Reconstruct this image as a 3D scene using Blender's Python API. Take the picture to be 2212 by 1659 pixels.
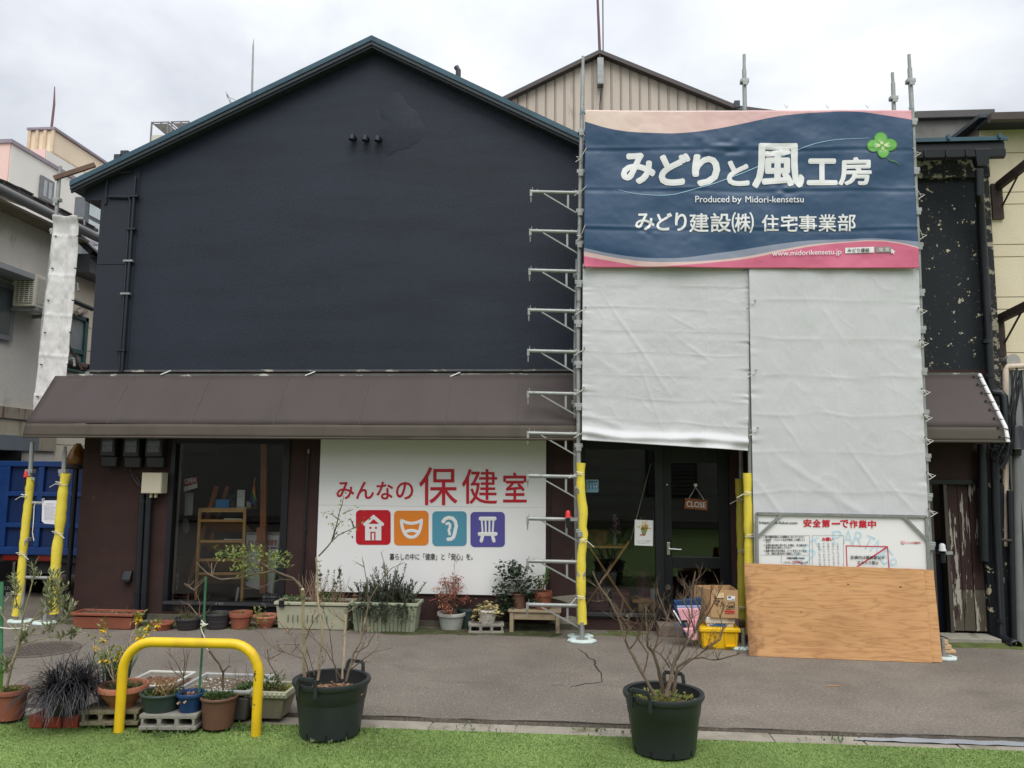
import bpy, bmesh, math, random
import numpy as np
from mathutils import Vector, Matrix
R_ = math.radians
for o in list(bpy.data.objects): bpy.data.objects.remove(o, do_unlink=True)
scene = bpy.context.scene
COL = scene.collection
# ------------------------------------------------------------------ camera
F, CX, CY = 1662.0, 1106.0, 829.5            # focal length / centre in units of a 2212 px wide frame
CAM = Vector((0, -8.9956, 1.75))
CROT = Matrix.Rotation(R_(4.57), 3, 'Z') @ Matrix.Rotation(R_(96.6), 3, 'X') @ Matrix.Rotation(R_(0.5), 3, 'Z')
cd = bpy.data.cameras.new('camera'); cam = bpy.data.objects.new('camera', cd); COL.objects.link(cam)
cam.matrix_world = Matrix.Translation(CAM) @ CROT.to_4x4()
cd.sensor_width = 36; cd.lens = 36 * F / 2212; cd.clip_start = .05; cd.clip_end = 600
scene.camera = cam
# ------------------------------------------------------------------ sky
world = bpy.data.worlds.new('World'); scene.world = world; world.use_nodes = True
wn, wl = world.node_tree.nodes, world.node_tree.links
wn.clear()
SUN_EL, SUN_AZ = 58, 166                      # degrees; azimuth measured from +Y clockwise: behind the camera, a little right
def nd(t, **k):
    n = wn.new(t)
    for a, b in k.items(): setattr(n, a, b)
    return n
sky = nd('ShaderNodeTexSky', sky_type='NISHITA', sun_disc=False)
sky.sun_elevation = R_(SUN_EL); sky.sun_rotation = R_(SUN_AZ)
tc = nd('ShaderNodeTexCoord'); mp = nd('ShaderNodeMapping'); mp.inputs['Scale'].default_value = (1.0, 1.0, 2.0)
nz = nd('ShaderNodeTexNoise'); nz.inputs['Scale'].default_value = 2.3; nz.inputs['Detail'].default_value = 7; nz.inputs['Roughness'].default_value = .52; nz.inputs['Distortion'].default_value = .25
cr = nd('ShaderNodeValToRGB')
e = cr.color_ramp.elements
e[0].position = .36; e[0].color = (.40, .42, .46, 1); e[1].position = .64; e[1].color = (.645, .655, .67, 1)
k = cr.color_ramp.elements.new(.5); k.color = (.52, .54, .57, 1)
sc_ = nd('ShaderNodeVectorMath', operation='SCALE'); sc_.inputs['Scale'].default_value = 10.0
mx = nd('ShaderNodeMixRGB'); mx.inputs[0].default_value = .94
bg = nd('ShaderNodeBackground'); bg.inputs['Strength'].default_value = .1
wo = nd('ShaderNodeOutputWorld')
wl.new(tc.outputs['Generated'], mp.inputs[0]); wl.new(mp.outputs[0], nz.inputs['Vector']); wl.new(nz.outputs['Fac'], cr.inputs[0])
sx = nd('ShaderNodeSeparateXYZ'); wl.new(tc.outputs['Generated'], sx.inputs[0])       # CIE-like overcast: brighter towards the zenith
zr_ = nd('ShaderNodeMapRange'); zr_.inputs[1].default_value = 0; zr_.inputs[2].default_value = 1; zr_.inputs[3].default_value = 7.6; zr_.inputs[4].default_value = 19.0; wl.new(sx.outputs['Z'], zr_.inputs[0]); wl.new(zr_.outputs[0], sc_.inputs['Scale'])
wl.new(cr.outputs[0], sc_.inputs[0]); wl.new(sky.outputs[0], mx.inputs[1]); wl.new(sc_.outputs[0], mx.inputs[2])
wl.new(mx.outputs[0], bg.inputs[0]); wl.new(bg.outputs[0], wo.inputs[0])
# ------------------------------------------------------------------ sun behind the clouds
sl = bpy.data.lights.new('sun', 'SUN'); sl.energy = 1.5; sl.angle = R_(45); sl.color = (1, .97, .93)
so = bpy.data.objects.new('sun', sl); COL.objects.link(so)
sd = Vector((math.sin(R_(SUN_AZ)) * math.cos(R_(SUN_EL)), math.cos(R_(SUN_AZ)) * math.cos(R_(SUN_EL)), math.sin(R_(SUN_EL))))
so.rotation_euler = sd.to_track_quat('Z', 'Y').to_euler()
# ------------------------------------------------------------------ exposure
vs = scene.view_settings
vs.view_transform = 'Standard'; vs.look = 'None'; vs.exposure = 0.50; vs.gamma = 1; vs.use_curve_mapping = False
scene.cycles.max_bounces = 8; scene.cycles.transparent_max_bounces = 12; scene.cycles.use_denoising = True
scene.cycles.caustics_reflective = False; scene.cycles.caustics_refractive = False

# ================================================================== helpers
rng = random.Random(7)
def ray(u, v): return CROT @ Vector(((u - CX) / F, -(v - CY) / F, -1))
def W(u, v, Y): d = ray(u, v); return CAM + d * ((Y - CAM.y) / d.y)      # photo point on a plane parallel to the facade
def WX(u, v, X): d = ray(u, v); return CAM + d * ((X - CAM.x) / d.x)     # ... on a plane square to it
def G(u, v, z=0.0): d = ray(u, v); return CAM + d * ((z - CAM.z) / d.z)  # ... on level ground
FWD = CROT @ Vector((0, 0, -1))
def mpp(P): return (P - CAM).dot(FWD) / F                                 # metres per unit at P
def rect(u0, v0, u1, v1, Y):
    a, b, c, d = W(u0, v0, Y), W(u1, v0, Y), W(u1, v1, Y), W(u0, v1, Y)
    return (a.x + d.x) / 2, (b.x + c.x) / 2, (c.z + d.z) / 2, (a.z + b.z) / 2     # x0, x1, z0, z1
def c(r, g, b, k=1.0):
    f = lambda x: ((x / 255 / 12.92) if x <= 10 else ((x / 255 + .055) / 1.055) ** 2.4) * k
    return (f(r), f(g), f(b), 1)
OFF = {}
def _off(p): return OFF.get(p.name, Vector((0, 0, 0))) if p else Vector((0, 0, 0))

class MB:
    def __init__(s): s.v = []; s.f = []
    def add(s, vs, fs):
        n = len(s.v); s.v += [tuple(x) for x in vs]; s.f += [tuple(i + n for i in f) for f in fs]; return s
    def box(s, x0, x1, y0, y1, z0, z1):
        x0, x1 = min(x0, x1), max(x0, x1); y0, y1 = min(y0, y1), max(y0, y1); z0, z1 = min(z0, z1), max(z0, z1)
        return s.add([(x0, y0, z0), (x1, y0, z0), (x1, y1, z0), (x0, y1, z0), (x0, y0, z1), (x1, y0, z1), (x1, y1, z1), (x0, y1, z1)],
                     [(0, 3, 2, 1), (4, 5, 6, 7), (0, 1, 5, 4), (1, 2, 6, 5), (2, 3, 7, 6), (3, 0, 4, 7)])
    def obox(s, ctr, size, rot):
        hx, hy, hz = size[0] / 2, size[1] / 2, size[2] / 2
        m = rot.to_3x3() if hasattr(rot, 'to_3x3') else rot
        P = [Vector(ctr) + m @ Vector((a * hx, b * hy, d * hz)) for d in (-1, 1) for a, b in ((-1, -1), (1, -1), (1, 1), (-1, 1))]
        return s.add(P, [(0, 3, 2, 1), (4, 5, 6, 7), (0, 1, 5, 4), (1, 2, 6, 5), (2, 3, 7, 6), (3, 0, 4, 7)])
    def bar(s, p0, p1, w, h, up=(0, 0, 1)):
        p0, p1 = Vector(p0), Vector(p1); d = (p1 - p0).normalized(); up = Vector(up)
        if abs(d.dot(up)) > .98: up = Vector((0, 1, 0))
        a = d.cross(up).normalized() * w / 2; b = a.cross(d).normalized() * h / 2
        P = [q + i * a + j * b for q in (p0, p1) for i, j in ((-1, -1), (1, -1), (1, 1), (-1, 1))]
        return s.add(P, [(3, 2, 1, 0), (4, 5, 6, 7), (0, 1, 5, 4), (1, 2, 6, 5), (2, 3, 7, 6), (3, 0, 4, 7)])
    def tube(s, pts, r, n=8, cap=True, flat=None):
        pts = [Vector(p) for p in pts]; m = len(pts)
        if m < 2: return s
        rr = list(r) if hasattr(r, '__len__') else [r] * m
        prev = None; vs = []; fs = []
        for i, p in enumerate(pts):
            d = (pts[min(i + 1, m - 1)] - pts[max(i - 1, 0)])
            d = d.normalized() if d.length > 1e-9 else Vector((0, 0, 1))
            if prev is None:
                a = d.cross(Vector((0, 0, 1)) if abs(d.z) < .9 else Vector((1, 0, 0))).normalized()
            else:
                a = prev - d * prev.dot(d)
                a = a.normalized() if a.length > 1e-6 else d.orthogonal().normalized()
            prev = a; b = d.cross(a)
            for k_ in range(n):
                t = 2 * math.pi * k_ / n; q = (a * math.cos(t) + b * math.sin(t)) * rr[i]
                if flat: q.y *= flat
                vs.append(p + q)
        for i in range(m - 1):
            for k_ in range(n):
                fs.append((i * n + k_, i * n + (k_ + 1) % n, (i + 1) * n + (k_ + 1) % n, (i + 1) * n + k_))
        if cap: fs += [tuple(reversed(range(n))), tuple((m - 1) * n + k_ for k_ in range(n))]
        return s.add(vs, fs)
    def cyl(s, p0, p1, r0, r1=None, n=16): return s.tube([p0, p1], [r0, r0 if r1 is None else r1], n)
    def lathe(s, ctr, prof, n=28, sx=1, sy=1, wob=None):
        vs = []; fs = []; m = len(prof)
        for r, z in prof:
            for k_ in range(n):
                t = 2 * math.pi * k_ / n; q = r * (1 + (wob(t, z) if wob else 0))
                vs.append((ctr[0] + q * math.cos(t) * sx, ctr[1] + q * math.sin(t) * sy, ctr[2] + z))
        for i in range(m - 1):
            for k_ in range(n): fs.append((i * n + k_, i * n + (k_ + 1) % n, (i + 1) * n + (k_ + 1) % n, (i + 1) * n + k_))
        if prof[0][0] > 1e-5: fs.append(tuple(reversed(range(n))))
        if prof[-1][0] > 1e-5: fs.append(tuple((m - 1) * n + k_ for k_ in range(n)))
        return s.add(vs, fs)
    def prism(s, poly, y0, y1):           # poly of (x,z)
        n = len(poly); vs = [(x, y0, z) for x, z in poly] + [(x, y1, z) for x, z in poly]
        return s.add(vs, [tuple(range(n)), tuple(reversed(range(n, 2 * n)))] + [(i, i + n, (i + 1) % n + n, (i + 1) % n) for i in range(n)])
    def prismx(s, poly, x0, x1):          # poly of (y,z)
        n = len(poly); vs = [(x0, y, z) for y, z in poly] + [(x1, y, z) for y, z in poly]
        return s.add(vs, [tuple(range(n)), tuple(reversed(range(n, 2 * n)))] + [(i, i + n, (i + 1) % n + n, (i + 1) % n) for i in range(n)])
    def slab(s, P, ext):                  # polygon in space, extruded by a vector
        n = len(P); P = [Vector(p) for p in P]; e_ = Vector(ext)
        return s.add(P + [p + e_ for p in P], [tuple(range(n)), tuple(reversed(range(n, 2 * n)))] + [(i, i + n, (i + 1) % n + n, (i + 1) % n) for i in range(n)])
    def taper(s, x0, x1, y0, y1, z0, z1, ins):      # box narrower at the bottom
        P = [(x0 + ins, y0 + ins, z0), (x1 - ins, y0 + ins, z0), (x1 - ins, y1 - ins, z0), (x0 + ins, y1 - ins, z0), (x0, y0, z1), (x1, y0, z1), (x1, y1, z1), (x0, y1, z1)]
        return s.add(P, [(0, 3, 2, 1), (4, 5, 6, 7), (0, 1, 5, 4), (1, 2, 6, 5), (2, 3, 7, 6), (3, 0, 4, 7)])
    def leaf(s, p, d, l, w, r=rng, droop=0.0):
        d = Vector(d).normalized(); a = d.cross(Vector((r.uniform(-.5, .5), r.uniform(-.5, .5), 1)))
        a = a.normalized() if a.length > 1e-5 else Vector((1, 0, 0)); nrm = a.cross(d)
        m_ = Vector(p) + d * l * .45 + nrm * l * .06; tip = Vector(p) + d * l - Vector((0, 0, droop * l)) 
        return s.add([p, m_ + a * w / 2, tip, m_ - a * w / 2], [(0, 1, 2), (0, 2, 3)])
    def blade(s, pts, w):
        n = len(pts); pts = [Vector(p) for p in pts]; d = pts[-1] - pts[0]; a = d.cross(Vector((0, 0, 1)))
        a = a.normalized() if a.length > 1e-5 else Vector((1, 0, 0)); vs = []
        for i, p in enumerate(pts):
            ww = w * (1 - (i / (n - 1)) ** 2 * .9) / 2; vs += [p + a * ww, p - a * ww]
        return s.add(vs, [(2 * i, 2 * i + 1, 2 * i + 3, 2 * i + 2) for i in range(n - 1)])
    def build(s, name, mat=None, parent=None, smooth=False, bev=0, local=False, recalc=True, seg=2):
        off = Vector((0, 0, 0)) if local else _off(parent)
        me = bpy.data.meshes.new(name)
        V = np.array(s.v, dtype=np.float64).reshape(-1, 3) - np.array(off)
        me.from_pydata(V.tolist(), [], s.f)
        if recalc and len(s.f) < 60000:
            bm = bmesh.new(); bm.from_mesh(me); bmesh.ops.recalc_face_normals(bm, faces=bm.faces); bm.to_mesh(me); bm.free()
        return finish(name, me, mat, parent, smooth, bev, off, seg)
def finish(name, me, mat, parent, smooth=False, bev=0, off=None, seg=2):
    if mat: me.materials.append(mat)
    if smooth:
        me.polygons.foreach_set('use_smooth', [True] * len(me.polygons)); me.set_sharp_from_angle(angle=R_(40))
    o = bpy.data.objects.new(name, me); COL.objects.link(o); o.parent = parent
    OFF[o.name] = Vector(off) if off is not None else _off(parent)
    if bev:
        b = o.modifiers.new('bevel', 'BEVEL'); b.width = bev; b.segments = seg; b.limit_method = 'ANGLE'; b.angle_limit = R_(40)
    return o
def tag(o, label, cat, group=None, kind=None):
    o['label'] = label; o['category'] = cat
    if group: o['group'] = group
    if kind: o['kind'] = kind
    return o
def thing(name, label, cat, loc, group=None):
    o = bpy.data.objects.new(name, None); o.empty_display_size = .1; COL.objects.link(o); o.location = loc
    OFF[o.name] = Vector(loc); return tag(o, label, cat, group)
def struct(o): o['kind'] = 'structure'; return o
def stuff(o): o['kind'] = 'stuff'; return o
def copy_thing(root, delta, label, group=None):
    def cp(o, par):
        n = o.copy(); COL.objects.link(n); n.parent = par
        for ch in o.children: cp(ch, n)
        return n
    n = cp(root, None); n.location = root.location + Vector(delta); n['label'] = label
    if group: n['group'] = group
    return n
# ------------------------------------------------------------------ materials
def newmat(name):
    m = bpy.data.materials.new(name); m.use_nodes = True; nt = m.node_tree
    return m, nt, nt.nodes['Principled BSDF']
def N_(nt, t, **k):
    n = nt.nodes.new(t)
    for a, b in k.items():
        if a in n.inputs: n.inputs[a].default_value = b
        else: setattr(n, a, b)
    return n
def pm(name, col, rough=.6, var=.12, scale=6., bump=0., bscale=80., metal=0., spots=None, stretch=None, spec=.5, det=6, bdist=.01, coord='Object', trans=0., spots2=None, rvar=0.):
    m, nt, p = newmat(name); L = nt.links.new
    t = N_(nt, 'ShaderNodeTexCoord'); mpn = N_(nt, 'ShaderNodeMapping'); L(t.outputs[coord], mpn.inputs[0])
    if stretch: mpn.inputs['Scale'].default_value = stretch
    n = N_(nt, 'ShaderNodeTexNoise', Scale=scale, Detail=det, Roughness=.6); L(mpn.outputs[0], n.inputs['Vector'])
    mr = N_(nt, 'ShaderNodeMapRange'); mr.inputs[1].default_value = .3; mr.inputs[2].default_value = .7; L(n.outputs['Fac'], mr.inputs[0])
    mixn = N_(nt, 'ShaderNodeMixRGB'); L(mr.outputs[0], mixn.inputs[0])
    mixn.inputs[1].default_value = tuple(x * (1 - var) for x in col[:3]) + (1,)
    mixn.inputs[2].default_value = tuple(min(1, x * (1 + var)) for x in col[:3]) + (1,)
    out = mixn.outputs[0]
    for sp in (spots, spots2):
        if not sp: continue
        colr, ssc, th, soft = sp[:4]
        mp2 = N_(nt, 'ShaderNodeMapping'); L(t.outputs[coord], mp2.inputs[0])
        if len(sp) > 4: mp2.inputs['Scale'].default_value = sp[4]
        n2 = N_(nt, 'ShaderNodeTexNoise', Scale=ssc, Detail=5, Roughness=.62); L(mp2.outputs[0], n2.inputs['Vector'])
        m2 = N_(nt, 'ShaderNodeMapRange'); m2.inputs[1].default_value = th; m2.inputs[2].default_value = th + soft; L(n2.outputs['Fac'], m2.inputs[0])
        fac = m2.outputs[0]
        if len(sp) > 5:
            mm = N_(nt, 'ShaderNodeMath', operation='MULTIPLY'); mm.inputs[1].default_value = sp[5]; L(fac, mm.inputs[0]); fac = mm.outputs[0]
        mx2 = N_(nt, 'ShaderNodeMixRGB'); L(fac, mx2.inputs[0]); L(out, mx2.inputs[1]); mx2.inputs[2].default_value = colr
        out = mx2.outputs[0]
    L(out, p.inputs['Base Color'])
    p.inputs['Roughness'].default_value = rough; p.inputs['Metallic'].default_value = metal; p.inputs['Specular IOR Level'].default_value = spec
    if rvar:
        rr = N_(nt, 'ShaderNodeMapRange'); rr.inputs[3].default_value = rough - rvar; rr.inputs[4].default_value = rough + rvar; L(mr.outputs[0], rr.inputs[0]); L(rr.outputs[0], p.inputs['Roughness'])
    if bump:
        nb = N_(nt, 'ShaderNodeTexNoise', Scale=bscale, Detail=4); L(mpn.outputs[0], nb.inputs['Vector'])
        b = N_(nt, 'ShaderNodeBump', Strength=bump, Distance=bdist); L(nb.outputs['Fac'], b.inputs['Height']); L(b.outputs[0], p.inputs['Normal'])
    if trans:
        o = nt.nodes['Material Output']; tr = N_(nt, 'ShaderNodeBsdfTranslucent'); L(out, tr.inputs[0]); ms = N_(nt, 'ShaderNodeMixShader'); ms.inputs[0].default_value = trans
        L(p.outputs[0], ms.inputs[1]); L(tr.outputs[0], ms.inputs[2]); L(ms.outputs[0], o.inputs[0])
    return m
def glassmat(name, tint=(.93, .95, .945, 1), ior=1.5):
    m = bpy.data.materials.new(name); m.use_nodes = True; nt = m.node_tree; nt.nodes.clear(); L = nt.links.new
    tr = N_(nt, 'ShaderNodeBsdfTransparent', Color=tint); gl = N_(nt, 'ShaderNodeBsdfGlossy', Roughness=.015); fr = N_(nt, 'ShaderNodeFresnel', IOR=ior)
    tcn = N_(nt, 'ShaderNodeTexCoord'); nb = N_(nt, 'ShaderNodeTexNoise', Scale=1.6, Detail=1); L(tcn.outputs['Object'], nb.inputs['Vector'])
    b = N_(nt, 'ShaderNodeBump', Strength=.03, Distance=.02); L(nb.outputs['Fac'], b.inputs['Height']); L(b.outputs[0], gl.inputs['Normal'])
    mu = N_(nt, 'ShaderNodeMath', operation='MULTIPLY'); mu.inputs[1].default_value = 1.05; L(fr.outputs[0], mu.inputs[0])
    ms = N_(nt, 'ShaderNodeMixShader'); o = N_(nt, 'ShaderNodeOutputMaterial')
    L(mu.outputs[0], ms.inputs[0]); L(tr.outputs[0], ms.inputs[1]); L(gl.outputs[0], ms.inputs[2]); L(ms.outputs[0], o.inputs[0])
    return m
_mc = {}
def flat(col, rough=.6, name=None, **k):
    key = (tuple(round(x, 4) for x in col), rough, tuple(sorted(k.items(), key=str)).__str__())
    if key not in _mc: _mc[key] = pm(name or 'paint', col, rough, **{'var': .06, **k})
    return _mc[key]
# ------------------------------------------------------------------ noise on arrays
def vn(x, y, seed=0):
    xi = np.floor(x).astype(np.int64); yi = np.floor(y).astype(np.int64); fx = x - xi; fy = y - yi
    fx = fx * fx * (3 - 2 * fx); fy = fy * fy * (3 - 2 * fy)
    def h(a, b):
        q = (a * 374761393 + b * 668265263 + seed * 974634777) & 0xffffffff
        q = ((q ^ (q >> 13)) * 1274126177) & 0xffffffff
        return ((q ^ (q >> 16)) & 0xffff) / 65535.0 * 2 - 1
    return (h(xi, yi) * (1 - fx) + h(xi + 1, yi) * fx) * (1 - fy) + (h(xi, yi + 1) * (1 - fx) + h(xi + 1, yi + 1) * fx) * fy
def fbm(x, y, seed=0, o=4):
    r = 0; a = 1
    for i in range(o): r = r + a * vn(x * 2 ** i, y * 2 ** i, seed + i * 17); a *= .5
    return r
# ------------------------------------------------------------------ lettering
_tx = {}
def glyphs(body, cuts=0.):
    k = (body, cuts)
    if k not in _tx:
        cu = bpy.data.curves.new('t', 'FONT'); cu.body = body; cu.resolution_u = 3
        ob = bpy.data.objects.new('t', cu); COL.objects.link(ob)
        me = bpy.data.meshes.new_from_object(ob.evaluated_get(bpy.context.evaluated_depsgraph_get()))
        if cuts:
            bm = bmesh.new(); bm.from_mesh(me); bmesh.ops.remove_doubles(bm, verts=bm.verts, dist=1e-6)
            for _ in range(3):
                ed = [q for q in bm.edges if q.calc_length() > cuts]
                if not ed: break
                bmesh.ops.subdivide_edges(bm, edges=ed, cuts=1); bmesh.ops.triangulate(bm, faces=[f for f in bm.faces if len(f.verts) > 3])
            bm.to_mesh(me); bm.free()
        V = np.array([v.co[:2] for v in me.vertices]); Fc = [tuple(p.vertices) for p in me.polygons]
        lo, hi = V.min(0), V.max(0); V = (V - lo) / np.maximum(hi - lo, 1e-6)
        _tx[k] = (V, Fc, (hi - lo)[0] / max((hi - lo)[1], 1e-6)); bpy.data.objects.remove(ob); bpy.data.curves.remove(cu); bpy.data.meshes.remove(me)
    return _tx[k]
def lettering(items, surf, mat, parent, name='lettering', cuts=0):
    """items: (text, u0, v0, u1, v1[, bold[, slant]]) -> one mesh each, lying on surf(u, v, lift); bold = stroke growth as a share of the height"""
    for it in items:
        body, u0, v0, u1, v1 = it[:5]; b = (it[5] if len(it) > 5 else 0.) * (v1 - v0) * 1.25; sl_ = it[6] if len(it) > 6 else 0.
        V, Fc, asp = glyphs(body, .16 if cuts else 0.); mb = MB(); na = 8 if b else 0
        U0, U1, V0, V1 = u0 + b, u1 - b, v0 + b, v1 - b
        for k_ in range(na + 1):
            du, dv = (b * math.cos(k_ * 2 * math.pi / 8), b * math.sin(k_ * 2 * math.pi / 8)) if k_ < na else (0, 0)
            u = U0 + V[:, 0] * (U1 - U0) + du; v = V1 - V[:, 1] * (V1 - V0) + sl_ * V[:, 0] + dv
            mb.add([surf(a_, b_) - Vector((0, .00025 * k_, 0)) for a_, b_ in zip(u, v)], Fc)
        mb.build(name, mat, parent, recalc=False)
def on(Y): return lambda u, v: W(u, v, Y)
def upoly(pts, Y, mb, th=.002):              # polygon given in photo units on a facade-parallel plane
    mb.slab([W(u, v, Y) for u, v in pts], (0, th, 0))
def rrect(u0, v0, u1, v1, r, n=5):
    P = []
    for cx_, cy_, a0 in ((u1 - r, v0 + r, -90), (u1 - r, v1 - r, 0), (u0 + r, v1 - r, 90), (u0 + r, v0 + r, 180)):
        for i in range(n + 1):
            a = R_(a0 + 90 * i / n); P.append((cx_ + r * math.cos(a), cy_ + r * math.sin(a)))
    return P
# ================================================================== materials used widely
def asphalt_mat():
    m, nt, p = newmat('asphalt'); L = nt.links.new
    t = N_(nt, 'ShaderNodeTexCoord')
    n1 = N_(nt, 'ShaderNodeTexNoise', Scale=.9, Detail=6, Roughness=.65); L(t.outputs['Object'], n1.inputs['Vector'])
    r1 = N_(nt, 'ShaderNodeValToRGB'); L(n1.outputs['Fac'], r1.inputs[0])
    r1.color_ramp.elements[0].position = .32; r1.color_ramp.elements[0].color = (.132, .114, .094, 1)
    r1.color_ramp.elements[1].position = .7; r1.color_ramp.elements[1].color = (.215, .187, .155, 1)
    n2 = N_(nt, 'ShaderNodeTexNoise', Scale=46, Detail=5, Roughness=.78); L(t.outputs['Object'], n2.inputs['Vector'])
    mr = N_(nt, 'ShaderNodeMapRange'); mr.inputs[1].default_value = .3; mr.inputs[2].default_value = .7; mr.inputs[3].default_value = .48; mr.inputs[4].default_value = 1.52; L(n2.outputs['Fac'], mr.inputs[0])
    mu = N_(nt, 'ShaderNodeMixRGB', blend_type='MULTIPLY'); mu.inputs[0].default_value = 1; L(r1.outputs[0], mu.inputs[1]); L(mr.outputs[0], mu.inputs[2])
    vo = N_(nt, 'ShaderNodeTexVoronoi', Scale=42); L(t.outputs['Object'], vo.inputs['Vector'])
    lt = N_(nt, 'ShaderNodeMath', operation='LESS_THAN'); lt.inputs[1].default_value = .22; L(vo.outputs['Distance'], lt.inputs[0])
    sep = N_(nt, 'ShaderNodeSeparateColor'); L(vo.outputs['Color'], sep.inputs[0])
    gt = N_(nt, 'ShaderNodeMath', operation='GREATER_THAN'); gt.inputs[1].default_value = .9; L(sep.outputs[0], gt.inputs[0])
    ml = N_(nt, 'ShaderNodeMath', operation='MULTIPLY'); L(lt.outputs[0], ml.inputs[0]); L(gt.outputs[0], ml.inputs[1])
    mx_ = N_(nt, 'ShaderNodeMixRGB'); L(ml.outputs[0], mx_.inputs[0]); L(mu.outputs[0], mx_.inputs[1]); mx_.inputs[2].default_value = (.36, .34, .31, 1)
    # damp mossy stains near the wall foot
    n3 = N_(nt, 'ShaderNodeTexNoise', Scale=1.7, Detail=5, Roughness=.6); L(t.outputs['Object'], n3.inputs['Vector'])
    m3 = N_(nt, 'ShaderNodeMapRange'); m3.inputs[1].default_value = .56; m3.inputs[2].default_value = .72; m3.inputs[4].default_value = .55; L(n3.outputs['Fac'], m3.inputs[0])
    mx3 = N_(nt, 'ShaderNodeMixRGB'); L(m3.outputs[0], mx3.inputs[0]); L(mx_.outputs[0], mx3.inputs[1]); mx3.inputs[2].default_value = (.10, .087, .073, 1)
    L(mx3.outputs[0], p.inputs['Base Color']); p.inputs['Roughness'].default_value = .85
    b = N_(nt, 'ShaderNodeBump', Strength=.55, Distance=.006); L(n2.outputs['Fac'], b.inputs['Height']); L(b.outputs[0], p.inputs['Normal'])
    return m
M_ASPH = asphalt_mat()
M_NAVY = pm('navy_render', c(35, 42, 55), .6, .16, 1.1, bump=.5, bscale=95, bdist=.01, spots=(c(84, 92, 103), 30, .68, .05, (1, 1, 1), .5), spots2=(c(28, 35, 46), 2.6, .44, .22, (.22, 1, 1.5), .8), spec=.35, stretch=(.8, 1, 1.5))
M_NAVY2 = pm('navy_board', c(34, 40, 50), .55, .1, 1.5, bump=.2, bscale=40, spec=.4)
M_MAROON = pm('maroon_render', c(64, 46, 43), .8, .18, 2.0, bump=.5, bscale=70, spots=(c(98, 78, 72), 9, .64, .1, (1, 1, 1), .5), spots2=(c(48, 37, 36), 1.1, .5, .25), spec=.3)
M_BLACK = pm('black_frame', c(24, 27, 32), .38, .15, 4, bump=.06, bscale=50, spec=.5)
M_TEAL = pm('teal_metal', c(54, 84, 97), .45, .2, 3, spots=(c(44, 62, 70), 5, .55, .15), metal=.2)
M_ROOF = pm('roof_metal', c(52, 60, 66), .5, .15, 2)
M_SOFFIT = pm('soffit', c(48, 53, 60), .7, .12, 3)
M_AWN = pm('awning_canvas', c(75, 66, 65), .62, .07, 1.2, bump=.1, bscale=60, spots=(c(70, 62, 61), 1.4, .5, .25, (2.5, 1, .5)), spec=.3)
M_AWN2 = pm('awning_valance', c(84, 77, 69), .7, .08, 1.6, bump=.12, bscale=240, spots=(c(72, 66, 55), 3, .5, .25, (1, 1, .25)), spec=.25)
M_WHITE = pm('white_paint', c(232, 233, 232), .45, .03, 2)
M_SIGNW = pm('sign_white', c(240, 240, 239), .38, .02, .8, spots=(c(205, 205, 200), 3.2, .64, .2, (1, 1, 1), .5), spec=.4)
M_GALV = pm('galvanised', c(150, 153, 152), .5, .16, 9, bump=.1, bscale=40, metal=.45, spots=(c(105, 104, 100), 14, .6, .12))
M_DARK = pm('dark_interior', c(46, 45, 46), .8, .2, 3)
M_STEELB = pm('black_pipe', c(29, 33, 38), .4, .12, 5, spots=(c(70, 72, 72), 10, .66, .1))
M_RUST = pm('rusty_steel', c(58, 44, 40), .75, .25, 9, spots=(c(110, 62, 42), 7, .6, .12), bump=.3, bscale=50)
M_CONC = pm('concrete', c(150, 146, 134), .9, .16, 6, bump=.5, bscale=90, spots=(c(96, 98, 74), 5, .58, .15))
M_GLASS = glassmat('window_glass')
M_ROPE = pm('white_rope', c(228, 228, 218), .7, .06, 20)
M_CREAM = pm('cream_siding', c(222, 209, 182), .7, .06, 1.4, bump=.35, bscale=45, spots=(c(176, 150, 112), 1.6, .62, .2, (3, 3, .5), .7), spec=.3)
def peel(name, base, under, sc, th, soft=.012, st=(1, 1, 1), rough=.75, s2=None):
    return pm(name, base, rough, .14, 2, bump=.4, bscale=60, spots=(under, sc, th, soft, st), spots2=s2, spec=.3)
M_PEEL = peel('peeling_black', c(36, 40, 45), c(208, 198, 172), 11, .625, .012, s2=(c(120, 118, 108), 24, .64, .03, (1, 1, 1), .6))
M_PEEL2 = peel('peeling_black_heavy', c(42, 43, 45), c(160, 152, 136), 10, .53, .03, s2=(c(90, 86, 78), 25, .55, .1, (1, 1, 1), .7))
M_DOORP = peel('peeling_maroon_door', c(62, 45, 44), c(172, 167, 156), 5.2, .575, .02, (4.2, 4.2, .5))
M_DOORW = peel('weathered_door_foot', c(92, 86, 74), c(176, 172, 160), 5.2, .53, .05, (4.2, 4.2, .6), s2=(c(64, 46, 44), 4, .58, .05, (3, 3, .6)))

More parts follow.
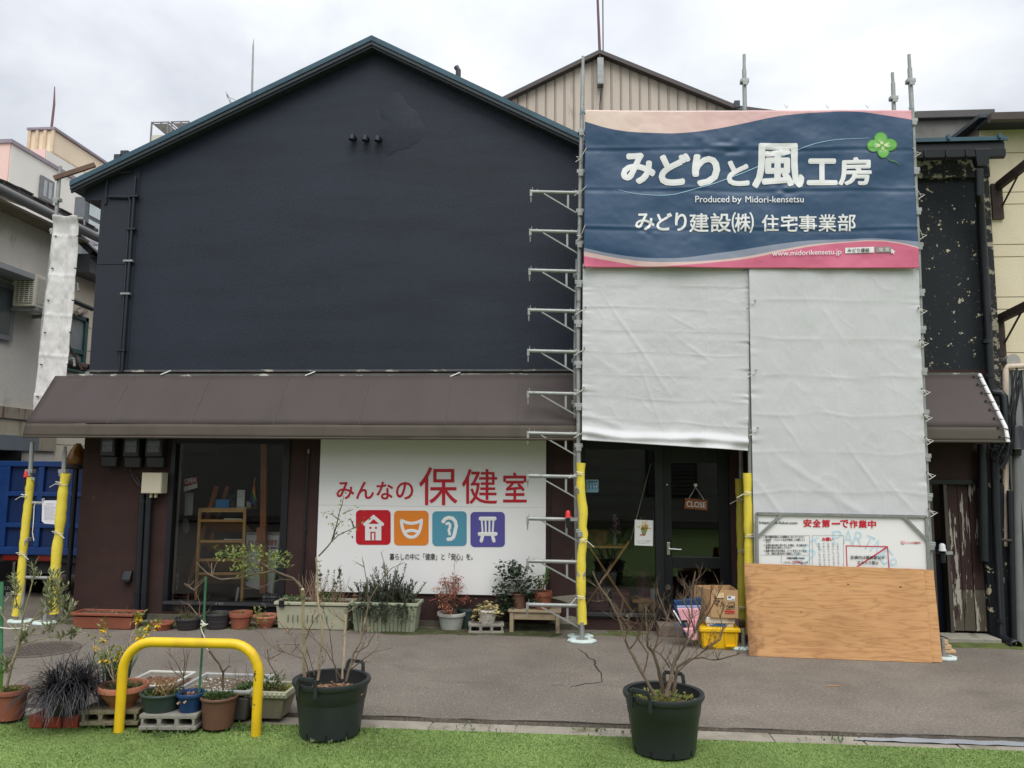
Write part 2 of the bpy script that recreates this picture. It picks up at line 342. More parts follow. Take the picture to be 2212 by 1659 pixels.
# ================================================================== ground
asph = struct(MB().box(-60, 60, -3.30, 70, -.05, 0).build('asphalt', M_ASPH))
struct(MB().box(-110, 110, -110, 110, -.3, -.055).build('ground', M_ASPH))
cr_ = random.Random(3)
def crack(pts, w):
    mb = MB(); P = []
    for a, b in zip(pts[:-1], pts[1:]):
        for i in range(5):
            t = i / 5; P.append(G(a[0] + (b[0] - a[0]) * t + cr_.uniform(-1.6, 1.6), a[1] + (b[1] - a[1]) * t + cr_.uniform(-.9, .9)))
    P.append(G(*pts[-1])); n = len(P)
    for i in range(n - 1):
        d = (P[i + 1] - P[i]); a = Vector((-d.y, d.x, 0)).normalized()
        wa = w * (.45 + .55 * math.sin(math.pi * i / n)) * cr_.uniform(.6, 1.3) / 2; wb = w * (.45 + .55 * math.sin(math.pi * (i + 1) / n)) / 2
        z = Vector((0, 0, .003 + .0004 * (i % 2)))
        mb.add([P[i] + a * wa + z, P[i] - a * wa + z, P[i + 1] - a * wb + z, P[i + 1] + a * wb + z], [(0, 1, 2, 3)])
    return mb.build('crack', M_CRACK, asph, recalc=False)
M_CRACK = pm('crack_dark', c(50, 46, 42), .95, .3, 30, spots=(c(92, 84, 60), 18, .6, .1))
def cu(x, y): return (1097.2 + x / 3.666, 1234.4 + y / 3.666)
crack([cu(*q) for q in ((560, 615), (610, 650), (640, 690), (690, 705), (688, 750), (735, 800), (742, 878))], .016)
crack([cu(*q) for q in ((742, 878), (690, 885), (620, 890), (560, 905), (490, 915))], .014)
crack([cu(*q) for q in ((440, 900), (340, 906))], .008)
crack([cu(*q) for q in ((880, 905), (1000, 912))], .005)
crack([cu(*q) for q in ((-640, 870), (-350, 880), (-200, 885))], .004)
# broken dark edge of the asphalt along the kerb
eg = MB(); xs = np.linspace(-7, 7, 260); yy = -3.30 + .012 * fbm(xs * 4, xs * 0, 5)
for i in range(259):
    eg.add([(xs[i], yy[i] + .005, .0035), (xs[i], -3.305, .0035), (xs[i + 1], -3.305, .0035), (xs[i + 1], yy[i + 1] + .005, .0035)], [(0, 1, 2, 3)])
eg.build('asphalt_edge', M_CRACK, asph, recalc=False)
# kerb stones
kerb = struct(MB().box(-12, 12, -3.493, -3.307, -.055, -.034).build('kerb', M_CONC))
M_KERB = pm('kerb_concrete', c(150, 143, 130), .92, .2, 5, bump=.6, bscale=120, spots=(c(112, 106, 84), 4, .56, .15))
x = -7.2; st = None
jx = [G(933, 1557).x, G(1114.6, 1566).x, G(1295, 1570).x, G(1667, 1585).x]
edges = [jx[0] - .6 * i for i in range(10, 0, -1)] + jx[:3] + [(jx[2] + jx[3]) / 2, jx[3]] + [jx[3] + .6 * i for i in range(1, 6)]
for a, b in zip(edges[:-1], edges[1:]):
    MB().box(a + .006, b - .006, -3.485, -3.312, -.05, -.022 + rng.uniform(-.003, .003)).build('kerb_stone', M_KERB, kerb, bev=.004)
# artificial turf
M_TURFB = pm('turf_backing', (.155, .235, .06, 1), .9, .2, 8)
turf = struct(MB().box(-5.6, 40, -60, -3.478, -.056, -.024).build('turf', M_TURFB))
def blades():
    g = np.random.default_rng(4); n = 300000
    X = g.uniform(-5.0, 4.4, n); Y = g.uniform(-4.75, -3.485, n)
    h = g.uniform(.005, .010, n) * (1 + .25 * fbm(X * 2, Y * 2, 8)); a = g.uniform(0, 2 * np.pi, n); w = g.uniform(.0020, .0034, n)
    ln = g.uniform(.004, .016, n); la = g.uniform(0, 2 * np.pi, n)
    z0 = -.024
    A = np.stack([X + np.cos(a) * w, Y + np.sin(a) * w, np.full(n, z0)], 1); B = np.stack([X - np.cos(a) * w, Y - np.sin(a) * w, np.full(n, z0)], 1)
    T = np.stack([X + np.cos(la) * ln, Y + np.sin(la) * ln, z0 + h], 1)
    V = np.stack([A, B, T], 1).reshape(-1, 3)
    me = bpy.data.meshes.new('artificial_grass'); me.vertices.add(3 * n); me.vertices.foreach_set('co', V.ravel())
    me.loops.add(3 * n); me.loops.foreach_set('vertex_index', np.arange(3 * n)); me.polygons.add(n); me.polygons.foreach_set('loop_start', np.arange(0, 3 * n, 3))
    me.update(calc_edges=True)
    m, nt, p = newmat('turf_blades'); L = nt.links.new
    gi = N_(nt, 'ShaderNodeNewGeometry'); tcn = N_(nt, 'ShaderNodeTexCoord'); nn = N_(nt, 'ShaderNodeTexNoise', Scale=1.5, Detail=5); L(tcn.outputs['Object'], nn.inputs['Vector'])
    r = N_(nt, 'ShaderNodeValToRGB'); L(gi.outputs['Random Per Island'], r.inputs[0])
    r.color_ramp.elements[0].color = (.175, .265, .070, 1); r.color_ramp.elements[1].color = (.245, .345, .11, 1)
    mxx = N_(nt, 'ShaderNodeMixRGB', blend_type='MULTIPLY'); mxx.inputs[0].default_value = 1; L(r.outputs[0], mxx.inputs[1])
    mr = N_(nt, 'ShaderNodeMapRange'); mr.inputs[1].default_value = .3; mr.inputs[2].default_value = .7; mr.inputs[3].default_value = .72; mr.inputs[4].default_value = 1.2; L(nn.outputs['Fac'], mr.inputs[0]); L(mr.outputs[0], mxx.inputs[2])
    L(mxx.outputs[0], p.inputs['Base Color']); p.inputs['Roughness'].default_value = .55; p.inputs['Specular IOR Level'].default_value = .3
    o = finish('artificial_grass', me, m, None); tag(o, 'short bright green artificial grass in front of the kerb', 'grass', kind='stuff')
blades()
# moss along the wall foot
def moss(x0, x1, y0, y1, seed, th, name='moss', hgt=.018, col=None):
    nx, ny = int((x1 - x0) / .025), int((y1 - y0) / .025)
    gx, gy = np.meshgrid(np.linspace(x0, x1, nx), np.linspace(y0, y1, ny), indexing='ij')
    d = fbm(gx * 2.2, gy * 3.2, seed, 4) * .5 + .35 - np.abs((gy - (y0 + y1) / 2) / (y1 - y0) * 2) ** 2 * .8
    z = np.where(d > th, .004 + hgt * np.clip(d - th, 0, 1) + .006 * (fbm(gx * 40, gy * 40, seed + 3, 2) * .5 + .5), -.004)
    V = np.stack([gx, gy, z], -1).reshape(-1, 3); mb = MB(); mb.v = [tuple(q) for q in V]
    for i in range(nx - 1):
        for j in range(ny - 1):
            if (d[i:i + 2, j:j + 2] > th).any(): mb.f.append((i * ny + j, (i + 1) * ny + j, (i + 1) * ny + j + 1, i * ny + j + 1))
    return mb.build(name, col or M_MOSS, None, recalc=False, smooth=True)
M_MOSS = pm('moss_green', (.055, .062, .020, 1), .95, .45, 9, bump=.8, bscale=160, spots=(c(70, 58, 46), 4, .55, .12))
M_MOSS2 = pm('moss_bright', (.10, .125, .030, 1), .95, .4, 9, bump=.8, bscale=160, spots=(c(80, 66, 48), 6, .56, .12))
tag(moss(-6.1, .2, -.56, -.04, 11, .22), 'dark mossy growth along the foot of the maroon wall', 'moss', kind='stuff')
tag(moss(.0, 1.35, -.42, -.05, 12, .10, col=M_MOSS2), 'bright green moss below the shop window sill', 'moss', kind='stuff')
tag(moss(3.5, 4.9, -.5, -.1, 13, .1, col=M_MOSS2), 'green moss at the foot of the weathered door', 'moss', kind='stuff')
# manhole
M_IRON = pm('cast_iron', c(92, 84, 77), .8, .2, 8); mh = G(86, 1403); mhole = thing('manhole_cover', 'round cast iron manhole cover behind the black grass pot', 'manhole cover', (mh.x, mh.y, 0))
MB().lathe((mh.x, mh.y, 0), [(.36, .001), (.36, .006), (.31, .006), (.30, .003), (0, .003)], 40).build('rim', M_IRON, mhole)
mm = MB()
for i in range(-5, 6):
    for j in range(-5, 6):
        if math.hypot(i, j) * .052 < .27: mm.box(mh.x + i * .052 - .017, mh.x + i * .052 + .017, mh.y + j * .052 - .017, mh.y + j * .052 + .017, .003, .008)
mm.build('tread', M_IRON, mhole)

# ================================================================== shop house
XL = -5.96; YV = -.16
L_, R0, P_ = W(152, 393, YV), W(803, 79, YV), W(1250, 290, YV)
sl_r = (R0.z - P_.z) / (P_.x - R0.x); RE = Vector((R0.x + (R0.z - L_.z) / sl_r, YV, L_.z))
house = thing('shop_house', 'dark navy gabled two storey shop house with maroon ground floor', 'building', (XL, 0, 0))
def roofz(x_, d=0): return (L_.z + (x_ - L_.x) * (R0.z - L_.z) / (R0.x - L_.x) if x_ < R0.x else R0.z - (x_ - R0.x) * sl_r) - d
TH = .10
MB().prism([(L_.x, L_.z), (R0.x, R0.z), (RE.x, RE.z), (RE.x, RE.z - TH), (R0.x, R0.z - TH), (L_.x, L_.z - TH)], YV, 4.2).build('roof', M_ROOF, house)
fas = MB()
for a, b in ((L_, R0), (R0, RE)):
    fas.prism([(a.x, a.z + .012), (b.x, b.z + .012), (b.x, b.z - .055), (a.x, a.z - .055)], YV - .014, YV - .002)
fas.build('verge_fascia', M_TEAL, house)
sf = MB()
for a, b in ((L_, R0), (R0, RE)):
    sf.prism([(a.x, a.z - .068), (b.x, b.z - .068), (b.x, b.z - TH - .03), (a.x, a.z - TH - .03)], YV + .02, YV + .05)
sf.build('soffit_board', M_SOFFIT, house)
# roof fixings poking above the left verge
for u_, v_ in ((268, 328), (254, 336)):
    q = W(u_, v_, 0); MB().box(q.x - .05, q.x + .05, .0, .12, q.z - .12, q.z + .02).build('roof_clip', M_ROOF, house)
q = W(990, 152, .4); MB().tube([(q.x, .4, q.z - .5), (q.x, .4, q.z), (q.x - .03, .4, q.z + .05)], .035).build('vent_pipe', M_ROOF, house)
ZA = W(600, 801, 0).z; XRW = 1.12
MB().prism([(XL, ZA), (XRW, ZA), (XRW, roofz(XRW, TH)), (R0.x, roofz(R0.x, TH)), (XL, roofz(XL, TH))], 0, .15).build('upper_wall', M_NAVY, house)
ez = W(200, 433, 0).z; ex = L_.x + .1
MB().prism([(ex, ez), (XL, ez), (XL, roofz(XL, TH)), (ex, roofz(ex, TH))], -.006, 4.0).build('eave_box', M_NAVY2, house)
xs0, xs1 = W(305, 340, 0).x, W(276, 798, 0).x; xs_ = (xs0 + xs1) / 2; zs = W(250, 572, 0).z
MB().prism([(XL - .004, ZA), (xs_, ZA), (xs_, zs - .004), (XL - .004, zs - .004)], -.012, -.002).build('corner_panel', M_NAVY2, house, bev=.003)
MB().prism([(XL - .004, zs + .002), (xs_, zs + .002), (xs_, roofz(xs_, TH + .02)), (XL - .004, roofz(XL, TH + .02))], -.011, -.002).build('corner_panel', M_NAVY2, house, bev=.003)
MB().box(XL, XL + .15, .15, 4.0, 0, roofz(XL, TH)).build('side_wall', M_NAVY2, house)
MB().box(XL + .15, 4.4, 3.85, 3.98, 0, L_.z - .1).build('rear_wall', M_NAVY2, house)
# conduits on the upper wall
def pipe(pts, r, name, mat, par, Y=-.03, n=10): return MB().tube([W(u, v, Y) for u, v in pts], r, n).build(name, mat, par, smooth=True)
pipe([(277, 424), (281, 434), (257.4, 799)], .013, 'conduit', M_NAVY2, house, -.04); pipe([(292.6, 381), (263, 802)], .017, 'conduit', M_NAVY2, house, -.045)
pipe([(243, 373), (283, 371)], .022, 'conduit_stub', M_NAVY2, house); pipe([(234, 425), (277, 426)], .022, 'conduit_stub', M_NAVY2, house)
pipe([(231.5, 376), (228, 441)], .018, 'conduit_stub', M_NAVY2, house, -.02)
for v_, u_ in ((494, 282), (563, 276), (634, 270), (756, 260), (423, 288)):
    q = W(u_, v_, -.06); MB().box(q.x - .06, q.x + .06, -.066, -.02, q.z - .012, q.z + .012).build('pipe_clip', M_GALV if v_ in (563, 634) else M_NAVY2, house)
for u_, v_ in ((760, 297), (788, 299), (815, 300)):
    q = W(u_, v_, -.1); MB().tube([(q.x, .0, q.z + .03), (q.x, -.07, q.z + .03), (q.x, -.10, q.z + .015), (q.x, -.105, q.z - .03)], [.036, .036, .036, .036], 14).build('vent_cap', M_NAVY2, house, smooth=True)
# blistered plaster patch on the gable
pg = np.random.default_rng(2); pp = []
for a in np.linspace(0, 2 * np.pi, 44, endpoint=False):
    r_ = 1 + .16 * math.sin(3 * a + 1) + .05 * math.sin(7 * a) + .03 * pg.normal()
    pp.append((862 + 48 * r_ * math.cos(a), 272 + 62 * r_ * math.sin(a)))
mbp = MB(); ctr = W(862, 272, -.004); ring = [W(u, v, 0) for u, v in pp]; ring2 = [p.lerp(ctr, .06) + Vector((0, -.0045, 0)) for p in ring]
n = len(ring); mbp.add(ring + ring2 + [ctr + Vector((0, -.0005, 0))], [(i, (i + 1) % n, n + (i + 1) % n, n + i) for i in range(n)] + [(n + i, n + (i + 1) % n, 2 * n) for i in range(n)])
mbp.build('plaster_patch', M_NAVY, house, smooth=True)
# ---------------- ground floor walls with openings
w1 = rect(362, 950, 621, 1320, 0); Z1 = 2.24
X1a, X1b, Z1a = w1[0], w1[1], w1[2]
X2a, X2b = W(1257, 1200, 0).x, W(1580, 1200, 0).x
for a, b, z0_, z1_ in ((XL, X1a, 0, ZA), (X1a, X1b, 0, Z1a), (X1a, X1b, Z1, ZA), (X1b, X2a, 0, ZA), (X2a, X2b, 0, .13), (X2a, X2b, 2.3, ZA)):
    MB().box(a, b, .0, .15, z0_, z1_).build('lower_wall', M_MAROON, house)
MB().box(XL - .01, X2a + .02, -.05, .0 - .002, 0, .06).build('wall_plinth', pm('plinth', c(92, 88, 76), .95, .25, 5, bump=.6, bscale=60, spots=(c(62, 66, 40), 4, .5, .12)), house)
# flaked plaster bits right of the bench
fl = MB()
for P__ in ([(1185, 1290), (1252, 1284), (1254, 1311), (1236, 1306), (1215, 1298)], [(1172, 1352), (1200, 1338), (1232, 1330), (1252, 1335), (1253, 1366), (1206, 1362)]):
    upoly(P__, -.004, fl, .003)
fl.build('bare_plaster', pm('bare_plaster', c(150, 145, 130), .9, .2, 8, bump=.5, bscale=60), house)
# interior
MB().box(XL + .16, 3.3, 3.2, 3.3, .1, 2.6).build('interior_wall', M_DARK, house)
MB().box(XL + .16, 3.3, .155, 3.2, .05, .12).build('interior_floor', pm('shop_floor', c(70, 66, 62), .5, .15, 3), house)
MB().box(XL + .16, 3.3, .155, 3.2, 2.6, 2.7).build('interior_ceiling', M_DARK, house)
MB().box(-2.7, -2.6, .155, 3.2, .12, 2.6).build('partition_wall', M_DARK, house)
# shop window frames
def window(a, b, z0_, z1_, Y, fw, bars=(), pname='window', top=None):
    m_ = MB(); t_ = top or fw
    m_.box(a, a + fw, Y, Y + .07, z0_ + fw, z1_ - t_).box(b - fw, b, Y, Y + .07, z0_ + fw, z1_ - t_).box(a, b, Y, Y + .07, z1_ - t_, z1_).box(a, b, Y, Y + .07, z0_, z0_ + fw)
    o = m_.build(pname, M_BLACK, house, bev=.004)
    MB().box(a + fw - .005, b - fw + .005, Y + .03, Y + .036, z0_ + fw - .005, z1_ - t_ + .005).build('pane', M_GLASS, o)
    return o
g1 = rect(377, 959, 610, 1299, .05)
m_ = MB(); m_.box(X1a, g1[0], -.02, .09, Z1a, Z1).box(g1[1], X1b, -.02, .09, Z1a, Z1).box(g1[0], g1[1], -.02, .09, g1[3], Z1).box(g1[0], g1[1], -.02, .09, Z1a, g1[2])
win1 = m_.build('window', M_BLACK, house, bev=.004)
MB().box(g1[0] - .005, g1[1] + .005, .03, .036, g1[2] - .005, g1[3] + .005).build('pane', M_GLASS, win1)
MB().box(X1a + .03, X1b + .02, -.06, -.018, g1[2] - .03, g1[2]).build('sill', pm('worn_sill', c(52, 52, 54), .6, .2, 8, spots=(c(150, 146, 138), 9, .62, .05)), win1)
g2 = rect(1266, 971, 1415, 1322, .05); zt2 = 2.3
xm0, xm1 = W(1415, 1150, .03).x, W(1433, 1150, .03).x
m_ = MB(); m_.box(X2a, g2[0], -.01, .1, .13, zt2).box(g2[1], xm1, -.01, .1, .13, zt2).box(g2[0], g2[1], -.01, .1, g2[3], zt2).box(g2[0], g2[1], -.01, .1, .13, g2[2])
win2 = m_.build('window', M_BLACK, house, bev=.004)
MB().box(g2[0] - .005, g2[1] + .005, .04, .046, g2[2] - .005, g2[3] + .005).build('pane', M_GLASS, win2)
q0, q1 = W(1264, 1322, 0).x, W(1416, 1322, 0).x
MB().box(q0, q1, -.05, -.012, g2[2] - .035, g2[2] - .005).build('sill', pm('worn_sill2', c(48, 48, 50), .6, .2, 8, spots=(c(150, 146, 138), 9, .6, .05)), win2)
# door
YD = .10
dg = rect(1451, 1000, 1553, 1203, YD); dl = rect(1451, 1228, 1553, 1330, YD); xd0, xd1 = xm1, W(1577, 1150, YD).x; zd0, zd1 = .14, 2.3
m_ = MB(); m_.box(xd0 + .01, dg[0], YD, YD + .05, zd0, zd1).box(dg[1], xd1, YD, YD + .05, zd0, zd1).box(dg[0], dg[1], YD, YD + .05, dg[3], zd1).box(dg[0], dg[1], YD, YD + .05, dl[3], dg[2]).box(dg[0], dg[1], YD, YD + .05, zd0, dl[2])
door = m_.build('door', M_BLACK, house, bev=.004); door['label'] = 'black glazed shop door with two panes and lever handle'
for r_ in (dg, dl): MB().box(r_[0] - .004, r_[1] + .004, YD + .02, YD + .026, r_[2] - .004, r_[3] + .004).build('pane', M_GLASS, door)
M_CHROME = pm('chrome', c(200, 200, 198), .25, .03, 5, metal=1)
h = W(1444, 1185, YD - .01); MB().box(h.x - .018, h.x + .018, YD - .014, YD - .002, h.z - .07, h.z + .07).tube([(h.x, YD - .01, h.z), (h.x, YD - .05, h.z), (h.x + .14, YD - .055, h.z - .005)], .009, 8).build('handle', M_CHROME, door, bev=.004)
h = W(1443, 1268, YD - .01); MB().cyl((h.x, YD - .03, h.z), (h.x, YD - .002, h.z), .03).build('lock', M_CHROME, door, smooth=True)
h = W(1441, 1047, YD - .01); MB().cyl((h.x, YD - .015, h.z), (h.x, YD - .002, h.z), .012).build('peephole', M_CHROME, door, smooth=True)
m_ = MB().box(xd1, X2b, .02, .15, .13, 2.3); m_.build('door_jamb', M_BLACK, house)
MB().box(xm1 - .1, X2b + .1, -.28, -.055, 0, .12).build('door_step', pm('step_concrete', c(120, 108, 98), .9, .15, 5, bump=.5, bscale=80), house, bev=.008)
# pipes, conduit on the lower wall
for a, b in (((308, 1066), (295, 1333)), ((322.7, 1066), (309.4, 1333))):
    pp_ = MB().tube([W(*a, -.07), W(*b, -.07)], .036, 12).build('drainpipe', M_STEELB, house, smooth=True)
    for v_ in (1084, 1279):
        t_ = (v_ - a[1]) / (b[1] - a[1]); q = W(a[0] + (b[0] - a[0]) * t_, v_, -.07); MB().cyl((q.x, q.y, q.z - .02), (q.x, q.y, q.z + .02), .041, n=12).build('collar', M_STEELB, pp_)
pipe([(666.4, 972), (662, 1075), (653, 1262)], .011, 'conduit', M_STEELB, house, -.02)
for u_, v_ in ((666.2, 975), (660, 1143), (657, 1190)):
    q = W(u_, v_, -.03); MB().cyl((q.x, -.025, q.z - .025), (q.x, -.025, q.z + .025), .014, n=10).build('conduit_joint', M_GALV if v_ < 1000 else M_STEELB, house)
r_ = rect(267, 1233, 284, 1256, -.03)
MB().prismx([(0, r_[3]), (-.03, r_[3]), (-.07, r_[2] + .03), (-.07, r_[2]), (0, r_[2])], r_[0], r_[1]).build('vent_hood', M_STEELB, house, bev=.004)
pipe([(1190, 985), (1187, 1270)], .007, 'cable', M_STEELB, house, -.01)
# ================================================================== awning over the ground floor
aT = W(120, 812, -.10); zt, xa0 = aT.z, aT.x
aB = W(58, 915, -.55); zb1 = aB.z; zb2 = W(600, 945, -.57).z; xa1 = W(2115, 809, -.10).x
awn = thing('awning', 'long brown canvas awning sloping over the shop front', 'awning', (xa0, 0, zt))
def sheet(xa, xb, prof, nx, seed, amp):
    mb = MB(); m_ = len(prof)
    for i in range(nx + 1):
        x_ = xa + (xb - xa) * i / nx
        for j, (y_, z_) in enumerate(prof):
            w_ = amp * float(fbm(np.array([x_ * 1.3]), np.array([j * .7]), seed, 3)[0])
            mb.v.append((x_, y_ - abs(w_) * .6, z_ + w_ * .5))
    for i in range(nx):
        for j in range(m_ - 1): mb.f.append((i * m_ + j, (i + 1) * m_ + j, (i + 1) * m_ + j + 1, i * m_ + j + 1))
    return mb
def lerp2(a, b, n): return [(a[0] + (b[0] - a[0]) * i / n, a[1] + (b[1] - a[1]) * i / n) for i in range(n + 1)]
seams = [xa0] + [W(u_, 870, -.3).x for u_ in (262, 437, 610, 790, 970, 1120)] + [1.2, 2.3, 3.3, xa1]
o = sheet(xa0, xa1, lerp2((-.10, zt), (-.55, zb1), 8), 120, 3, .007).build('canvas', M_AWN, awn, smooth=True, recalc=False)
s_ = o.modifiers.new('s', 'SOLIDIFY'); s_.thickness = .004
M_SEAM = pm('awning_seam', c(82, 73, 73), .65)
for i, x_ in enumerate(seams[1:-1]):
    MB().tube([(x_ + .05 * (1 - t) * 0, -.1075 - .45 * t, zt - (zt - zb1) * t + .002) for t in (0, .5, 1)], .0035, 5).build('seam', M_SEAM, awn)
o = sheet(xa0, xa1, lerp2((-.553, zb1 - .001), (-.58, zb2), 4), 90, 6, .006).build('valance', M_AWN2, awn, smooth=True, recalc=False)
o.modifiers.new('s', 'SOLIDIFY').thickness = .004
MB().tube([(xa0, -.575, zb2 - .004), (xa1, -.575, zb2 - .004)], .014, 8).build('hem', M_AWN2, awn, smooth=True)
MB().prismx([(-.102, zt), (-.55, zb1), (-.57, zb2), (-.02, zb2 + .04), (-.02, zt)], xa0 + .002, xa0 + .006).build('end_panel', M_AWN, awn)
MB().box(xa0 + .1, xa1 - .02, -.53, -.01, zb2 + .045, zb2 + .06).build('underside', pm('awning_under', c(66, 60, 60), .8), awn)
MB().box(xa0 + .16, xa1, -.11, -.005, zt - .005, zt + .022).build('mounting_rail', pm('weathered_rail', c(92, 92, 90), .7, .2, 6, spots=(c(190, 188, 180), 11, .58, .05, (.3, 1, 1))), awn)
MB().box(XL - .02, XRW, -.022, -.003, ZA - .012, ZA + .012).build('flashing', pm('flashing', c(84, 88, 88), .7, .2, 7, spots=(c(176, 172, 160), 9, .57, .06, (.35, 1, 1))), awn)
for u_, v_ in ((360, 804), (672, 806), (985, 808)):
    q = W(u_, v_, -.115); MB().bar((q.x - .07, -.118, q.z - .03), (q.x + .05, -.118, q.z + .02), .01, .012).build('cord', M_WHITE, awn)
# laced right edge
pA, pB, pC = Vector((xa1, -.105, zt)), Vector((xa1, -.555, zb1)), Vector((xa1, -.585, zb2 - .01))
MB().tube([pA, pA.lerp(pB, .5), pB, pC], .022, 10).build('edge_rope', M_WHITE, awn, smooth=True)
for t_ in (.06, .22, .38, .54, .70, .86, 1.02, 1.12):
    q = pA.lerp(pB, t_) if t_ <= 1 else pB.lerp(pC, min(1, (t_ - 1) * 6)); e_ = (pB - pA).normalized() * .02
    MB().tube([q + Vector((-.07, -.012, .012)), q + Vector((-.0, -.026, 0)), q + e_ * 1.5 + Vector((.024, 0, -.0))], .0045, 5).cyl(q + Vector((-.08, -.006, .012)), q + Vector((-.08, -.014, .012)), .012, n=8).build('lacing', M_BLACK, awn)

# ================================================================== side wing (right)
wing = thing('side_wing', 'black rendered side wing with flaking paint and gutter beside cream house', 'building', (4.0, 0, 0))
XR = W(2153, 700, 0).x; zE = W(2060, 347, 0).z; zl = W(2060, 387, 0).z
MB().box(XRW + .002, XR, .004, .15, ZA, zl).build('upper_wall', M_PEEL, wing)
MB().box(XRW + .002, XR + .01, -.05, .15, zl + .001, zE + .05).build('frieze', M_PEEL2, wing, bev=.006)
MB().box(W(2125, 700, 0).x, XR + .004, -.03, .0, ZA - .9, zl - .002).build('pilaster', M_PEEL2, wing, bev=.006)
zr = W(2060, 308, -.2).z
MB().prismx([(-.30, zr - .03), (-.30, zr), (3.2, zr + .95), (3.2, zr + .9), (0, zr - .03)], XRW - .2, XR + .06).build('roof', M_ROOF, wing)
MB().box(XRW - .2, XR + .08, -.325, -.302, zr - .035, zr + .01).build('eave_strip', M_TEAL, wing)
for i in range(8):
    x_ = XR - .55 * i; MB().box(x_ - .03, x_, -.345, -.29, zr - .02, zr + .035).build('roof_rib', M_TEAL, wing)
MB().box(XRW - .2, XR + .06, -.28, .0, zr - .12, zr - .04).build('eave_soffit', M_BLACK, wing)
gz = W(2060, 337, -.36).z; gx1 = W(2167, 337, -.36).x
MB().prismx([(-.42, gz + .045), (-.41, gz - .03), (-.37, gz - .05), (-.33, gz - .03), (-.325, gz + .045), (-.335, gz + .045), (-.34, gz - .02), (-.37, gz - .038), (-.40, gz - .02), (-.41, gz + .045)], 3.2, gx1).build('gutter', M_STEELB, wing, smooth=True)
for u_ in (1998, 2045, 2088):
    q = W(u_, 340, -.42); MB().tube([(q.x, -.425, gz + .05), (q.x, -.424, gz - .02), (q.x, -.38, gz - .058), (q.x, -.33, gz - .04)], .008, 6).build('gutter_hook', M_STEELB, wing)
hx = W(2118, 350, -.36).x
MB().taper(hx - .085, hx + .085, -.43, -.30, gz - .14, gz + .05, .03).build('hopper', M_STEELB, wing, bev=.006)
# downpipe
dp = [W(2115, 366, -.36), W(2116, 420, -.34), W(2117, 435, -.20), W(2119, 460, -.14), W(2131, 650, -.12), W(2141, 845, -.12)]
MB().tube(dp, .043, 12).build('downpipe', M_STEELB, wing, smooth=True)
dp2 = [W(2138, 843, -.13), W(2144, 848, -.13), W(2162, 849, -.16), W(2168, 856, -.17), W(2173, 930, -.2), W(2171, 945, -.2), W(2160, 950, -.16), W(2150, 955, -.13), W(2148, 975, -.12), W(2152, 1120, -.12), W(2163, 1370, -.14), W(2168, 1380, -.18), W(2185, 1390, -.34)]
dpo = MB().tube(dp2, .043, 12).build('downpipe', M_STEELB, wing, smooth=True)
e0 = W(2185, 1390, -.34); e1 = W(2196, 1397, -.42); MB().tube([e0, e1], .062, 14, cap=False).build('outlet', M_STEELB, dpo, smooth=True).modifiers.new('s', 'SOLIDIFY').thickness = .006
for P2 in (W(2131, 738, -.12), W(2138, 812, -.12), W(2151, 1030, -.12), W(2160, 1340, -.14)):
    MB().cyl(P2 + Vector((0, 0, -.02)), P2 + Vector((0, 0, .02)), .05, n=12).build('collar', M_STEELB, dpo)
pipe([(2122, 960), (2124, 1100), (2126, 1212)], .05, 'black_stack', M_STEELB, wing, -.09)
# lower front: hidden stretch, doorway, weathered panel
xo0, xo1 = W(2010, 1200, 0).x, W(2052, 1200, 0).x; xp0, xp1 = W(2053, 1200, 0).x, W(2126, 1200, 0).x; zo = W(2040, 1042, 0).z
MB().box(X2b + .002, xo0, .003, .15, 0, ZA).build('lower_wall', M_MAROON, wing)
MB().box(xo0, xp1 + .2, .0, .15, zo, ZA).build('lintel_wall', M_MAROON, wing)
MB().box(xo0, xp1, -.03, -.002, zo - .02, zo + .03).build('lintel_ledge', M_BLACK, wing)
MB().box(xp1, XR + .012, -.04, .15, 0, zo - .0).build('pilaster_foot', M_PEEL, wing, bev=.006)
jm = MB().box(xo1 - .035, xo1, -.01, .1, .02, zo - .02).box(xo0 + .02, xo0 + .05, -.01, .1, .02, zo - .02); jm.build('doorway_frame', pm('bronze_frame', c(86, 80, 74), .45, .1, 5, metal=.4), wing, bev=.003)
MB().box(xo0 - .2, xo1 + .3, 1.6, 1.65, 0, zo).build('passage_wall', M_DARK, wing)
zs_ = .52
bw = (xp1 - xp0) / 3
for i in range(3):
    a, b = xp0 + bw * i + .003, xp0 + bw * (i + 1) - .003
    MB().box(a, b, .02 + .004 * (i % 2), .06, zs_, zo - .02).build('plank', M_DOORP, wing, bev=.003)
    MB().box(a, b, .02 + .004 * (i % 2), .06, .08, zs_ - .001).build('plank', M_DOORW, wing, bev=.003)
MB().box(xp0 - .02, xp0 + .004, -.005, .05, .06, zo - .02).build('door_stile', M_DOORP, wing)
MB().box(W(2030, 1380, -.1).x, W(2145, 1380, -.1).x, -.28, .02, 0, .06).build('threshold', M_CONC, wing, bev=.01)
0 and MB().add(*(lambda P: (P, [(0, 1, 2, 3), (0, 4, 5, 1), (1, 5, 6, 2), (2, 6, 7, 3), (3, 7, 4, 0), (4, 7, 6, 5)]))([tuple(W(u, v, Y)) for u, v, Y in ((2070, 1345, .0), (2090, 1340, .0), (2104, 1372, -.12), (2060, 1372, -.12), (2072, 1345, .05), (2090, 1342, .05), (2104, 1372, .05), (2060, 1372, .05))])).build('mortar_lump', M_CONC, wing)

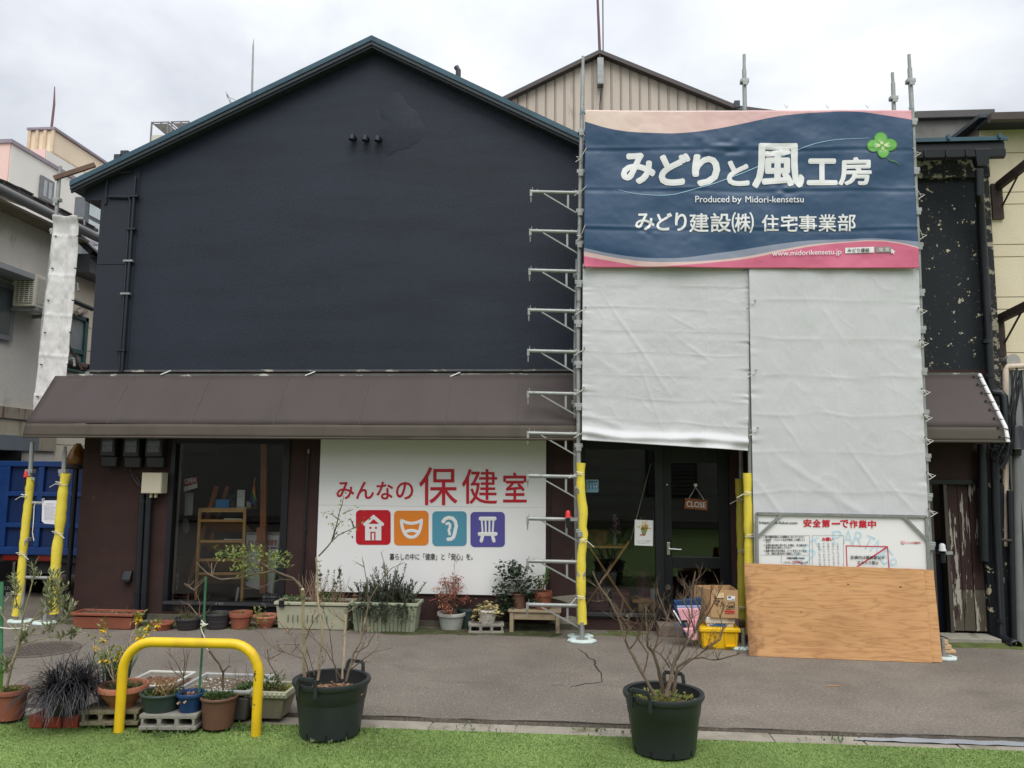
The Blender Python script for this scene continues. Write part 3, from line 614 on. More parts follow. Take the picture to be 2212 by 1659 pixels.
# ================================================================== cream house at the right
cream = thing('cream_house', 'cream sided house at the right edge with rusty brackets', 'building', (5.4, .1, 0))
YC = .12; cx0 = XR + .014; cx1 = 11.0
zseam = [0.03] + [W(2180, v_, YC).z for v_ in (1210, 1185, 1000, 975, 762, 668, 641.6, 554.7, 528, 441, 415, 330)] + [W(2180, 262, YC).z]
zseam = sorted(zseam)
MB().box(cx0, cx1, YC + .02, 6, 0, zseam[-1]).build('core_wall', pm('cream_joint', c(140, 124, 100), .9), cream)
for a, b in zip(zseam[:-1], zseam[1:]):
    for xa_, xb_ in ((cx0, cx0 + 3.0), (cx0 + 3.0, cx1)):
        MB().box(xa_ + .002, xb_ - .004, YC, YC + .018, a + .004, b - .004).build('siding_panel', M_CREAM, cream, bev=.003)
zc = W(2180, 250, -.1).z
MB().prismx([(-.12, zc - .02), (-.12, zc + .02), (5, zc + .25), (5, zc + .15)], cx0 - .12, cx1).build('roof', M_ROOF, cream)
gy = -.14; zg = W(2180, 258, gy).z
MB().prismx([(gy - .09, zg + .05), (gy - .08, zg - .03), (gy - .04, zg - .05), (gy, zg - .03), (gy + .01, zg + .05)], W(2133, 256, gy).x, cx1).build('gutter', pm('brown_gutter', c(82, 72, 68), .5), cream)
MB().box(cx0 - .05, cx1, -.1, YC, zc - .07, zc - .03).build('eave_soffit', M_SOFFIT, cream)
# rusty brackets standing out from the wall
for (a, b, l0, l1) in (((2147, 402), (2214, 362), (2148, 402), (2151, 473)), ((2151, 688), (2212, 668), (2158, 690), (2162, 770))):
    pa = W(*a, YC - .03); pb = pa + Vector((.02, -.75, .06)); z0_ = W(*l1, YC - .03).z
    br = MB().bar((pa.x + .03, YC - .02, pa.z + .03), (pa.x + .03, YC - .02, z0_), .12, .03, up=(0, 1, 0)).build('bracket_plate', M_RUST, cream)
    MB().bar(pa + Vector((.05, 0, 0)), pb + Vector((.05, 0, 0)), .06, .09).build('bracket_arm', M_RUST, br)
    MB().tube([(pa.x + .08, YC - .02, z0_ + .15), pb.lerp(pa, .45) + Vector((.05, 0, -.03))], .012, 6).build('bracket_stay', M_RUST, br)
q = W(2193, 778, -.05); lamp_ = MB().cyl((q.x, YC - .005, q.z), (q.x, -.02, q.z), .06, .075, n=20).build('wall_lamp', pm('lamp_grey', c(170, 166, 162), .5), cream, smooth=True)
MB().bar((q.x - .35, YC - .02, q.z - .0), (q.x - .08, YC - .02, q.z), .05, .07).build('lamp_bracket', M_RUST, lamp_)
MB().tube([W(2172, 1180, -.02), W(2172, 900, -.02), W(2172, 800, -.02), W(2175, 792, -.02), W(2230, 790, -.02)], .032, 10).build('vinyl_pipe', pm('cream_pipe', c(214, 196, 178), .45), cream, smooth=True)
MB().tube([W(2190, 1395, -.1), W(2181, 1060, -.1)], .03, 10).build('conduit', M_STEELB, cream, smooth=True)
MB().tube([W(2202, 1400, -.1), W(2195, 965, -.1)], .04, 10).build('conduit', pm('grey_pipe', c(120, 122, 122), .4), cream, smooth=True)
q = W(2192, 945, -.12); MB().lathe((q.x, -.12, q.z), [(.0, .13), (.075, .125), (.085, .1), (.1, -.12), (.105, -.13), (.06, -.135), (.05, -.2)], 20).build('cable_terminal', M_BLACK, cream, smooth=True)
MB().tube([W(2150, 1165, -.13), W(2185, 1168, -.13)], .018, 6).build('pipe_bracket', M_RUST, cream)
shx = W(2185, 1100, .02).x; mb = MB()
for i in range(14): mb.box(shx + .1 * i, shx + .1 * i + .06, .0, .1, 0, W(2190, 800, .05).z - .05 * 0)
mb.box(shx, shx + 1.5, .03, .1, 0, W(2190, 800, .05).z - .002).build('metal_shutter', pm('grey_sheet', c(128, 130, 132), .5, .1, 3), cream)
cab = MB(); gr = random.Random(5)
for i in range(9):
    u_ = 2182 + gr.uniform(-3, 14); P = [(u_ + gr.uniform(4, 18), 800 + gr.uniform(-6, 20)), (u_ + 6, 850), (u_ + gr.uniform(-4, 4), 900), (u_ - 4, 950), (u_ - gr.uniform(10, 26), 985 + gr.uniform(-5, 10)), (u_ - gr.uniform(20, 34), 1000 + gr.uniform(-10, 20))]
    cab.tube([W(u, v, -.16 - .01 * i) for u, v in P], .008, 5)
for i in range(12):
    u_, v_ = gr.uniform(2146, 2176), gr.uniform(935, 985); r1 = gr.uniform(8, 22); a0 = gr.uniform(0, 6)
    cab.tube([W(u_ + r1 * math.cos(a0 + k_ * .6), v_ + 1.2 * r1 * math.sin(a0 + k_ * .6), -.16 - .008 * k_) for k_ in range(8)], .006, 5)
cab.build('cable_bundle', M_BLACK, cream)

# ================================================================== grey building behind the wing
grey = thing('grey_parapet_building', 'weathered grey wall with brown coping behind the side wing', 'building', (4, 4.2, 0))
YB = 4.0; a, b = W(1985, 270, YB), W(2134, 300, YB)
MB().box(1.9, b.x, YB, YB + 4, 0, W(2060, 252, YB).z).build('wall', pm('grey_render', c(122, 120, 116), .9, .18, 2, spots=(c(70, 70, 68), 1.5, .5, .25), bump=.4), grey)
MB().box(1.7, W(2150, 245, YB - .1).x, YB - .1, YB + 4, W(2060, 253, YB - .1).z, W(2060, 237, YB - .1).z).build('coping', pm('brown_coping', c(84, 80, 80), .45, .1, 3), grey, bev=.01)

# ================================================================== beige corrugated gable house behind
beige = thing('beige_gable_house', 'beige ribbed metal gable house rising behind the scaffold', 'building', (.5, 8, 0))
YG = 8.0
r0, r1, r2, r3 = W(1098, 214, YG), W(1295, 118, YG), W(1590, 238, YG), W(1660, 252, YG)
M_BEIGE = pm('beige_ribbed', c(200, 187, 172), .55, .06, 2, stretch=(1, 1, .3), spots=(c(150, 138, 124), 2.4, .58, .2, (2, 2, .4)))
M_BEIGED = pm('beige_groove', c(160, 148, 136), .7)
line = [(r0.x - 2.4, r0.z - 2.4 * (r1.z - r0.z) / (r1.x - r0.x)), (r1.x, r1.z), (r2.x, r2.z), (r3.x + 2, r3.z - .3)]
def bz(x_):
    for (xa_, za_), (xb_, zb_) in zip(line[:-1], line[1:]):
        if xa_ <= x_ <= xb_: return za_ + (zb_ - za_) * (x_ - xa_) / (xb_ - xa_)
    return line[-1][1]
MB().prism([(line[0][0], 2)] + [(x_, z_ - .05) for x_, z_ in line] + [(line[-1][0], 2)], YG + .03, YG + 6).build('core_wall', M_BEIGED, beige)
pw = 20.2 * mpp(W(1300, 200, YG)); x_ = line[0][0] + .02
while x_ < line[-1][0] - pw:
    a, b = x_ + .008, x_ + pw - .008
    MB().prism([(a, 3.0), (b, 3.0), (b, bz(b) - .06), (a, bz(a) - .06)] if not (a < r1.x < b) else [(a, 3.0), (b, 3.0), (b, bz(b) - .06), (r1.x, r1.z - .06), (a, bz(a) - .06)], YG, YG + .025).build('siding_panel', M_BEIGE, beige)
    if b - a > .1:
        MB().prism([(a + .016, 3.0), (a + .032, 3.0), (a + .032, bz(a) - .08), (a + .016, bz(a) - .08)], YG - .012, YG).build('rib', M_BEIGED, beige)
    x_ += pw
rb = MB()
for (xa_, za_), (xb_, zb_) in zip(line[:-1], line[1:]):
    rb.prism([(xa_, za_ + .03), (xb_, zb_ + .03), (xb_, zb_ - .07), (xa_, za_ - .07)], YG - .18, YG + 6)
rb.build('roof', pm('dark_brown_roof', c(78, 72, 70), .55), beige)
q = W(1297, 160, YG - .1); MB().box(q.x - .07, q.x + .07, YG - .2, YG - .002, q.z - .28, q.z + .35).build('mast_bracket', M_GALV, beige)
MB().tube([W(1297, 150, YG - .12), W(1291, 0, YG - .12), W(1287, -80, YG - .12)], [.035, .028, .02], 8).build('mast', pm('red_mast', c(110, 74, 82), .5), beige)
MB().tube([W(1302, -40, YG - .1), W(1303, 150, YG - .1), W(1298, 200, YG - .1), W(1296, 225, YG - .1), W(1296, 300, YG - .05)], .014, 5).build('cable', M_BLACK, beige)
q = W(1588, 236, YG - .1); MB().box(q.x - .03, q.x + .09, YG - .2, YG, q.z, q.z + .16).build('snow_guard', M_ROOF, beige)

# ================================================================== buildings on the left, along the alley
XA = -8.6
M_OLDP = pm('old_plaster', c(232, 227, 216), .9, .06, 1.6, bump=.5, bscale=25, spots=(c(150, 140, 122), 1.3, .55, .25, (1, 1, .6), .7), spots2=(c(96, 88, 74), 3.2, .66, .14, (1, 1, .5), .6))
old = thing('old_plaster_house', 'old stained white plaster house along the left alley', 'building', (XA, 3, 0))
yA = WX(-60, 900, XA).y; yB_ = WX(122, 900, XA).y
zw = WX(60, 498, XA).z
MB().box(XA - 5, XA, yA - 2, yB_, 0, zw + .3).build('wall', M_OLDP, old)
zb_ = WX(40, 885, XA).z; MB().box(XA, XA + .05, yA - 2, yB_, zb_ - .15, zb_ + .02).build('belt_course', pm('belt', c(168, 158, 140), .9, .15, 3, spots=(c(120, 92, 72), 3, .58, .1, (3, 3, .4))), old)
MB().box(XA + .0, XA + .03, yA - 2, yB_, zb_ - .62, zb_ - .16).build('stained_band', pm('stained_band', c(188, 178, 156), .9, .1, 2, spots=(c(120, 100, 78), 3.5, .52, .2, (4, 4, .3))), old)
# eaves, gutter, tiles
e0, e1 = WX(0, 440, XA + .45), WX(112, 505, XA + .45)
MB().prism([(XA - 5, zw + 2.2), (XA + .5, zw + .28), (XA + .5, zw + .34), (XA - 5, zw + 2.3)], yA - 2, yB_).build('roof', pm('dark_tiles', c(74, 70, 68), .7, .2, 6), old)
for i in range(14):
    y_ = yA - 1.6 + i * .3
    if y_ + .29 > yB_: break
    MB().obox((XA + .36, y_ + .14, zw + .375 + .015 * (i % 3)), (.34, .27, .025), Matrix.Rotation(.34, 3, 'Y')).build('roof_tile', pm('dark_tile', c(70, 64, 62), .7, .2, 6) if i == 0 else bpy.data.materials['dark_tile'], old)
MB().tube([(XA + .56, yA - 2, zw + .16), (XA + .56, yB_, zw + .16)], .075, 10).build('gutter', pm('grey_gutter', c(112, 112, 112), .5, .15, 4), old, smooth=True)
for i in range(6): MB().box(XA + .02 + .06 * i, XA + .05 + .06 * i, yA - 2, yB_, zw + .10 - .0 * i, zw + .14).build('eave_slat', pm('weathered_slat', c(150, 138, 120), .8) if i == 0 else bpy.data.materials['weathered_slat'], old)
# window with small hood
hz = WX(20, 600, XA + .2).z
MB().box(XA, XA + .45, yA - 2, WX(56, 600, XA + .2).y, hz + .02, hz + .10).build('window_hood', pm('hood', c(150, 152, 156), .6, .1, 3), old)
wz0, wz1 = WX(8, 735, XA).z, WX(8, 612, XA).z; wy1 = WX(22, 700, XA).y
wf = MB().box(XA, XA + .06, yA - 1, wy1, wz0, wz1).build('window', pm('sash', c(140, 144, 148), .5), old)
MB().box(XA + .06, XA + .066, yA - .9, wy1 - .08, wz0 + .08, wz1 - .08).build('pane', pm('dark_pane', c(96, 104, 108), .15), wf)
# duct pipe and air conditioner
pipe_ = [WX(45, 603, XA + .08), WX(60, 612, XA + .1), WX(110, 650, XA + .1)]
MB().tube(pipe_, .05, 10).build('duct', M_WHITE, old, smooth=True)
acz0, acz1 = WX(60, 668, XA + .2).z, WX(60, 598, XA + .2).z
ac0 = W(42, 630, 0); ay = WX(74, 640, XA + .46).y
ac = thing('air_conditioner', 'cream air conditioner outdoor unit on the stained plaster wall', 'air conditioner', (XA + .3, ay, acz0))
MB().box(XA + .12, XA + .46, ay, ay + .72, acz0, acz1).build('case', pm('ac_cream', c(206, 202, 186), .5, .05, 3), ac, bev=.01)
MB().box(XA + .17, XA + .43, ay - .006, ay - .002, acz0 + .05, acz1 - .05).build('grille_back', M_BLACK, ac)
for i in range(13):
    z_ = acz0 + .06 + (acz1 - acz0 - .12) * i / 12; MB().box(XA + .16, XA + .44, ay - .018, ay - .008, z_ - .008, z_ + .008).build('slat', bpy.data.materials['ac_cream'], ac)
for j in range(3): MB().box(XA + .22 + .08 * j, XA + .235 + .08 * j, ay - .022, ay - .019, acz0 + .05, acz1 - .05).build('slat', bpy.data.materials['ac_cream'], ac)
MB().box(XA + .462, XA + .466, ay + .05, ay + .67, acz0 + .05, acz1 - .05).build('side_grille', pm('ac_mesh', c(176, 170, 158), .6, .2, 40), ac)
MB().box(XA + .0, XA + .48, ay + .05, ay + .10, acz0 - .06, acz0 - .005).box(XA, XA + .48, ay + .6, ay + .65, acz0 - .06, acz0 - .005).build('bracket', M_GALV, ac)
# grey shutter box and pillar below
sz1, sz0 = WX(20, 905 - 20, XA + .1).z, WX(20, 942, XA + .1).z
MB().box(XA, XA + .35, yA - 2, WX(54, 920, XA + .1).y, sz0, zb_ - .64).build('shutter_box', pm('blue_grey_box', c(132, 142, 150), .5, .1, 2), old)
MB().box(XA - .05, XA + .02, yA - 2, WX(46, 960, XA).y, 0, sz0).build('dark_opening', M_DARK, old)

# farther cream house with green window and tiled roof
fc = thing('green_window_house', 'cream house with green window frame and tiled roof down the alley', 'building', (XA, 6, 0))
yC0, yC1 = yB_ + .02, yB_ + 9
zc_ = WX(185, 615, XA).z; zt_ = WX(185, 575, XA + .3).z
MB().box(XA - 5, XA - .02, yC0, yC1, 0, zc_ + .5).build('wall', pm('cream_boards', c(240, 230, 208), .8, .05, 2), fc)
for i in range(9):
    z_ = .9 + i * .42
    if z_ < zc_ + .1: MB().box(XA - .019, XA - .002, yC0, yC1, z_, z_ + .405).build('siding_board', bpy.data.materials['cream_boards'], fc, bev=.003)
MB().box(XA - .3, XA + .38, yC0, yC1, zc_ + .10, zc_ + .42).build('eave_band', pm('grey_eave', c(84, 86, 90), .6), fc)
MB().box(XA + .381, XA + .42, yC0, yC1, zc_ + .40, zc_ + .45).build('eave_strip', M_TEAL, fc)
sl2 = .95
MB().prism([(XA + .42, zc_ + .45), (XA - .4, zc_ + .45 + .82 * sl2), (XA - .4, zc_ + .3 + .82 * sl2), (XA + .42, zc_ + .35)], yC0, yC1).build('roof', bpy.data.materials['dark_tiles'], fc)
M_TILE = pm('silver_tile', c(150, 148, 154), .4, .15, 5)
me_t = None
for r in range(3):
    for k_ in range(14):
        X_ = XA + .40 - .27 * r; z_ = zc_ + .50 + .27 * r * sl2; y_ = yC0 + .12 + .29 * k_
        if me_t is None:
            mb = MB()
            for i in range(7):
                t_ = i / 6 * 2 * math.pi; mb.v += [(.15, -.145 + .29 * i / 6, .025 * math.sin(t_) - .15 * sl2 + .02), (-.15, -.145 + .29 * i / 6, .025 * math.sin(t_) + .15 * sl2)]
            mb.f = [(2 * i, 2 * i + 1, 2 * i + 3, 2 * i + 2) for i in range(6)]
            o = mb.build('roof_tile', M_TILE, fc, local=True, smooth=True); o.modifiers.new('s', 'SOLIDIFY').thickness = .02; me_t = o
        else: o = me_t.copy(); COL.objects.link(o)
        o.parent = fc; o.location = Vector((X_, y_, z_ + .02)) - OFF[fc.name]
gz0, gz1 = WX(178, 800, XA).z, WX(178, 685, XA).z; gy0, gy1 = WX(157, 740, XA).y, WX(183, 740, XA).y
gw = MB().box(XA - .01, XA + .05, gy0 - .5, gy1, gz1 - .07, gz1).box(XA - .01, XA + .05, gy1 - .08, gy1, gz0, gz1).box(XA - .01, XA + .05, gy0 - .5, gy1, gz0 - .06, gz0 + .02).box(XA - .01, XA + .045, gy0 - .5, gy1 - .08, (gz0 + gz1) / 2 - .2, (gz0 + gz1) / 2 - .13).build('window', pm('green_sash', c(44, 88, 84), .5, .15, 6), fc)
MB().box(XA - .005, XA + .01, gy0 - .5, gy1 - .08, gz0, gz1 - .07).build('pane', pm('pale_pane', c(150, 156, 158), .2), gw)
MB().tube([WX(165, 676, XA + .1), WX(178, 672, XA + .08)], .045, 10).cyl(WX(178, 672, XA + .01), WX(178, 672, XA + .10), .085, n=12).build('vent', pm('vent_pink', c(190, 176, 164), .6), fc)
MB().tube([WX(158, 650, XA + .35), WX(200, 668, XA + .35)], .04, 6).build('rail', M_BLACK, fc)

# pinkish apartment block with water tank
XP = -17.0
apt = thing('apartment_block', 'pale pink and grey apartment block with rooftop water tank at left', 'building', (XP, 18, 0))
p0 = WX(26, 311, XP); p1 = WX(118, 378, XP)
ztop = p0.z; yP0, yP1 = p0.y, WX(225, 430, XP).y
M_APT = pm('apartment_grey', c(232, 230, 222), .85, .06, .6, spots=(c(160, 156, 142), .5, .55, .2, (1, 1, .4), .7))
M_PINK = pm('apartment_pink', c(240, 206, 196), .85, .06, .6)
MB().box(XP - 8, XP, yP0, yP1 + 6, 0, ztop).build('wall', M_APT, apt)
MB().box(XP - 8, XP - .02, yP0 - .05, yP0 - .002, 0, ztop + .02).build('end_wall', M_PINK, apt)
MB().box(XP - 8.1, XP + .06, yP0 - .1, yP1 + 6, ztop + .001, ztop + .12).build('coping', pm('violet_coping', c(150, 140, 150), .6), apt)
# window
wy0, wy1 = WX(84, 400, XP).y, WX(113, 400, XP).y; wz1_, wz0_ = WX(98, 392, XP).z, WX(98, 428, XP).z
wf = MB().box(XP, XP + .08, wy0, wy1, wz0_ - .1, wz1_ + .1).build('window', pm('apt_frame', c(120, 122, 124), .5), apt)
MB().box(XP + .08, XP + .09, wy0 + .12, (wy0 + wy1) / 2 - .05, wz0_, wz1_).build('pane', pm('apt_pane', c(168, 176, 178), .15), wf)
MB().box(XP + .08, XP + .09, (wy0 + wy1) / 2 + .05, wy1 - .12, wz0_, wz1_).build('pane', bpy.data.materials['apt_pane'], wf)
# roof hut + tank
hz1 = WX(118, 334, XP - .5).z; hy0 = WX(100, 345, XP - .5).y
hp = W(58, 334, hy0)
MB().box(hp.x, XP - .5, hy0, hy0 + 5.5, ztop, hz1).build('roof_hut', M_APT, apt)
MB().box(hp.x + .02, XP - .52, hy0 - .05, hy0 - .002, ztop + .1, hz1 + .01).build('hut_face', M_PINK, apt)
tk = MB(); ty0 = hy0 + .3; ta, tb = W(62, 330, ty0), W(117, 281, ty0); tz0, tz1 = ta.z, tb.z
tk.box(ta.x, tb.x, ty0, ty0 + 4.6, tz0, tz1)
tank = tk.build('water_tank', pm('tank_cream', c(240, 220, 192), .6, .05, .8), apt, bev=.04)
for i in range(4):
    x_ = ta.x + (tb.x - ta.x) * (i) / 3; MB().box(x_ - .05, x_ + .05, ty0 - .06, ty0 - .002, tz0, tz1).build('tank_rib', pm('tank_rib', c(210, 190, 160), .6) if i == 0 else bpy.data.materials['tank_rib'], tank)
MB().box(ta.x - .08, tb.x + .08, ty0 - .08, ty0 + 4.7, tz1 + .001, tz1 + .08).build('tank_lid', bpy.data.materials['violet_coping'], tank)
q = W(109, 281, ty0 + 2); MB().tube([(q.x, ty0 + 2, tz1), W(117, 225, ty0 + 2), W(118, 187, ty0 + 2)], [.05, .04, .015], 6).build('lightning_rod', pm('rod_red', c(120, 84, 92), .6), apt)
# glazed annex right of it, below the eaves
zn = WX(200, 440, -11).z
ann = thing('glazed_annex', 'grey building with large glass panes under the left eaves', 'building', (-11, 12, 0))
ya, yb = WX(181, 480, -11).y, WX(240, 480, -11).y
MB().box(-11.25, -11, ya, yb + 3, 0, WX(190, 428, -11).z).build('wall', pm('annex_grey', c(96, 102, 108), .5), ann)
for v0_, v1_ in ((434, 466), (476, 500)):
    MB().box(-10.99, -10.97, ya + .15, yb + 2, WX(195, v1_, -11).z, WX(195, v0_, -11).z).build('pane', pm('annex_pane', c(196, 208, 212), .12), ann)
# wall closing the alley, seen above the truck
alley = thing('alley_end_wall', 'pale wall with dark shutter closing the alley behind the truck', 'wall', (-9, 9.5, 0))
MB().box(-14, -5, 9.5, 9.8, 0, 3.0).build('wall', pm('alley_wall', c(176, 174, 168), .9, .1, 1.5), alley)
r_ = rect(104, 968, 165, 1010, 9.45); MB().box(r_[0], r_[1] + 1, 9.44, 9.49, 0, r_[3]).build('shutter', pm('alley_shutter', c(92, 90, 88), .7), alley)
r_ = rect(100, 948, 163, 967, 9.4); MB().box(r_[0], r_[1] + 1, 9.40, 9.49, r_[2], r_[3]).build('fascia_board', M_WHITE, alley)
# far rooftop with frame
YF = 34.0; far = thing('rooftop_penthouse', 'far cream rooftop hut with open metal frames above left roof slope', 'building', (-22, YF, 0))
a, b = W(327, 292, YF), W(396, 350, YF)
MB().box(a.x, b.x, YF, YF + 6, b.z - 12, a.z).build('wall', pm('far_cream', c(208, 204, 190), .8), far)
fr = MB(); t0, t1 = W(328, 263, YF), W(364, 263, YF)
def frame(u0, u1):
    x0_, x1_ = W(u0, 263, YF).x, W(u1, 263, YF).x; zt0 = W(345, 263, YF).z; z0_ = a.z
    m_ = MB()
    for x_ in (x0_, x1_):
        for y_ in (YF, YF + 3.5): m_.box(x_ - .04, x_ + .04, y_ - .04, y_ + .04, z0_ - .6, zt0)
    for y_ in (YF, YF + 3.5): m_.box(x0_ + .04, x1_ - .04, y_ - .03, y_ + .03, zt0 - .06, zt0 - .003)
    for x_ in (x0_, (x0_ + x1_) / 2, x1_): m_.box(x_ - .03, x_ + .03, YF + .04, YF + 3.46, zt0 - .055, zt0 - .006)
    o = m_.build('frame', pm('frame_grey', c(128, 128, 130), .6), far)
    MB().box(x0_ + .1, x1_ - .1, YF + .1, YF + 3.4, zt0 - .09, zt0 - .07).build('frame_mesh', pm('mesh_grey', c(168, 170, 172), .7), o)
frame(328, 364); frame(371, 407)
q = W(547, 85, 22); mast = MB().tube([W(544, 215, 22), W(547, 100, 22), W(548, 84, 22)], [.05, .035, .008], 6).build('lightning_mast', M_GALV); tag(mast, 'thin pale lightning rod above the left roof slope', 'mast')
an = MB().tube([W(497, 222, 18), W(491, 203, 18)], .02, 5)
for k_, v_ in enumerate((203, 208, 213)): an.tube([W(488 + 5 * k_, v_ - 5 + k_ * 3, 18), W(492 + 4 * k_, v_ + 9 + k_ * 2, 18)], .012, 4)
an.tube([W(489, 207, 18), W(508, 216, 18)], .012, 4)
tag(an.build('tv_antenna', M_GALV), 'small television antenna peeking over the left roof slope', 'antenna')

# house across the street: mirrored in the shop windows
opp = thing('opposite_house', 'white sided house across the turf mirrored in the shop glass', 'building', (0, -17, 0))
MB().box(-14, 14, -22, -17, 0, 5.4).build('core_wall', pm('opp_core', c(120, 116, 108), .8), opp)
for i in range(12):
    MB().box(-14, 14, -16.998, -16.97, .2 + i * .43, .2 + i * .43 + .415).build('siding_board', pm('opp_white', c(150, 148, 142), .7) if i == 0 else bpy.data.materials['opp_white'], opp)
MB().box(-14.5, 14.5, -22.5, -16.4, 5.401, 5.6).build('roof', M_ROOF, opp)
for x_ in (-8, -2.2, 2.4, 7):
    w_ = MB().box(x_, x_ + 1.7, -16.968, -16.93, 1.0, 2.7).build('window', M_BLACK, opp)
    for j in range(12): MB().box(x_ + .08, x_ + 1.62, -16.928, -16.90, 1.08 + j * .13, 1.16 + j * .13).build('louvre', pm('louvre', c(90, 92, 92), .6) if (j, x_) == (0, -8) else bpy.data.materials['louvre'], w_)
# ================================================================== white shop signboard
YS = -.03
def cs(x_, y_): return (658.3 + x_ / 3.666, 921.7 + y_ / 3.666)
r_ = rect(687, 948, 1179, 1283, YS)
sgn = thing('signboard', 'large white shop sign with red lettering and four coloured icons', 'sign', (r_[0], YS, r_[2]))
xmid = (r_[2] + r_[3]) / 2 + .04; zj = W(930, 1094, YS).z
MB().box(r_[0], r_[1], YS, -.003, r_[2], zj - .001).build('panel', M_SIGNW, sgn, bev=.002)
MB().box(r_[0], r_[1], YS, -.003, zj + .001, r_[3] + .25).build('panel', M_SIGNW, sgn, bev=.002)
M_RED = pm('sign_red', c(196, 30, 52), .4, .03, 3); M_INK = pm('sign_ink', c(56, 44, 42), .5, .03, 3)
T = []
for ch, x0, y0, x1, y1 in (('み', 252, 437, 390, 575), ('ん', 405, 435, 548, 573), ('な', 568, 435, 700, 577), ('の', 722, 437, 860, 577), ('保', 905, 320, 1210, 622), ('健', 1245, 335, 1525, 612), ('室', 1570, 362, 1758, 600)):
    a, b = cs(x0, y0), cs(x1, y1); T.append((ch, a[0], a[1], b[0], b[1], .014 if ch in 'みんなの' else (.004 if ch != '室' else .009)))
lettering(T, on(YS - .004), M_RED, sgn)
a, b = cs(672, 1003), cs(1330, 1056); lettering([('暮らしの中に「健康」と「安心」を。', a[0], a[1], b[0], b[1], .004)], on(YS - .004), M_INK, sgn)
def icon(x0, y0, x1, y1, col, draw):
    a, b = cs(x0, y0), cs(x1, y1); mb = MB(); upoly(rrect(a[0], a[1], b[0], b[1], 9), YS - .004, mb, .003)
    o = mb.build('icon_tile', pm('icon_colour', col, .4, .03, 3), sgn); draw(o); return o
def strokes(o, lines, w, mat=None, k=.12, Yo=YS - .006, one=True):
    mb = MB()
    for ln in lines:
        P = [W(*cs(*q), Yo) for q in ln]; r = w / 3.666 * mpp(P[0]) / 2
        mb.tube(P, r, 10, flat=k)
        for q in (P[0], P[-1]): mb.lathe(q, [(0, -r), (r * .7, -r * .7), (r, 0), (r * .7, r * .7), (0, r)], 10, sy=k)
        if one: mb.build('icon_mark', mat or M_WHITE, o, smooth=True); mb = MB()
def polys(o, P, mat=None, Yo=YS - .008):
    mb = MB()
    for p in P: upoly([cs(*q) for q in p], Yo, mb, .003)
    mb.build('icon_mark', mat or M_WHITE, o)
def d_house(o):
    polys(o, [[(462, 768), (545, 696), (628, 768), (624, 784), (606, 786), (606, 900), (478, 900), (478, 786), (468, 784)]])
    polys(o, [[(508, 768), (545, 732), (586, 768)], [(512, 793), (527, 793), (527, 808), (512, 808)], [(556, 793), (571, 793), (571, 808), (556, 808)], [(520, 832), (560, 832), (560, 898), (550, 898), (550, 840), (530, 840), (530, 898), (520, 898)]], pm('icon_red', c(196, 24, 44), .4), YS - .0115)
def d_mouth(o):
    def q2(p0, p1, p2, n=10): return [((1 - t) ** 2 * p0[0] + 2 * t * (1 - t) * p1[0] + t * t * p2[0], (1 - t) ** 2 * p0[1] + 2 * t * (1 - t) * p1[1] + t * t * p2[1]) for t in [i / n for i in range(n + 1)]]
    strokes(o, [q2((765, 742), (845, 790), (925, 742)), q2((765, 742), (775, 876), (845, 876)), q2((925, 742), (915, 876), (845, 876)), q2((790, 838), (845, 806), (900, 838))], 26)
def d_ear(o):
    strokes(o, [[(1096, 752), (1112, 730), (1140, 720), (1170, 726), (1192, 750), (1200, 785), (1190, 830), (1186, 850), (1178, 875), (1160, 890), (1135, 893)]], 30)
    strokes(o, [[(1123, 770), (1140, 763), (1150, 775), (1150, 800), (1140, 820), (1146, 842), (1148, 852)]], 22)
def d_chair(o):
    strokes(o, [[(1392, 728), (1504, 728)], [(1385, 850), (1512, 850)]], 32)
    strokes(o, [[(1402, 745), (1408, 835)], [(1432, 745), (1434, 835)], [(1463, 745), (1462, 835)], [(1494, 745), (1488, 835)]], 15)
    strokes(o, [[(1408, 866), (1398, 905)], [(1488, 866), (1498, 905)]], 28)
icon(405, 660, 680, 935, c(192, 22, 42), d_house); icon(707, 665, 980, 940, c(226, 132, 44), d_mouth)
icon(1010, 670, 1282, 945, c(84, 150, 174), d_ear); icon(1312, 675, 1585, 953, c(88, 82, 158), d_chair)

# ================================================================== meters and box on the maroon wall
M_METER = pm('meter_black', c(40, 41, 44), .4, .1, 5); M_MGLASS = pm('meter_window', c(86, 92, 96), .12, .35, 14, stretch=(1, 1, 3))
for (u0, v0, u1, v1), lb in (((215, 941, 251, 1008), 'black electricity meter at the wall corner, leftmost of three'), ((264.5, 941, 303, 1010), 'black electricity meter in the middle of the row of three'), ((312, 941, 353, 1010), 'black electricity meter nearest the shop window')):
    r_ = rect(u0, v0, u1, v1, -.12); m_ = thing('electricity_meter', lb, 'meter', (r_[0], -.05, r_[2]), 'meters under the awning')
    zm = r_[2] + (r_[3] - r_[2]) * .34
    MB().box(r_[0] + .01, r_[1] - .012, -.13, -.003, zm, r_[3] + .06).build('case', M_METER, m_, bev=.015)
    MB().taper(r_[0] + .01, r_[1], -.10, -.003, r_[2], zm - .004, .008).build('terminal_cover', M_METER, m_, bev=.012)
    MB().box(r_[0] + .04, r_[1] - .04, -.136, -.131, zm + .05, r_[3] + .02).build('window', M_MGLASS, m_, bev=.004)
r_ = rect(305.5, 1021, 349, 1066, -.16); jb = thing('junction_box', 'cream metal junction box above two black pipes', 'box', (r_[0], -.1, r_[2]))
M_JB = pm('cream_box', c(214, 206, 182), .5, .03, 4)
MB().box(r_[0], r_[1], -.16, -.02, r_[2], r_[3]).build('case', M_JB, jb, bev=.006)
MB().box(r_[0] + .006, r_[1] - .006, -.166, -.161, r_[2] + .006, r_[3] - .006).build('lid', M_JB, jb, bev=.003)
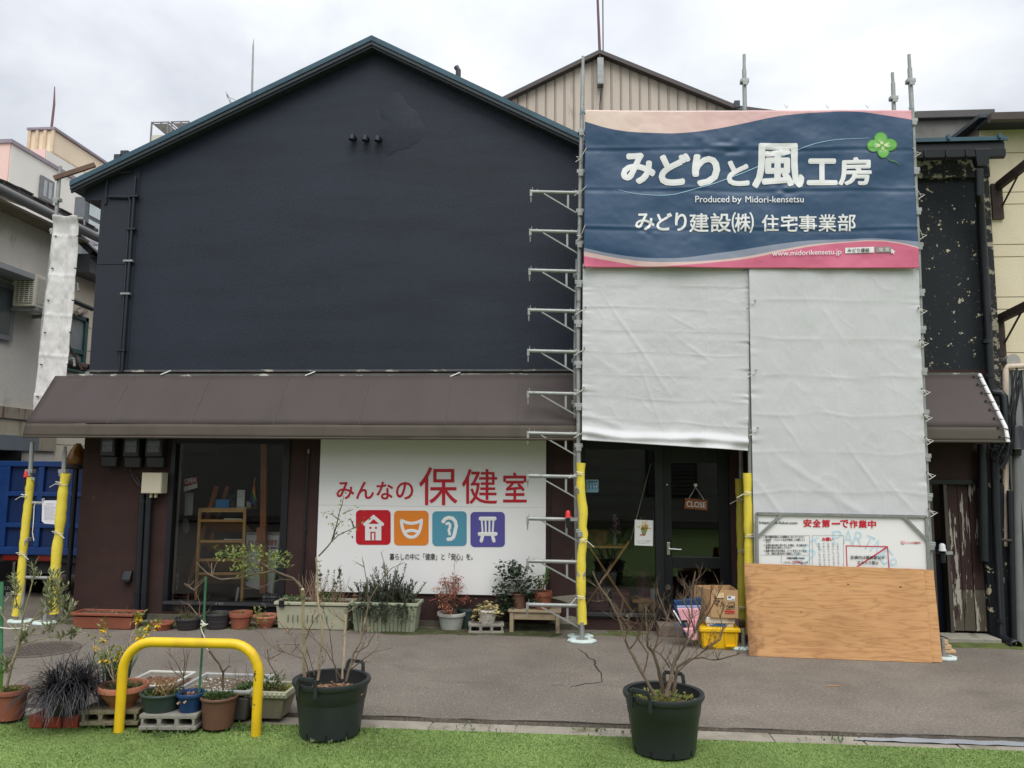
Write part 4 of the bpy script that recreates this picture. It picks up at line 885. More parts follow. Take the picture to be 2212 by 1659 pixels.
for dx in (.1, .16): MB().cyl((r_[1] - dx, -.09, r_[2] - .05), (r_[1] - dx, -.09, r_[2]), .018).build('gland', M_JB, jb, smooth=True)
cab = MB()
for P in ([(233, 1008), (236, 1016), (245, 1021), (256, 1020), (262, 1012), (264, 1009)], [(268, 1010), (272, 1018), (285, 1021), (296, 1032), (304, 1050), (306, 1060)], [(280, 1012), (286, 1030), (300, 1050)]):
    cab.tube([W(u, v, -.05) for u, v in P], .008, 6)
tag(cab.build('meter_cables', M_BLACK), 'loose black cables hanging below the electricity meters', 'cable')

# ================================================================== scaffold, right-hand bay with brackets
YP = G(1257, 1383).y - .02                                   # pole line
M_PAD = pm('pad_white', c(206, 222, 216), .5, .06, 6); M_FOAM = pm('yellow_foam', c(232, 212, 74), .75, .07, 5, bump=.35, bscale=30, spots=(c(206, 184, 64), 6, .62, .12)); M_FOAM2 = pm('dull_yellow_foam', c(190, 176, 66), .8, .1, 5, bump=.3, bscale=30)
M_POLE = pm('scaffold_steel', c(158, 161, 158), .5, .14, 8, bump=.08, bscale=40, metal=.35, spots=(c(112, 108, 100), 10, .62, .1))
scf = thing('scaffold', 'galvanised wedge scaffold with bracket arms carrying the banner', 'scaffold', (W(1257, 1383, YP).x, YP, 0))
def pole(par, pts, Y, joints=(), r=.0243, n=12, taper_top=True, name='pole'):
    P = [W(u, v, Y) for u, v in pts]
    mb = MB().tube(P, r, n)
    if taper_top:
        d = (P[0] - P[1]).normalized(); mb.tube([P[0], P[0] + d * .0], r, n)
    o = mb.build(name, M_POLE, par, smooth=True)
    for v_ in joints:
        u_ = np.interp(v_, [p[1] for p in pts], [p[0] for p in pts]); q = W(float(u_), v_, Y)
        MB().box(q.x - .045, q.x + .045, Y - .036, Y + .036, q.z - .022, q.z + .022).box(q.x - .028, q.x + .03, Y - .045, Y - .0365, q.z - .06, q.z + .0).build('wedge_pocket', M_POLE, o, bev=.004)
    return o
brk_v = [415.5, 500, 585, 671, 759, 849.7, 936.5, 1028.7, 1121, 1212.7, 1307]
p1 = pole(scf, [(1259, 150), (1254, 400), (1249, 700), (1250, 1000), (1256, 1250), (1258, 1380)], YP, [285, 372, 457] + [v_ + 26 for v_ in brk_v[1:10]])
MB().tube([W(1259.5, 122, YP), W(1259, 150, YP)], .018, 10).build('spigot', M_POLE, p1)
p1b = pole(scf, [(1247.5, 560), (1243, 760), (1243, 1000), (1250, 1340)], YP + .12, [597, 688, 780, 870])
pole(scf, [(1607.5, 150), (1609, 240), (1614, 600), (1620, 980), (1627, 1300), (1629, 1405)], YP, [176])
MB().tube([W(1607.5, 118, YP), W(1607.5, 150, YP)], .018, 10).build('spigot', M_POLE, scf)
pole(scf, [(1600, 960), (1602, 1100), (1606, 1395)], YP + .55, [])
pole(scf, [(1965, 148), (1970, 240), (1984, 560), (1992, 800), (2003, 1080), (2022, 1420)], YP, [176, 262, 368, 455, 530] + [v_ + 10 for v_ in (620, 700, 790, 880, 975, 1060, 1165)])
MB().tube([W(1963.5, 118, YP), W(1965, 148, YP)], .018, 10).build('spigot', M_POLE, scf)
pole(scf, [(1929, 180), (1931, 240), (1945, 700)], YP + .62, [213]); MB().tube([W(1927.5, 157, YP + .62), W(1929, 180, YP + .62)], .018, 10).build('spigot', M_POLE, scf)
q0, q1 = W(1259, 243, YP), W(1970, 240, YP)
for v_ in (243, 578, 760): MB().tube([W(1258, v_, YP + .05), W(1978, v_, YP + .05)], .0215, 10).build('ledger', M_POLE, scf, smooth=True)
for u_, v_ in ((1262, 1115), (1990, 1125)): pass
# decks behind the sheets
for v_ in (640,): 
    z_ = W(1620, v_, YP).z; MB().box(W(1270, v_, YP).x, W(1985, v_, YP).x, YP + .08, -.06 if z_ < 0 else YP + .45, z_, z_ + .04).build('deck', M_GALV, scf)
for i, v_ in enumerate(brk_v):
    ul = np.interp(v_, [415, 759, 1307], [1147, 1141, 1139]); ur = np.interp(v_, [415, 671, 1000, 1307], [1251, 1246, 1247, 1252])
    a, b = W(float(ul), v_ - 1, YP + .02), W(float(ur), v_ + 1.5, YP + .02)
    o = MB().tube([a, b], .0213, 10).build('bracket', M_POLE, scf, smooth=True)
    b2 = W(float(ur) + 1, v_ + 49, YP + .02); a2 = a.lerp(b, .27) + Vector((0, 0, -.02)); c2 = a.lerp(b, .77)
    MB().bar(a2, b2, .014, .03, up=(0, 1, 0)).build('brace', M_POLE, o); MB().bar(c2 + Vector((0, 0, -.022)), c2.lerp(b2, .0) + Vector((0, 0, -(.02 + .225 * .685))), .022, .012, up=(0, 1, 0)).build('strut', M_POLE, o)
    MB().box(a.x - .012, a.x + .014, a.y - .018, a.y + .018, a.z - .055, a.z + .022).tube([a + Vector((0, 0, -.05)), a + Vector((0, 0, -.125))], [.010, .005], 8).build('hook', M_POLE, o)
    pn = MB()
    for t_ in (.03, .13, .87): q = a.lerp(b, t_); pn.cyl(q + Vector((0, 0, .015)), q + Vector((0, 0, .055 if t_ < .1 else .035)), .004, n=6)
    pn.build('pin', M_POLE, o); MB().box(b.x - .012, b.x + .02, b.y - .028, b.y + .028, b.z - .045, b.z + .03).build('coupler', M_POLE, o, bev=.004)
# base plates
def base_pad(u_, v_, par, w=.13):
    q = G(u_, v_); MB().lathe((q.x, q.y, 0), [(w * 1.15, .0), (w * 1.2, .012), (w * 1.12, .03), (w * .7, .034), (w * .66, .024), (0, .024)], 8, sx=1, sy=.72).build('base_pad', M_PAD, par, bev=.004)
    MB().box(q.x - .06, q.x + .06, q.y - .05, q.y + .05, .0245, .036).cyl((q.x, q.y, .03), (q.x, q.y, .2), .02).build('base_jack', M_POLE, par)
base_pad(1257, 1387, scf); base_pad(1254, 1377, scf, .12); base_pad(1606, 1402, scf, .12); base_pad(2038, 1424, scf, .11)
def foam(pts, Y, w_u, mat, label, ties=(), seed=1, group='yellow foam pole guards', wob=2.2):
    g_ = random.Random(seed); n = 26; P = []; rr = []
    us = [p[0] for p in pts]; vv = [p[1] for p in pts]
    for i in range(n):
        v_ = vv[0] + (vv[-1] - vv[0]) * i / (n - 1); u_ = float(np.interp(v_, vv, us)) + g_.uniform(-.35, .35)
        P.append(W(u_, v_, Y)); k_ = 1
        for t in ties: k_ -= .22 * math.exp(-((v_ - t) / 9) ** 2)
        rr.append(w_u / 2 * mpp(P[-1]) * k_ * g_.uniform(.93, 1.05))
    t_ = thing('foam_guard', label, 'foam guard', tuple(P[-1]), group)
    o = MB().tube(P, rr, 14).build('sleeve', mat, t_, smooth=True)
    for k_, t in enumerate(ties):
        u_ = float(np.interp(t, vv, us)); q = W(u_, t, Y); r = w_u / 2 * mpp(q) * .80
        tie = MB().tube([q + Vector((r * math.cos(a), r * math.sin(a), .004 * math.sin(2 * a))) for a in np.linspace(0, 2 * math.pi, 15)], .004, 5, cap=False)
        f_ = q + Vector((-r * .2, -r - .006, 0)); s_ = 1 if k_ % 2 else -1
        tie.tube([f_, f_ + Vector((s_ * .05, -.015, .01)), f_ + Vector((s_ * .12, -.01, -.03 - .02 * k_))], .004, 5).tube([f_, f_ + Vector((-s_ * .03, -.02, .025)), f_ + Vector((s_ * .04, -.025, .035)), f_], .004, 5)
        tie.build('string', M_ROPE, t_)
    return t_
foam([(1255, 1000), (1254, 1060), (1260, 1105), (1258, 1145), (1262, 1155), (1256, 1200), (1255, 1260), (1258, 1348)], YP, 20, M_FOAM, 'yellow foam sleeve round the scaffold pole beside the shop window', (1026, 1170, 1292), 2)
foam([(1615, 1022), (1616, 1090), (1617, 1160), (1618, 1240), (1620, 1330), (1621, 1370)], YP - .0, 20, M_FOAM, 'bent yellow foam sleeve on the scaffold pole left of the safety board', (1069, 1160), 3)
foam([(1597, 1034), (1600, 1120), (1602, 1230), (1604, 1395)], YP + .5, 19, M_FOAM2, 'dull yellow foam sleeve on the rear pole by the glazed door', (1083, 1192, 1315), 4)
# ================================================================== hanging sheets
def cloth(name, corners, Y, nx, ny, disp, mat, parent, bulge=None):
    A = [W(u, v, Y) for u, v in corners]
    S, Tt = np.meshgrid(np.linspace(0, 1, nx), np.linspace(0, 1, ny), indexing='ij')
    D = disp(S, Tt)
    V = np.stack([(np.array(A[0])[k] * (1 - S) + np.array(A[1])[k] * S) * (1 - Tt) + (np.array(A[3])[k] * (1 - S) + np.array(A[2])[k] * S) * Tt for k in range(3)], -1)
    V[..., 1] -= D
    if bulge is not None: V[..., 2] += bulge(S, Tt)
    off = np.array(_off(parent)); me = bpy.data.meshes.new(name)
    idx = np.arange(nx * ny).reshape(nx, ny)
    fc = np.stack([idx[:-1, :-1], idx[:-1, 1:], idx[1:, 1:], idx[1:, :-1]], -1).reshape(-1, 4)
    me.from_pydata((V.reshape(-1, 3) - off).tolist(), [], fc.tolist())
    uv = me.uv_layers.new(name='UVMap'); li = np.empty(len(me.loops), int); me.loops.foreach_get('vertex_index', li)
    UV = np.stack([S.ravel(), 1 - Tt.ravel()], -1)[li]; uv.data.foreach_set('uv', UV.ravel())
    o = finish(name, me, mat, parent, True, off=off)
    sm = o.modifiers.new('s', 'SOLIDIFY'); sm.thickness = .003; sm.offset = -1 if False else 1
    c4 = corners; TOP0, TOP1, BOT1, BOT0 = [np.array(q) for q in A]
    def surf(u, v, lift=.004):
        t = (v - (c4[0][1] + c4[1][1]) / 2) / ((c4[3][1] + c4[2][1]) / 2 - (c4[0][1] + c4[1][1]) / 2)
        for _ in range(3):
            ul = c4[0][0] * (1 - t) + c4[3][0] * t; ur = c4[1][0] * (1 - t) + c4[2][0] * t; s = (u - ul) / (ur - ul)
            vt = c4[0][1] * (1 - s) + c4[1][1] * s; vb = c4[3][1] * (1 - s) + c4[2][1] * s; t = (v - vt) / (vb - vt)
        s_, t_ = min(max(s, 0), 1), min(max(t, 0), 1)
        gi, gj = s_ * (nx - 1), t_ * (ny - 1); i, j = min(int(gi), nx - 2), min(int(gj), ny - 2); fi, fj = gi - i, gj - j
        d = (D[i, j] * (1 - fi) + D[i + 1, j] * fi) * (1 - fj) + (D[i, j + 1] * (1 - fi) + D[i + 1, j + 1] * fi) * fj
        q = (TOP0 * (1 - s) + TOP1 * s) * (1 - t) + (BOT0 * (1 - s) + BOT1 * s) * t
        return Vector((q[0], q[1] - d - lift, q[2]))
    return o, surf
def ridge(x, w): return np.exp(-(x / w) ** 2)
def ban_disp(S, T):
    d = .016 * fbm(S * 3.2, T * 2.2, 21, 3) + .004 * fbm(S * 13, T * 9, 22, 3)
    q = S * .82 - T * .55                                        # long tension folds running down to the right
    d = d + .013 * np.sin(q * 17 + 2.2 * vn(S * 2.5, T * 2.5, 5)) * (.4 + .6 * T) * np.clip(1.3 - S, 0, 1)
    q2 = S * .7 + T * .8; d = d + .007 * np.sin(q2 * 15 + 2 * vn(S * 3, T * 3, 6)) * np.clip(S - .35, 0, 1) * 1.5
    for tk, a_ in ((.24, .006), (.50, .006), (.745, .007)):
        wv = tk + .006 * vn(S * 6, S * 0, int(tk * 100)); d = d + a_ * ridge(T - wv, .010) * (.5 + .5 * vn(S * 7, S * 0 + tk * 9, 3)) - .004 * ridge(T - wv - .017, .014)
    for k in range(9):
        s0 = k / 8; d = d + .006 * np.abs(vn(S * 26, T * 5, 40 + k)) * ridge(S - s0, .05) * np.clip(1 - T * 4, 0, 1)
        d = d + .008 * np.abs(vn(S * 24, T * 4, 60 + k)) * ridge(S - s0, .06) * np.clip((T - .78) * 4, 0, 1)
    for (s0, t0) in ((.37, .245), (.59, .25), (.62, .5), (.2, .74), (.46, .24)):
        r2 = ((S - s0) / .05) ** 2 + ((T - t0) / .06) ** 2; d = d + .010 * np.exp(-r2) * vn(S * 45, T * 30, 9)
    return d
def fcurve(nt, pts, src):
    n = nt.nodes.new('ShaderNodeFloatCurve'); cv = n.mapping.curves[0]
    for i, (x_, y_) in enumerate(pts):
        if i < 2: cv.points[i].location = (x_, y_)
        else: cv.points.new(x_, y_)
    n.mapping.update(); nt.links.new(src, n.inputs['Value']); return n.outputs[0]
def banner_mat():
    m, nt, p = newmat('banner_print'); L = nt.links.new
    uv = N_(nt, 'ShaderNodeUVMap'); sp = N_(nt, 'ShaderNodeSeparateXYZ'); L(uv.outputs[0], sp.inputs[0])
    t = N_(nt, 'ShaderNodeMath', operation='SUBTRACT'); t.inputs[0].default_value = 1; L(sp.outputs['Y'], t.inputs[1])
    S = sp.outputs['X']
    top = fcurve(nt, [(0, .073), (1, .062), (.1, .128), (.2, .144), (.25, .147), (.3, .144), (.4, .12), (.5, .08), (.625, .03), (.745, .013), (.866, .015), (.926, .035)], S)
    A = fcurve(nt, [(0, .88), (1, .838), (.1, .92), (.2, .942), (.25, .944), (.3, .94), (.4, .91), (.5, .88), (.595, .85), (.685, .827), (.775, .82), (.866, .815), (.926, .823)], S)
    B = fcurve(nt, [(0, .902), (1, .872), (.1, .94), (.2, .965), (.25, .968), (.35, .96), (.5, .925), (.6, .885), (.7, .85), (.8, .832), (.866, .826), (.93, .836)], S)
    C_ = fcurve(nt, [(0, .93), (1, .88), (.1, .965), (.2, .995), (.3, .985), (.4, .965), (.5, .94), (.6, .9), (.7, .86), (.8, .838), (.866, .832), (.93, .843)], S)
    def gt(edge, w=.0015):
        n = N_(nt, 'ShaderNodeMath', operation='SUBTRACT'); L(t.outputs[0], n.inputs[0]); L(edge, n.inputs[1])
        mr = N_(nt, 'ShaderNodeMapRange'); mr.inputs[1].default_value = -w; mr.inputs[2].default_value = w; L(n.outputs[0], mr.inputs[0]); return mr.outputs[0]
    ramp = N_(nt, 'ShaderNodeValToRGB'); L(S, ramp.inputs[0]); e_ = ramp.color_ramp.elements
    e_[0].color = c(226, 206, 190); e_[1].color = c(222, 158, 168); k_ = e_.new(.45); k_.color = c(224, 186, 182)
    col = ramp.outputs[0]
    for edge, colr in ((top, c(42, 74, 106)), (A, c(138, 146, 164)), (B, c(222, 190, 184)), (C_, c(214, 108, 138))):
        mxn = N_(nt, 'ShaderNodeMixRGB'); L(gt(edge), mxn.inputs[0]); L(col, mxn.inputs[1]); mxn.inputs[2].default_value = colr; col = mxn.outputs[0]
    L(col, p.inputs['Base Color']); p.inputs['Roughness'].default_value = .4; p.inputs['Specular IOR Level'].default_value = .5
    tcn = N_(nt, 'ShaderNodeTexCoord'); nb = N_(nt, 'ShaderNodeTexNoise', Scale=14, Detail=5); L(tcn.outputs['Object'], nb.inputs['Vector']); b = N_(nt, 'ShaderNodeBump', Strength=.12, Distance=.02); L(nb.outputs['Fac'], b.inputs['Height']); L(b.outputs[0], p.inputs['Normal'])
    return m
YT = YP - .045
ban = thing('construction_banner', 'navy and pink company banner with white lettering and green clover', 'banner', tuple(W(1262, 578, YT)))
BC = [(1264, 240), (1969, 238), (1984, 580), (1261, 578)]
bcl, bsurf = cloth('cloth', BC, YT - .055, 260, 140, ban_disp, banner_mat(), ban)
M_BW = pm('banner_white', c(236, 236, 236), .45, .03, 6)
def bs(u, v): return bsurf(u, v, .009)
lettering([('み', 1343.5, 331.5, 1420.4, 400, .042), ('ど', 1427, 333, 1497, 403, .042), ('り', 1500, 335, 1562, 405, .042), ('と', 1576, 348, 1626, 403, .04), ('風', 1631, 311, 1743, 408, .026), ('工', 1748, 344, 1814, 402, .04), ('房', 1815, 342, 1885, 403, .028)], bs, M_BW, ban, cuts=7)
lettering([('Produced', 1507, 426, 1581, 440, .006), ('by', 1588, 426, 1608, 444, .006), ('Midori-kensetsu', 1616, 426, 1741, 440, .006)], lambda u, v: bsurf(u, v, .014), M_BW, ban, cuts=7)
lettering([('み', 1375, 463, 1418, 500, .022), ('ど', 1422, 461, 1457, 500, .022), ('り', 1463, 461, 1489, 501, .022), ('建', 1494, 463, 1537, 503, .016), ('設', 1540, 463, 1585, 503, .016), ('㈱', 1586, 461, 1634, 505, .01), ('住', 1651, 466, 1688, 502, .016), ('宅', 1692, 466, 1729, 502, .018), ('事', 1731, 466, 1770, 502, .014), ('業', 1773, 465, 1811, 502, .012), ('部', 1814, 464, 1852, 501, .014)], bs, M_BW, ban, cuts=7)
lettering([('www.midorikensetu.jp', 1673, 541, 1822, 555, .008, -5)], lambda u, v: bsurf(u, v + 3, .014), M_BW, ban, cuts=7)
def bpoly(P, mat, name, lift=.006, th=.001):
    lift += .005
    n = len(P); cxm = (sum(p[0] for p in P) / n, sum(p[1] for p in P) / n); V = [bsurf(*cxm, lift)]
    rings = 4; mb = MB()
    for r in range(1, rings + 1): V += [bsurf(cxm[0] + (u - cxm[0]) * r / rings, cxm[1] + (v - cxm[1]) * r / rings, lift) for u, v in P]
    fs = [(0, 1 + i, 1 + (i + 1) % n) for i in range(n)]
    for r in range(rings - 1): fs += [(1 + r * n + i, 1 + (r + 1) * n + i, 1 + (r + 1) * n + (i + 1) % n, 1 + r * n + (i + 1) % n) for i in range(n)]
    return mb.add(V, fs).build(name, mat, ban, recalc=False)
def dens(P, k=5): return [(a[0] + (b[0] - a[0]) * i / k, a[1] + (b[1] - a[1]) * i / k) for a, b in zip(P, P[1:] + P[:1]) for i in range(k)]
bpoly(dens([(1830, 536), (1890, 535), (1890, 547), (1830, 548)]), M_BW, 'search_box'); bpoly(dens([(1893, 535), (1926, 535), (1926, 547), (1893, 547)]), pm('grey_button', c(150, 142, 140), .5), 'search_button')
lettering([('みどり建設', 1835, 537.5, 1880, 546, .005)], lambda u, v: bsurf(u, v, .016), M_INK, ban, cuts=7)
lettering([('検', 1900, 537, 1908, 545.5, .0), ('索', 1913, 537, 1921, 545.5, .0)], lambda u, v: bsurf(u, v, .016), M_BW, ban, cuts=7)
bpoly([(1925, 539), (1934, 546), (1929.5, 546.5), (1932, 550), (1930, 551), (1927.8, 547.5), (1925, 549.5)], M_BW, 'cursor', .010)
def ribbon(P, w, mat, name, lift):
    lift += .004
    mb = MB(); Q = []
    for a, b in zip(P[:-1], P[1:]): Q += [(a[0] + (b[0] - a[0]) * i / 8, a[1] + (b[1] - a[1]) * i / 8) for i in range(8)]
    Q.append(P[-1]); n = len(Q)
    for i, (u, v) in enumerate(Q):
        ww = w * (.35 + .65 * math.sin(math.pi * min(1, max(.02, i / (n - 1))))) / 2; mb.v += [tuple(bsurf(u, v - ww, lift)), tuple(bsurf(u, v + ww, lift))]
    mb.f = [(2 * i, 2 * i + 1, 2 * i + 3, 2 * i + 2) for i in range(n - 1)]
    return mb.build(name, mat, ban, recalc=False)
M_SW = pm('pale_blue_line', c(168, 208, 230), .45)
def smooth(P, n=12):
    xs_ = np.array([p[0] for p in P], float); ys_ = np.array([p[1] for p in P], float); d = np.concatenate([[0], np.cumsum(np.hypot(np.diff(xs_), np.diff(ys_)))])
    k_ = np.linspace(0, d[-1], n * len(P)); xi = np.interp(k_, d, xs_); yi = np.interp(k_, d, ys_)
    for _ in range(14): xi[1:-1] = (xi[:-2] + 2 * xi[1:-1] + xi[2:]) / 4; yi[1:-1] = (yi[:-2] + 2 * yi[1:-1] + yi[2:]) / 4
    return list(zip(xi[::3], yi[::3]))
ribbon(smooth([(1337, 412), (1365, 420), (1420, 424), (1460, 423), (1545, 400), (1620, 371), (1700, 337), (1760, 313), (1810, 303), (1890, 299)]), 1.6, M_SW, 'swoosh', .0055)
ribbon(smooth([(1396, 426), (1430, 420), (1452, 425), (1500, 417), (1560, 399), (1640, 367), (1715, 332), (1765, 313), (1838, 304)]), 1.6, M_SW, 'swoosh', .0050)
# clover
M_CL = pm('clover_green', c(104, 178, 74), .45, .08, 8); M_CL2 = pm('clover_edge', c(64, 124, 66), .45); M_CL3 = pm('clover_pale', c(206, 220, 170), .45)
for cu_, cv_, ru, rv in ((1904, 303, 15, 17), (1889, 317, 15, 14), (1923, 315, 16, 14), (1909, 330, 13, 15)):
    e_ = [(cu_ + ru * math.cos(a), cv_ + rv * math.sin(a)) for a in np.linspace(0, 2 * math.pi, 22, endpoint=False)]
    bpoly(e_, M_CL2, 'clover_leaf', .0060); bpoly([(cu_ + (u - cu_) * .86, cv_ + (v - cv_) * .86) for u, v in e_], M_CL, 'clover_leaf', .0080)
    du, dv = 1907 - cu_, 317 - cv_; k_ = math.hypot(du, dv)
    bpoly([(cu_ + du * .85 + 3 * math.cos(a) * 1.2 - du * .28, cv_ + dv * .85 + 3 * math.sin(a) * 1.2 - dv * .28) for a in np.linspace(0, 6.28, 10, endpoint=False)], M_CL3, 'clover_vein', .0100)
    for k2 in (-.5, -.2, .2, .5):
        ux, vx = -du / k_, -dv / k_; a_ = math.atan2(vx, ux) + k2; b0 = (1907 - du * .25, 317 - dv * .25)
        ribbon([(b0[0], b0[1]), (b0[0] + 13 * math.cos(a_), b0[1] + 13 * math.sin(a_))], 2.4, M_CL3, 'clover_vein', .0105)
ribbon(smooth([(1916, 342), (1924, 350), (1936, 352), (1946, 361)]), 3, M_CL2, 'clover_stem', .0085)
# eyelets and ties
M_EYE = pm('eyelet', c(92, 84, 84), .4, metal=.6)
ey = [(1264 + 705 * i / 8, 243) for i in range(9)] + [(1262 + 722 * i / 8, 576) for i in range(9)] + [(1266, 322), (1266, 406), (1264, 490), (1974, 322), (1978, 405), (1981, 490)]
for u_, v_ in ey:
    q = bsurf(u_ + (3 if u_ < 1270 else (-4 if u_ > 1960 else 0)), v_, .004); MB().lathe((0, 0, 0), [(.008, 0), (.014, 0), (.016, .004), (.012, .007), (.008, .004)], 12).build('eyelet', M_EYE, ban, local=True)
    o = ban.children[-1]; o.rotation_euler = (R_(90), 0, 0); o.location = q - OFF[ban.name]
def tie(par, a, b, name='tie', mat=None, r=.0045):
    a, b = Vector(a), Vector(b); m_ = a.lerp(b, .5) + Vector((0, -.02, -.015)); d = b - a
    return MB().tube([a, m_, b], r, 5).tube([b, b + Vector((-.03, -.02, .03)), b + Vector((.03, -.02, .015)), b + Vector((-.04, -.015, -.03))], r, 5).build(name, mat or M_ROPE, par)
for u_, v_, u2, v2 in ((1267, 322, 1251, 345), (1266, 406, 1248, 418), (1264, 490, 1252, 515)): tie(ban, bsurf(u_, v_, .008), W(u2, v2, YP - .03))
for u_, v_, u2, v2 in ((1971, 322, 1982, 335), (1975, 405, 1990, 425), (1979, 490, 1994, 512)): tie(ban, bsurf(u_, v_, .008), W(u2, v2, YP - .03))
M_TEALR = pm('teal_cord', c(96, 158, 172), .6)
for u_, v_ in ((1262, 240), (1607, 240), (1970, 238), (1983, 578), (1617, 578)): tie(ban, W(u_ + 3, v_ + 3, YT - .035), W(u_ - 4, v_ + 2, YP - .03), mat=M_TEALR)
for u_ in (1698, 1787, 1873): MB().tube([W(u_, 242, YT - .02), W(u_ + 1, 234, YP + .02), W(u_ - 3, 226, YP + .02)], .004, 5).tube([W(u_ + 1, 236, YP), W(u_ + 4, 228, YP)], .004, 5).build('tie', M_ROPE, ban)

M_SHEET = pm('white_sheet', c(216, 216, 218), .55, .04, 1.5, bump=.22, bscale=55, bdist=.006, spots=(c(208, 210, 208), 2.2, .56, .2, (1, 1, 1), .6), trans=.12)
def sheet_disp(seed, diag, hem=None):
    def f(S, T):
        d = .013 * fbm(S * 2.2, T * 2.0, seed, 3) + .0018 * fbm(S * 13, T * 17, seed + 1, 4) + .0016 * (1 - np.abs(vn(S * 6 + T * 3, T * 9 - S * 4, seed + 2))) ** 9 + .0014 * (1 - np.abs(vn(S * 9 - T * 5, T * 8 + S * 6, seed + 4))) ** 10
        for k in range(1, 8):
            wv = k / 8 + .008 * vn(S * 5, S * 0 + k, seed); d = d + .0032 * ridge(T - wv, .006) * (.45 + .55 * vn(S * 6, S * 0 + k * 3.1, seed + 5)) - .0024 * ridge(T - wv - .02, .018) * (.5 + .5 * vn(S * 5, S * 0 + k, seed + 8))
        for k in range(1, 4): d = d + .0018 * ridge(S - k / 4 - .004 * vn(T * 5, T * 0 + k, seed), .006)
        for (s0, t0, s1, t1, a_, w_) in diag:
            L2 = (s1 - s0) ** 2 + (t1 - t0) ** 2; q = np.clip(((S - s0) * (s1 - s0) + (T - t0) * (t1 - t0)) / L2, 0, 1)
            dist = np.hypot(S - s0 - q * (s1 - s0) + .006 * vn(T * 14, S * 9, seed), T - t0 - q * (t1 - t0)); d = d + .6 * a_ * ridge(dist, w_) * np.sin(math.pi * np.clip(q * .9 + .05, 0, 1))
        for k in range(8):                                        # puckers at the tied edges
            for s0 in (0, 1): d = d + .010 * vn(T * 60, S * 6, seed + k) * ridge(T - k / 7, .03) * np.exp(-np.abs(S - s0) / .05)
        if hem: d = d + hem(S, T)
        return d
    return f
sh1 = thing('dust_sheet', 'white mesh dust sheet with loose hem above the shop door', 'sheet', tuple(W(1257, 950, YT)), 'white dust sheets')
def hem1(S, T):
    q = np.clip((T - .90) / .1, 0, 1); return .05 * q * q * (1 + .5 * vn(S * 6, T * 3, 3)) + .02 * q * vn(S * 16, T * 8, 4) + .035 * ridge(T - .955 + .03 * vn(S * 4, S * 0, 2), .02)
o, s1f = cloth('cloth', [(1259, 570), (1622, 570), (1616, 974), (1257, 951)], YT + .006, 190, 210, sheet_disp(31, [(.1, .15, .55, .75, .008, .012), (.32, .5, .5, .95, .006, .01), (.55, .4, .8, .55, .005, .01), (.0, .85, .3, .93, .012, .02), (.5, .28, .68, .36, .005, .008)], hem1), M_SHEET, sh1)
sh2 = thing('dust_sheet', 'tall white mesh dust sheet hanging behind the safety board', 'sheet', tuple(W(1640, 1220, YT)), 'white dust sheets')
o, s2f = cloth('cloth', [(1617, 570), (1984, 572), (2010, 1235), (1630, 1235)], YT - .008, 200, 320, sheet_disp(51, [(.1, .62, .65, .82, .010, .014), (.3, .72, .7, .84, .008, .012), (.0, .7, .22, .86, .008, .012), (.4, .12, .6, .3, .004, .01), (.75, .7, .95, .83, .006, .01), (.15, .5, .3, .62, .005, .008), (.55, .6, .75, .76, .007, .01)]), M_SHEET, sh2)
for s_, lst in ((sh1, [(1261, 664), (1259, 752), (1258, 838), (1258, 930)]), (sh2, [(1988, 665), (1991, 735), (1995, 840), (1999, 895), (2002, 945), (2006, 1020), (2010, 1100), (1628, 650), (1630, 800), (1634, 925)])):
    for u_, v_ in lst:
        q = W(u_ + (3 if u_ < 1700 else -3), v_, YT - .03); MB().cyl(q + Vector((0, .01, 0)), q, .010, n=10).build('eyelet', M_EYE, s_)
        q2 = W(u_ + (-10 if u_ < 1300 else (7 if u_ > 1900 else -8)), v_ + 10, YP - .025); tie(s_, q, q2)
# ================================================================== safety board
YB_ = YT - .06
sb = thing('safety_board', 'white safety notice board in metal frame behind the plywood', 'sign', tuple(W(1640, 1260, YB_)))
f0 = [(1634, 1109), (2001, 1116), (2008, 1262), (1637, 1262)]
MB().slab([W(u, v, YB_) for u, v in f0], (0, .006, 0)).build('panel', M_SIGNW, sb)
fr = MB(); cs4 = [W(u, v, YB_ - .012) for u, v in f0]
for a, b in zip(cs4, cs4[1:] + cs4[:1]): fr.bar(a, b, .028, .022, up=(0, 1, 0))
for a, b in (((1634, 1162), (1689, 1111)), ((1951, 1115), (2004, 1168))): fr.bar(W(*a, YB_ - .018), W(*b, YB_ - .018), .026, .012, up=(0, 1, 0))
fr.build('frame', M_GALV, sb)
def sq(x_, y_): return (1618.4 + x_ / 5.377, 1097.2 + y_ / 5.377)
def stx(items, mat, bold=0.0, lift=.004):
    L2 = []
    for it in items:
        a, b = sq(it[1], it[2]), sq(it[3], it[4]); L2.append((it[0], a[0], a[1], b[0], b[1], it[5] if len(it) > 5 else bold, it[6] / 5.377 if len(it) > 6 else 0))
    lettering(L2, on(YB_ - lift), mat, sb)
M_BLK = pm('print_black', c(40, 40, 46), .5); M_GRYP = pm('print_grey', c(120, 122, 130), .5); M_CYAN = pm('print_cyan', c(196, 224, 234), .5)
M_RED2 = pm('print_red', c(208, 36, 58), .45)
stx([('https://hit-fukui.com', 118, 152, 560, 192, .012, 6)], M_BLK)
stx([(ch, 628 + i * 107, 130 + i * 2, 628 + i * 107 + 98, 222 + i * 2, .03) for i, ch in enumerate('安全第一で作業中') if ch != '一'] + [('一', 958, 172, 1058, 190, .02)], M_RED2)
stx([('お願い', 846, 342, 980, 384, .03)], M_RED2)
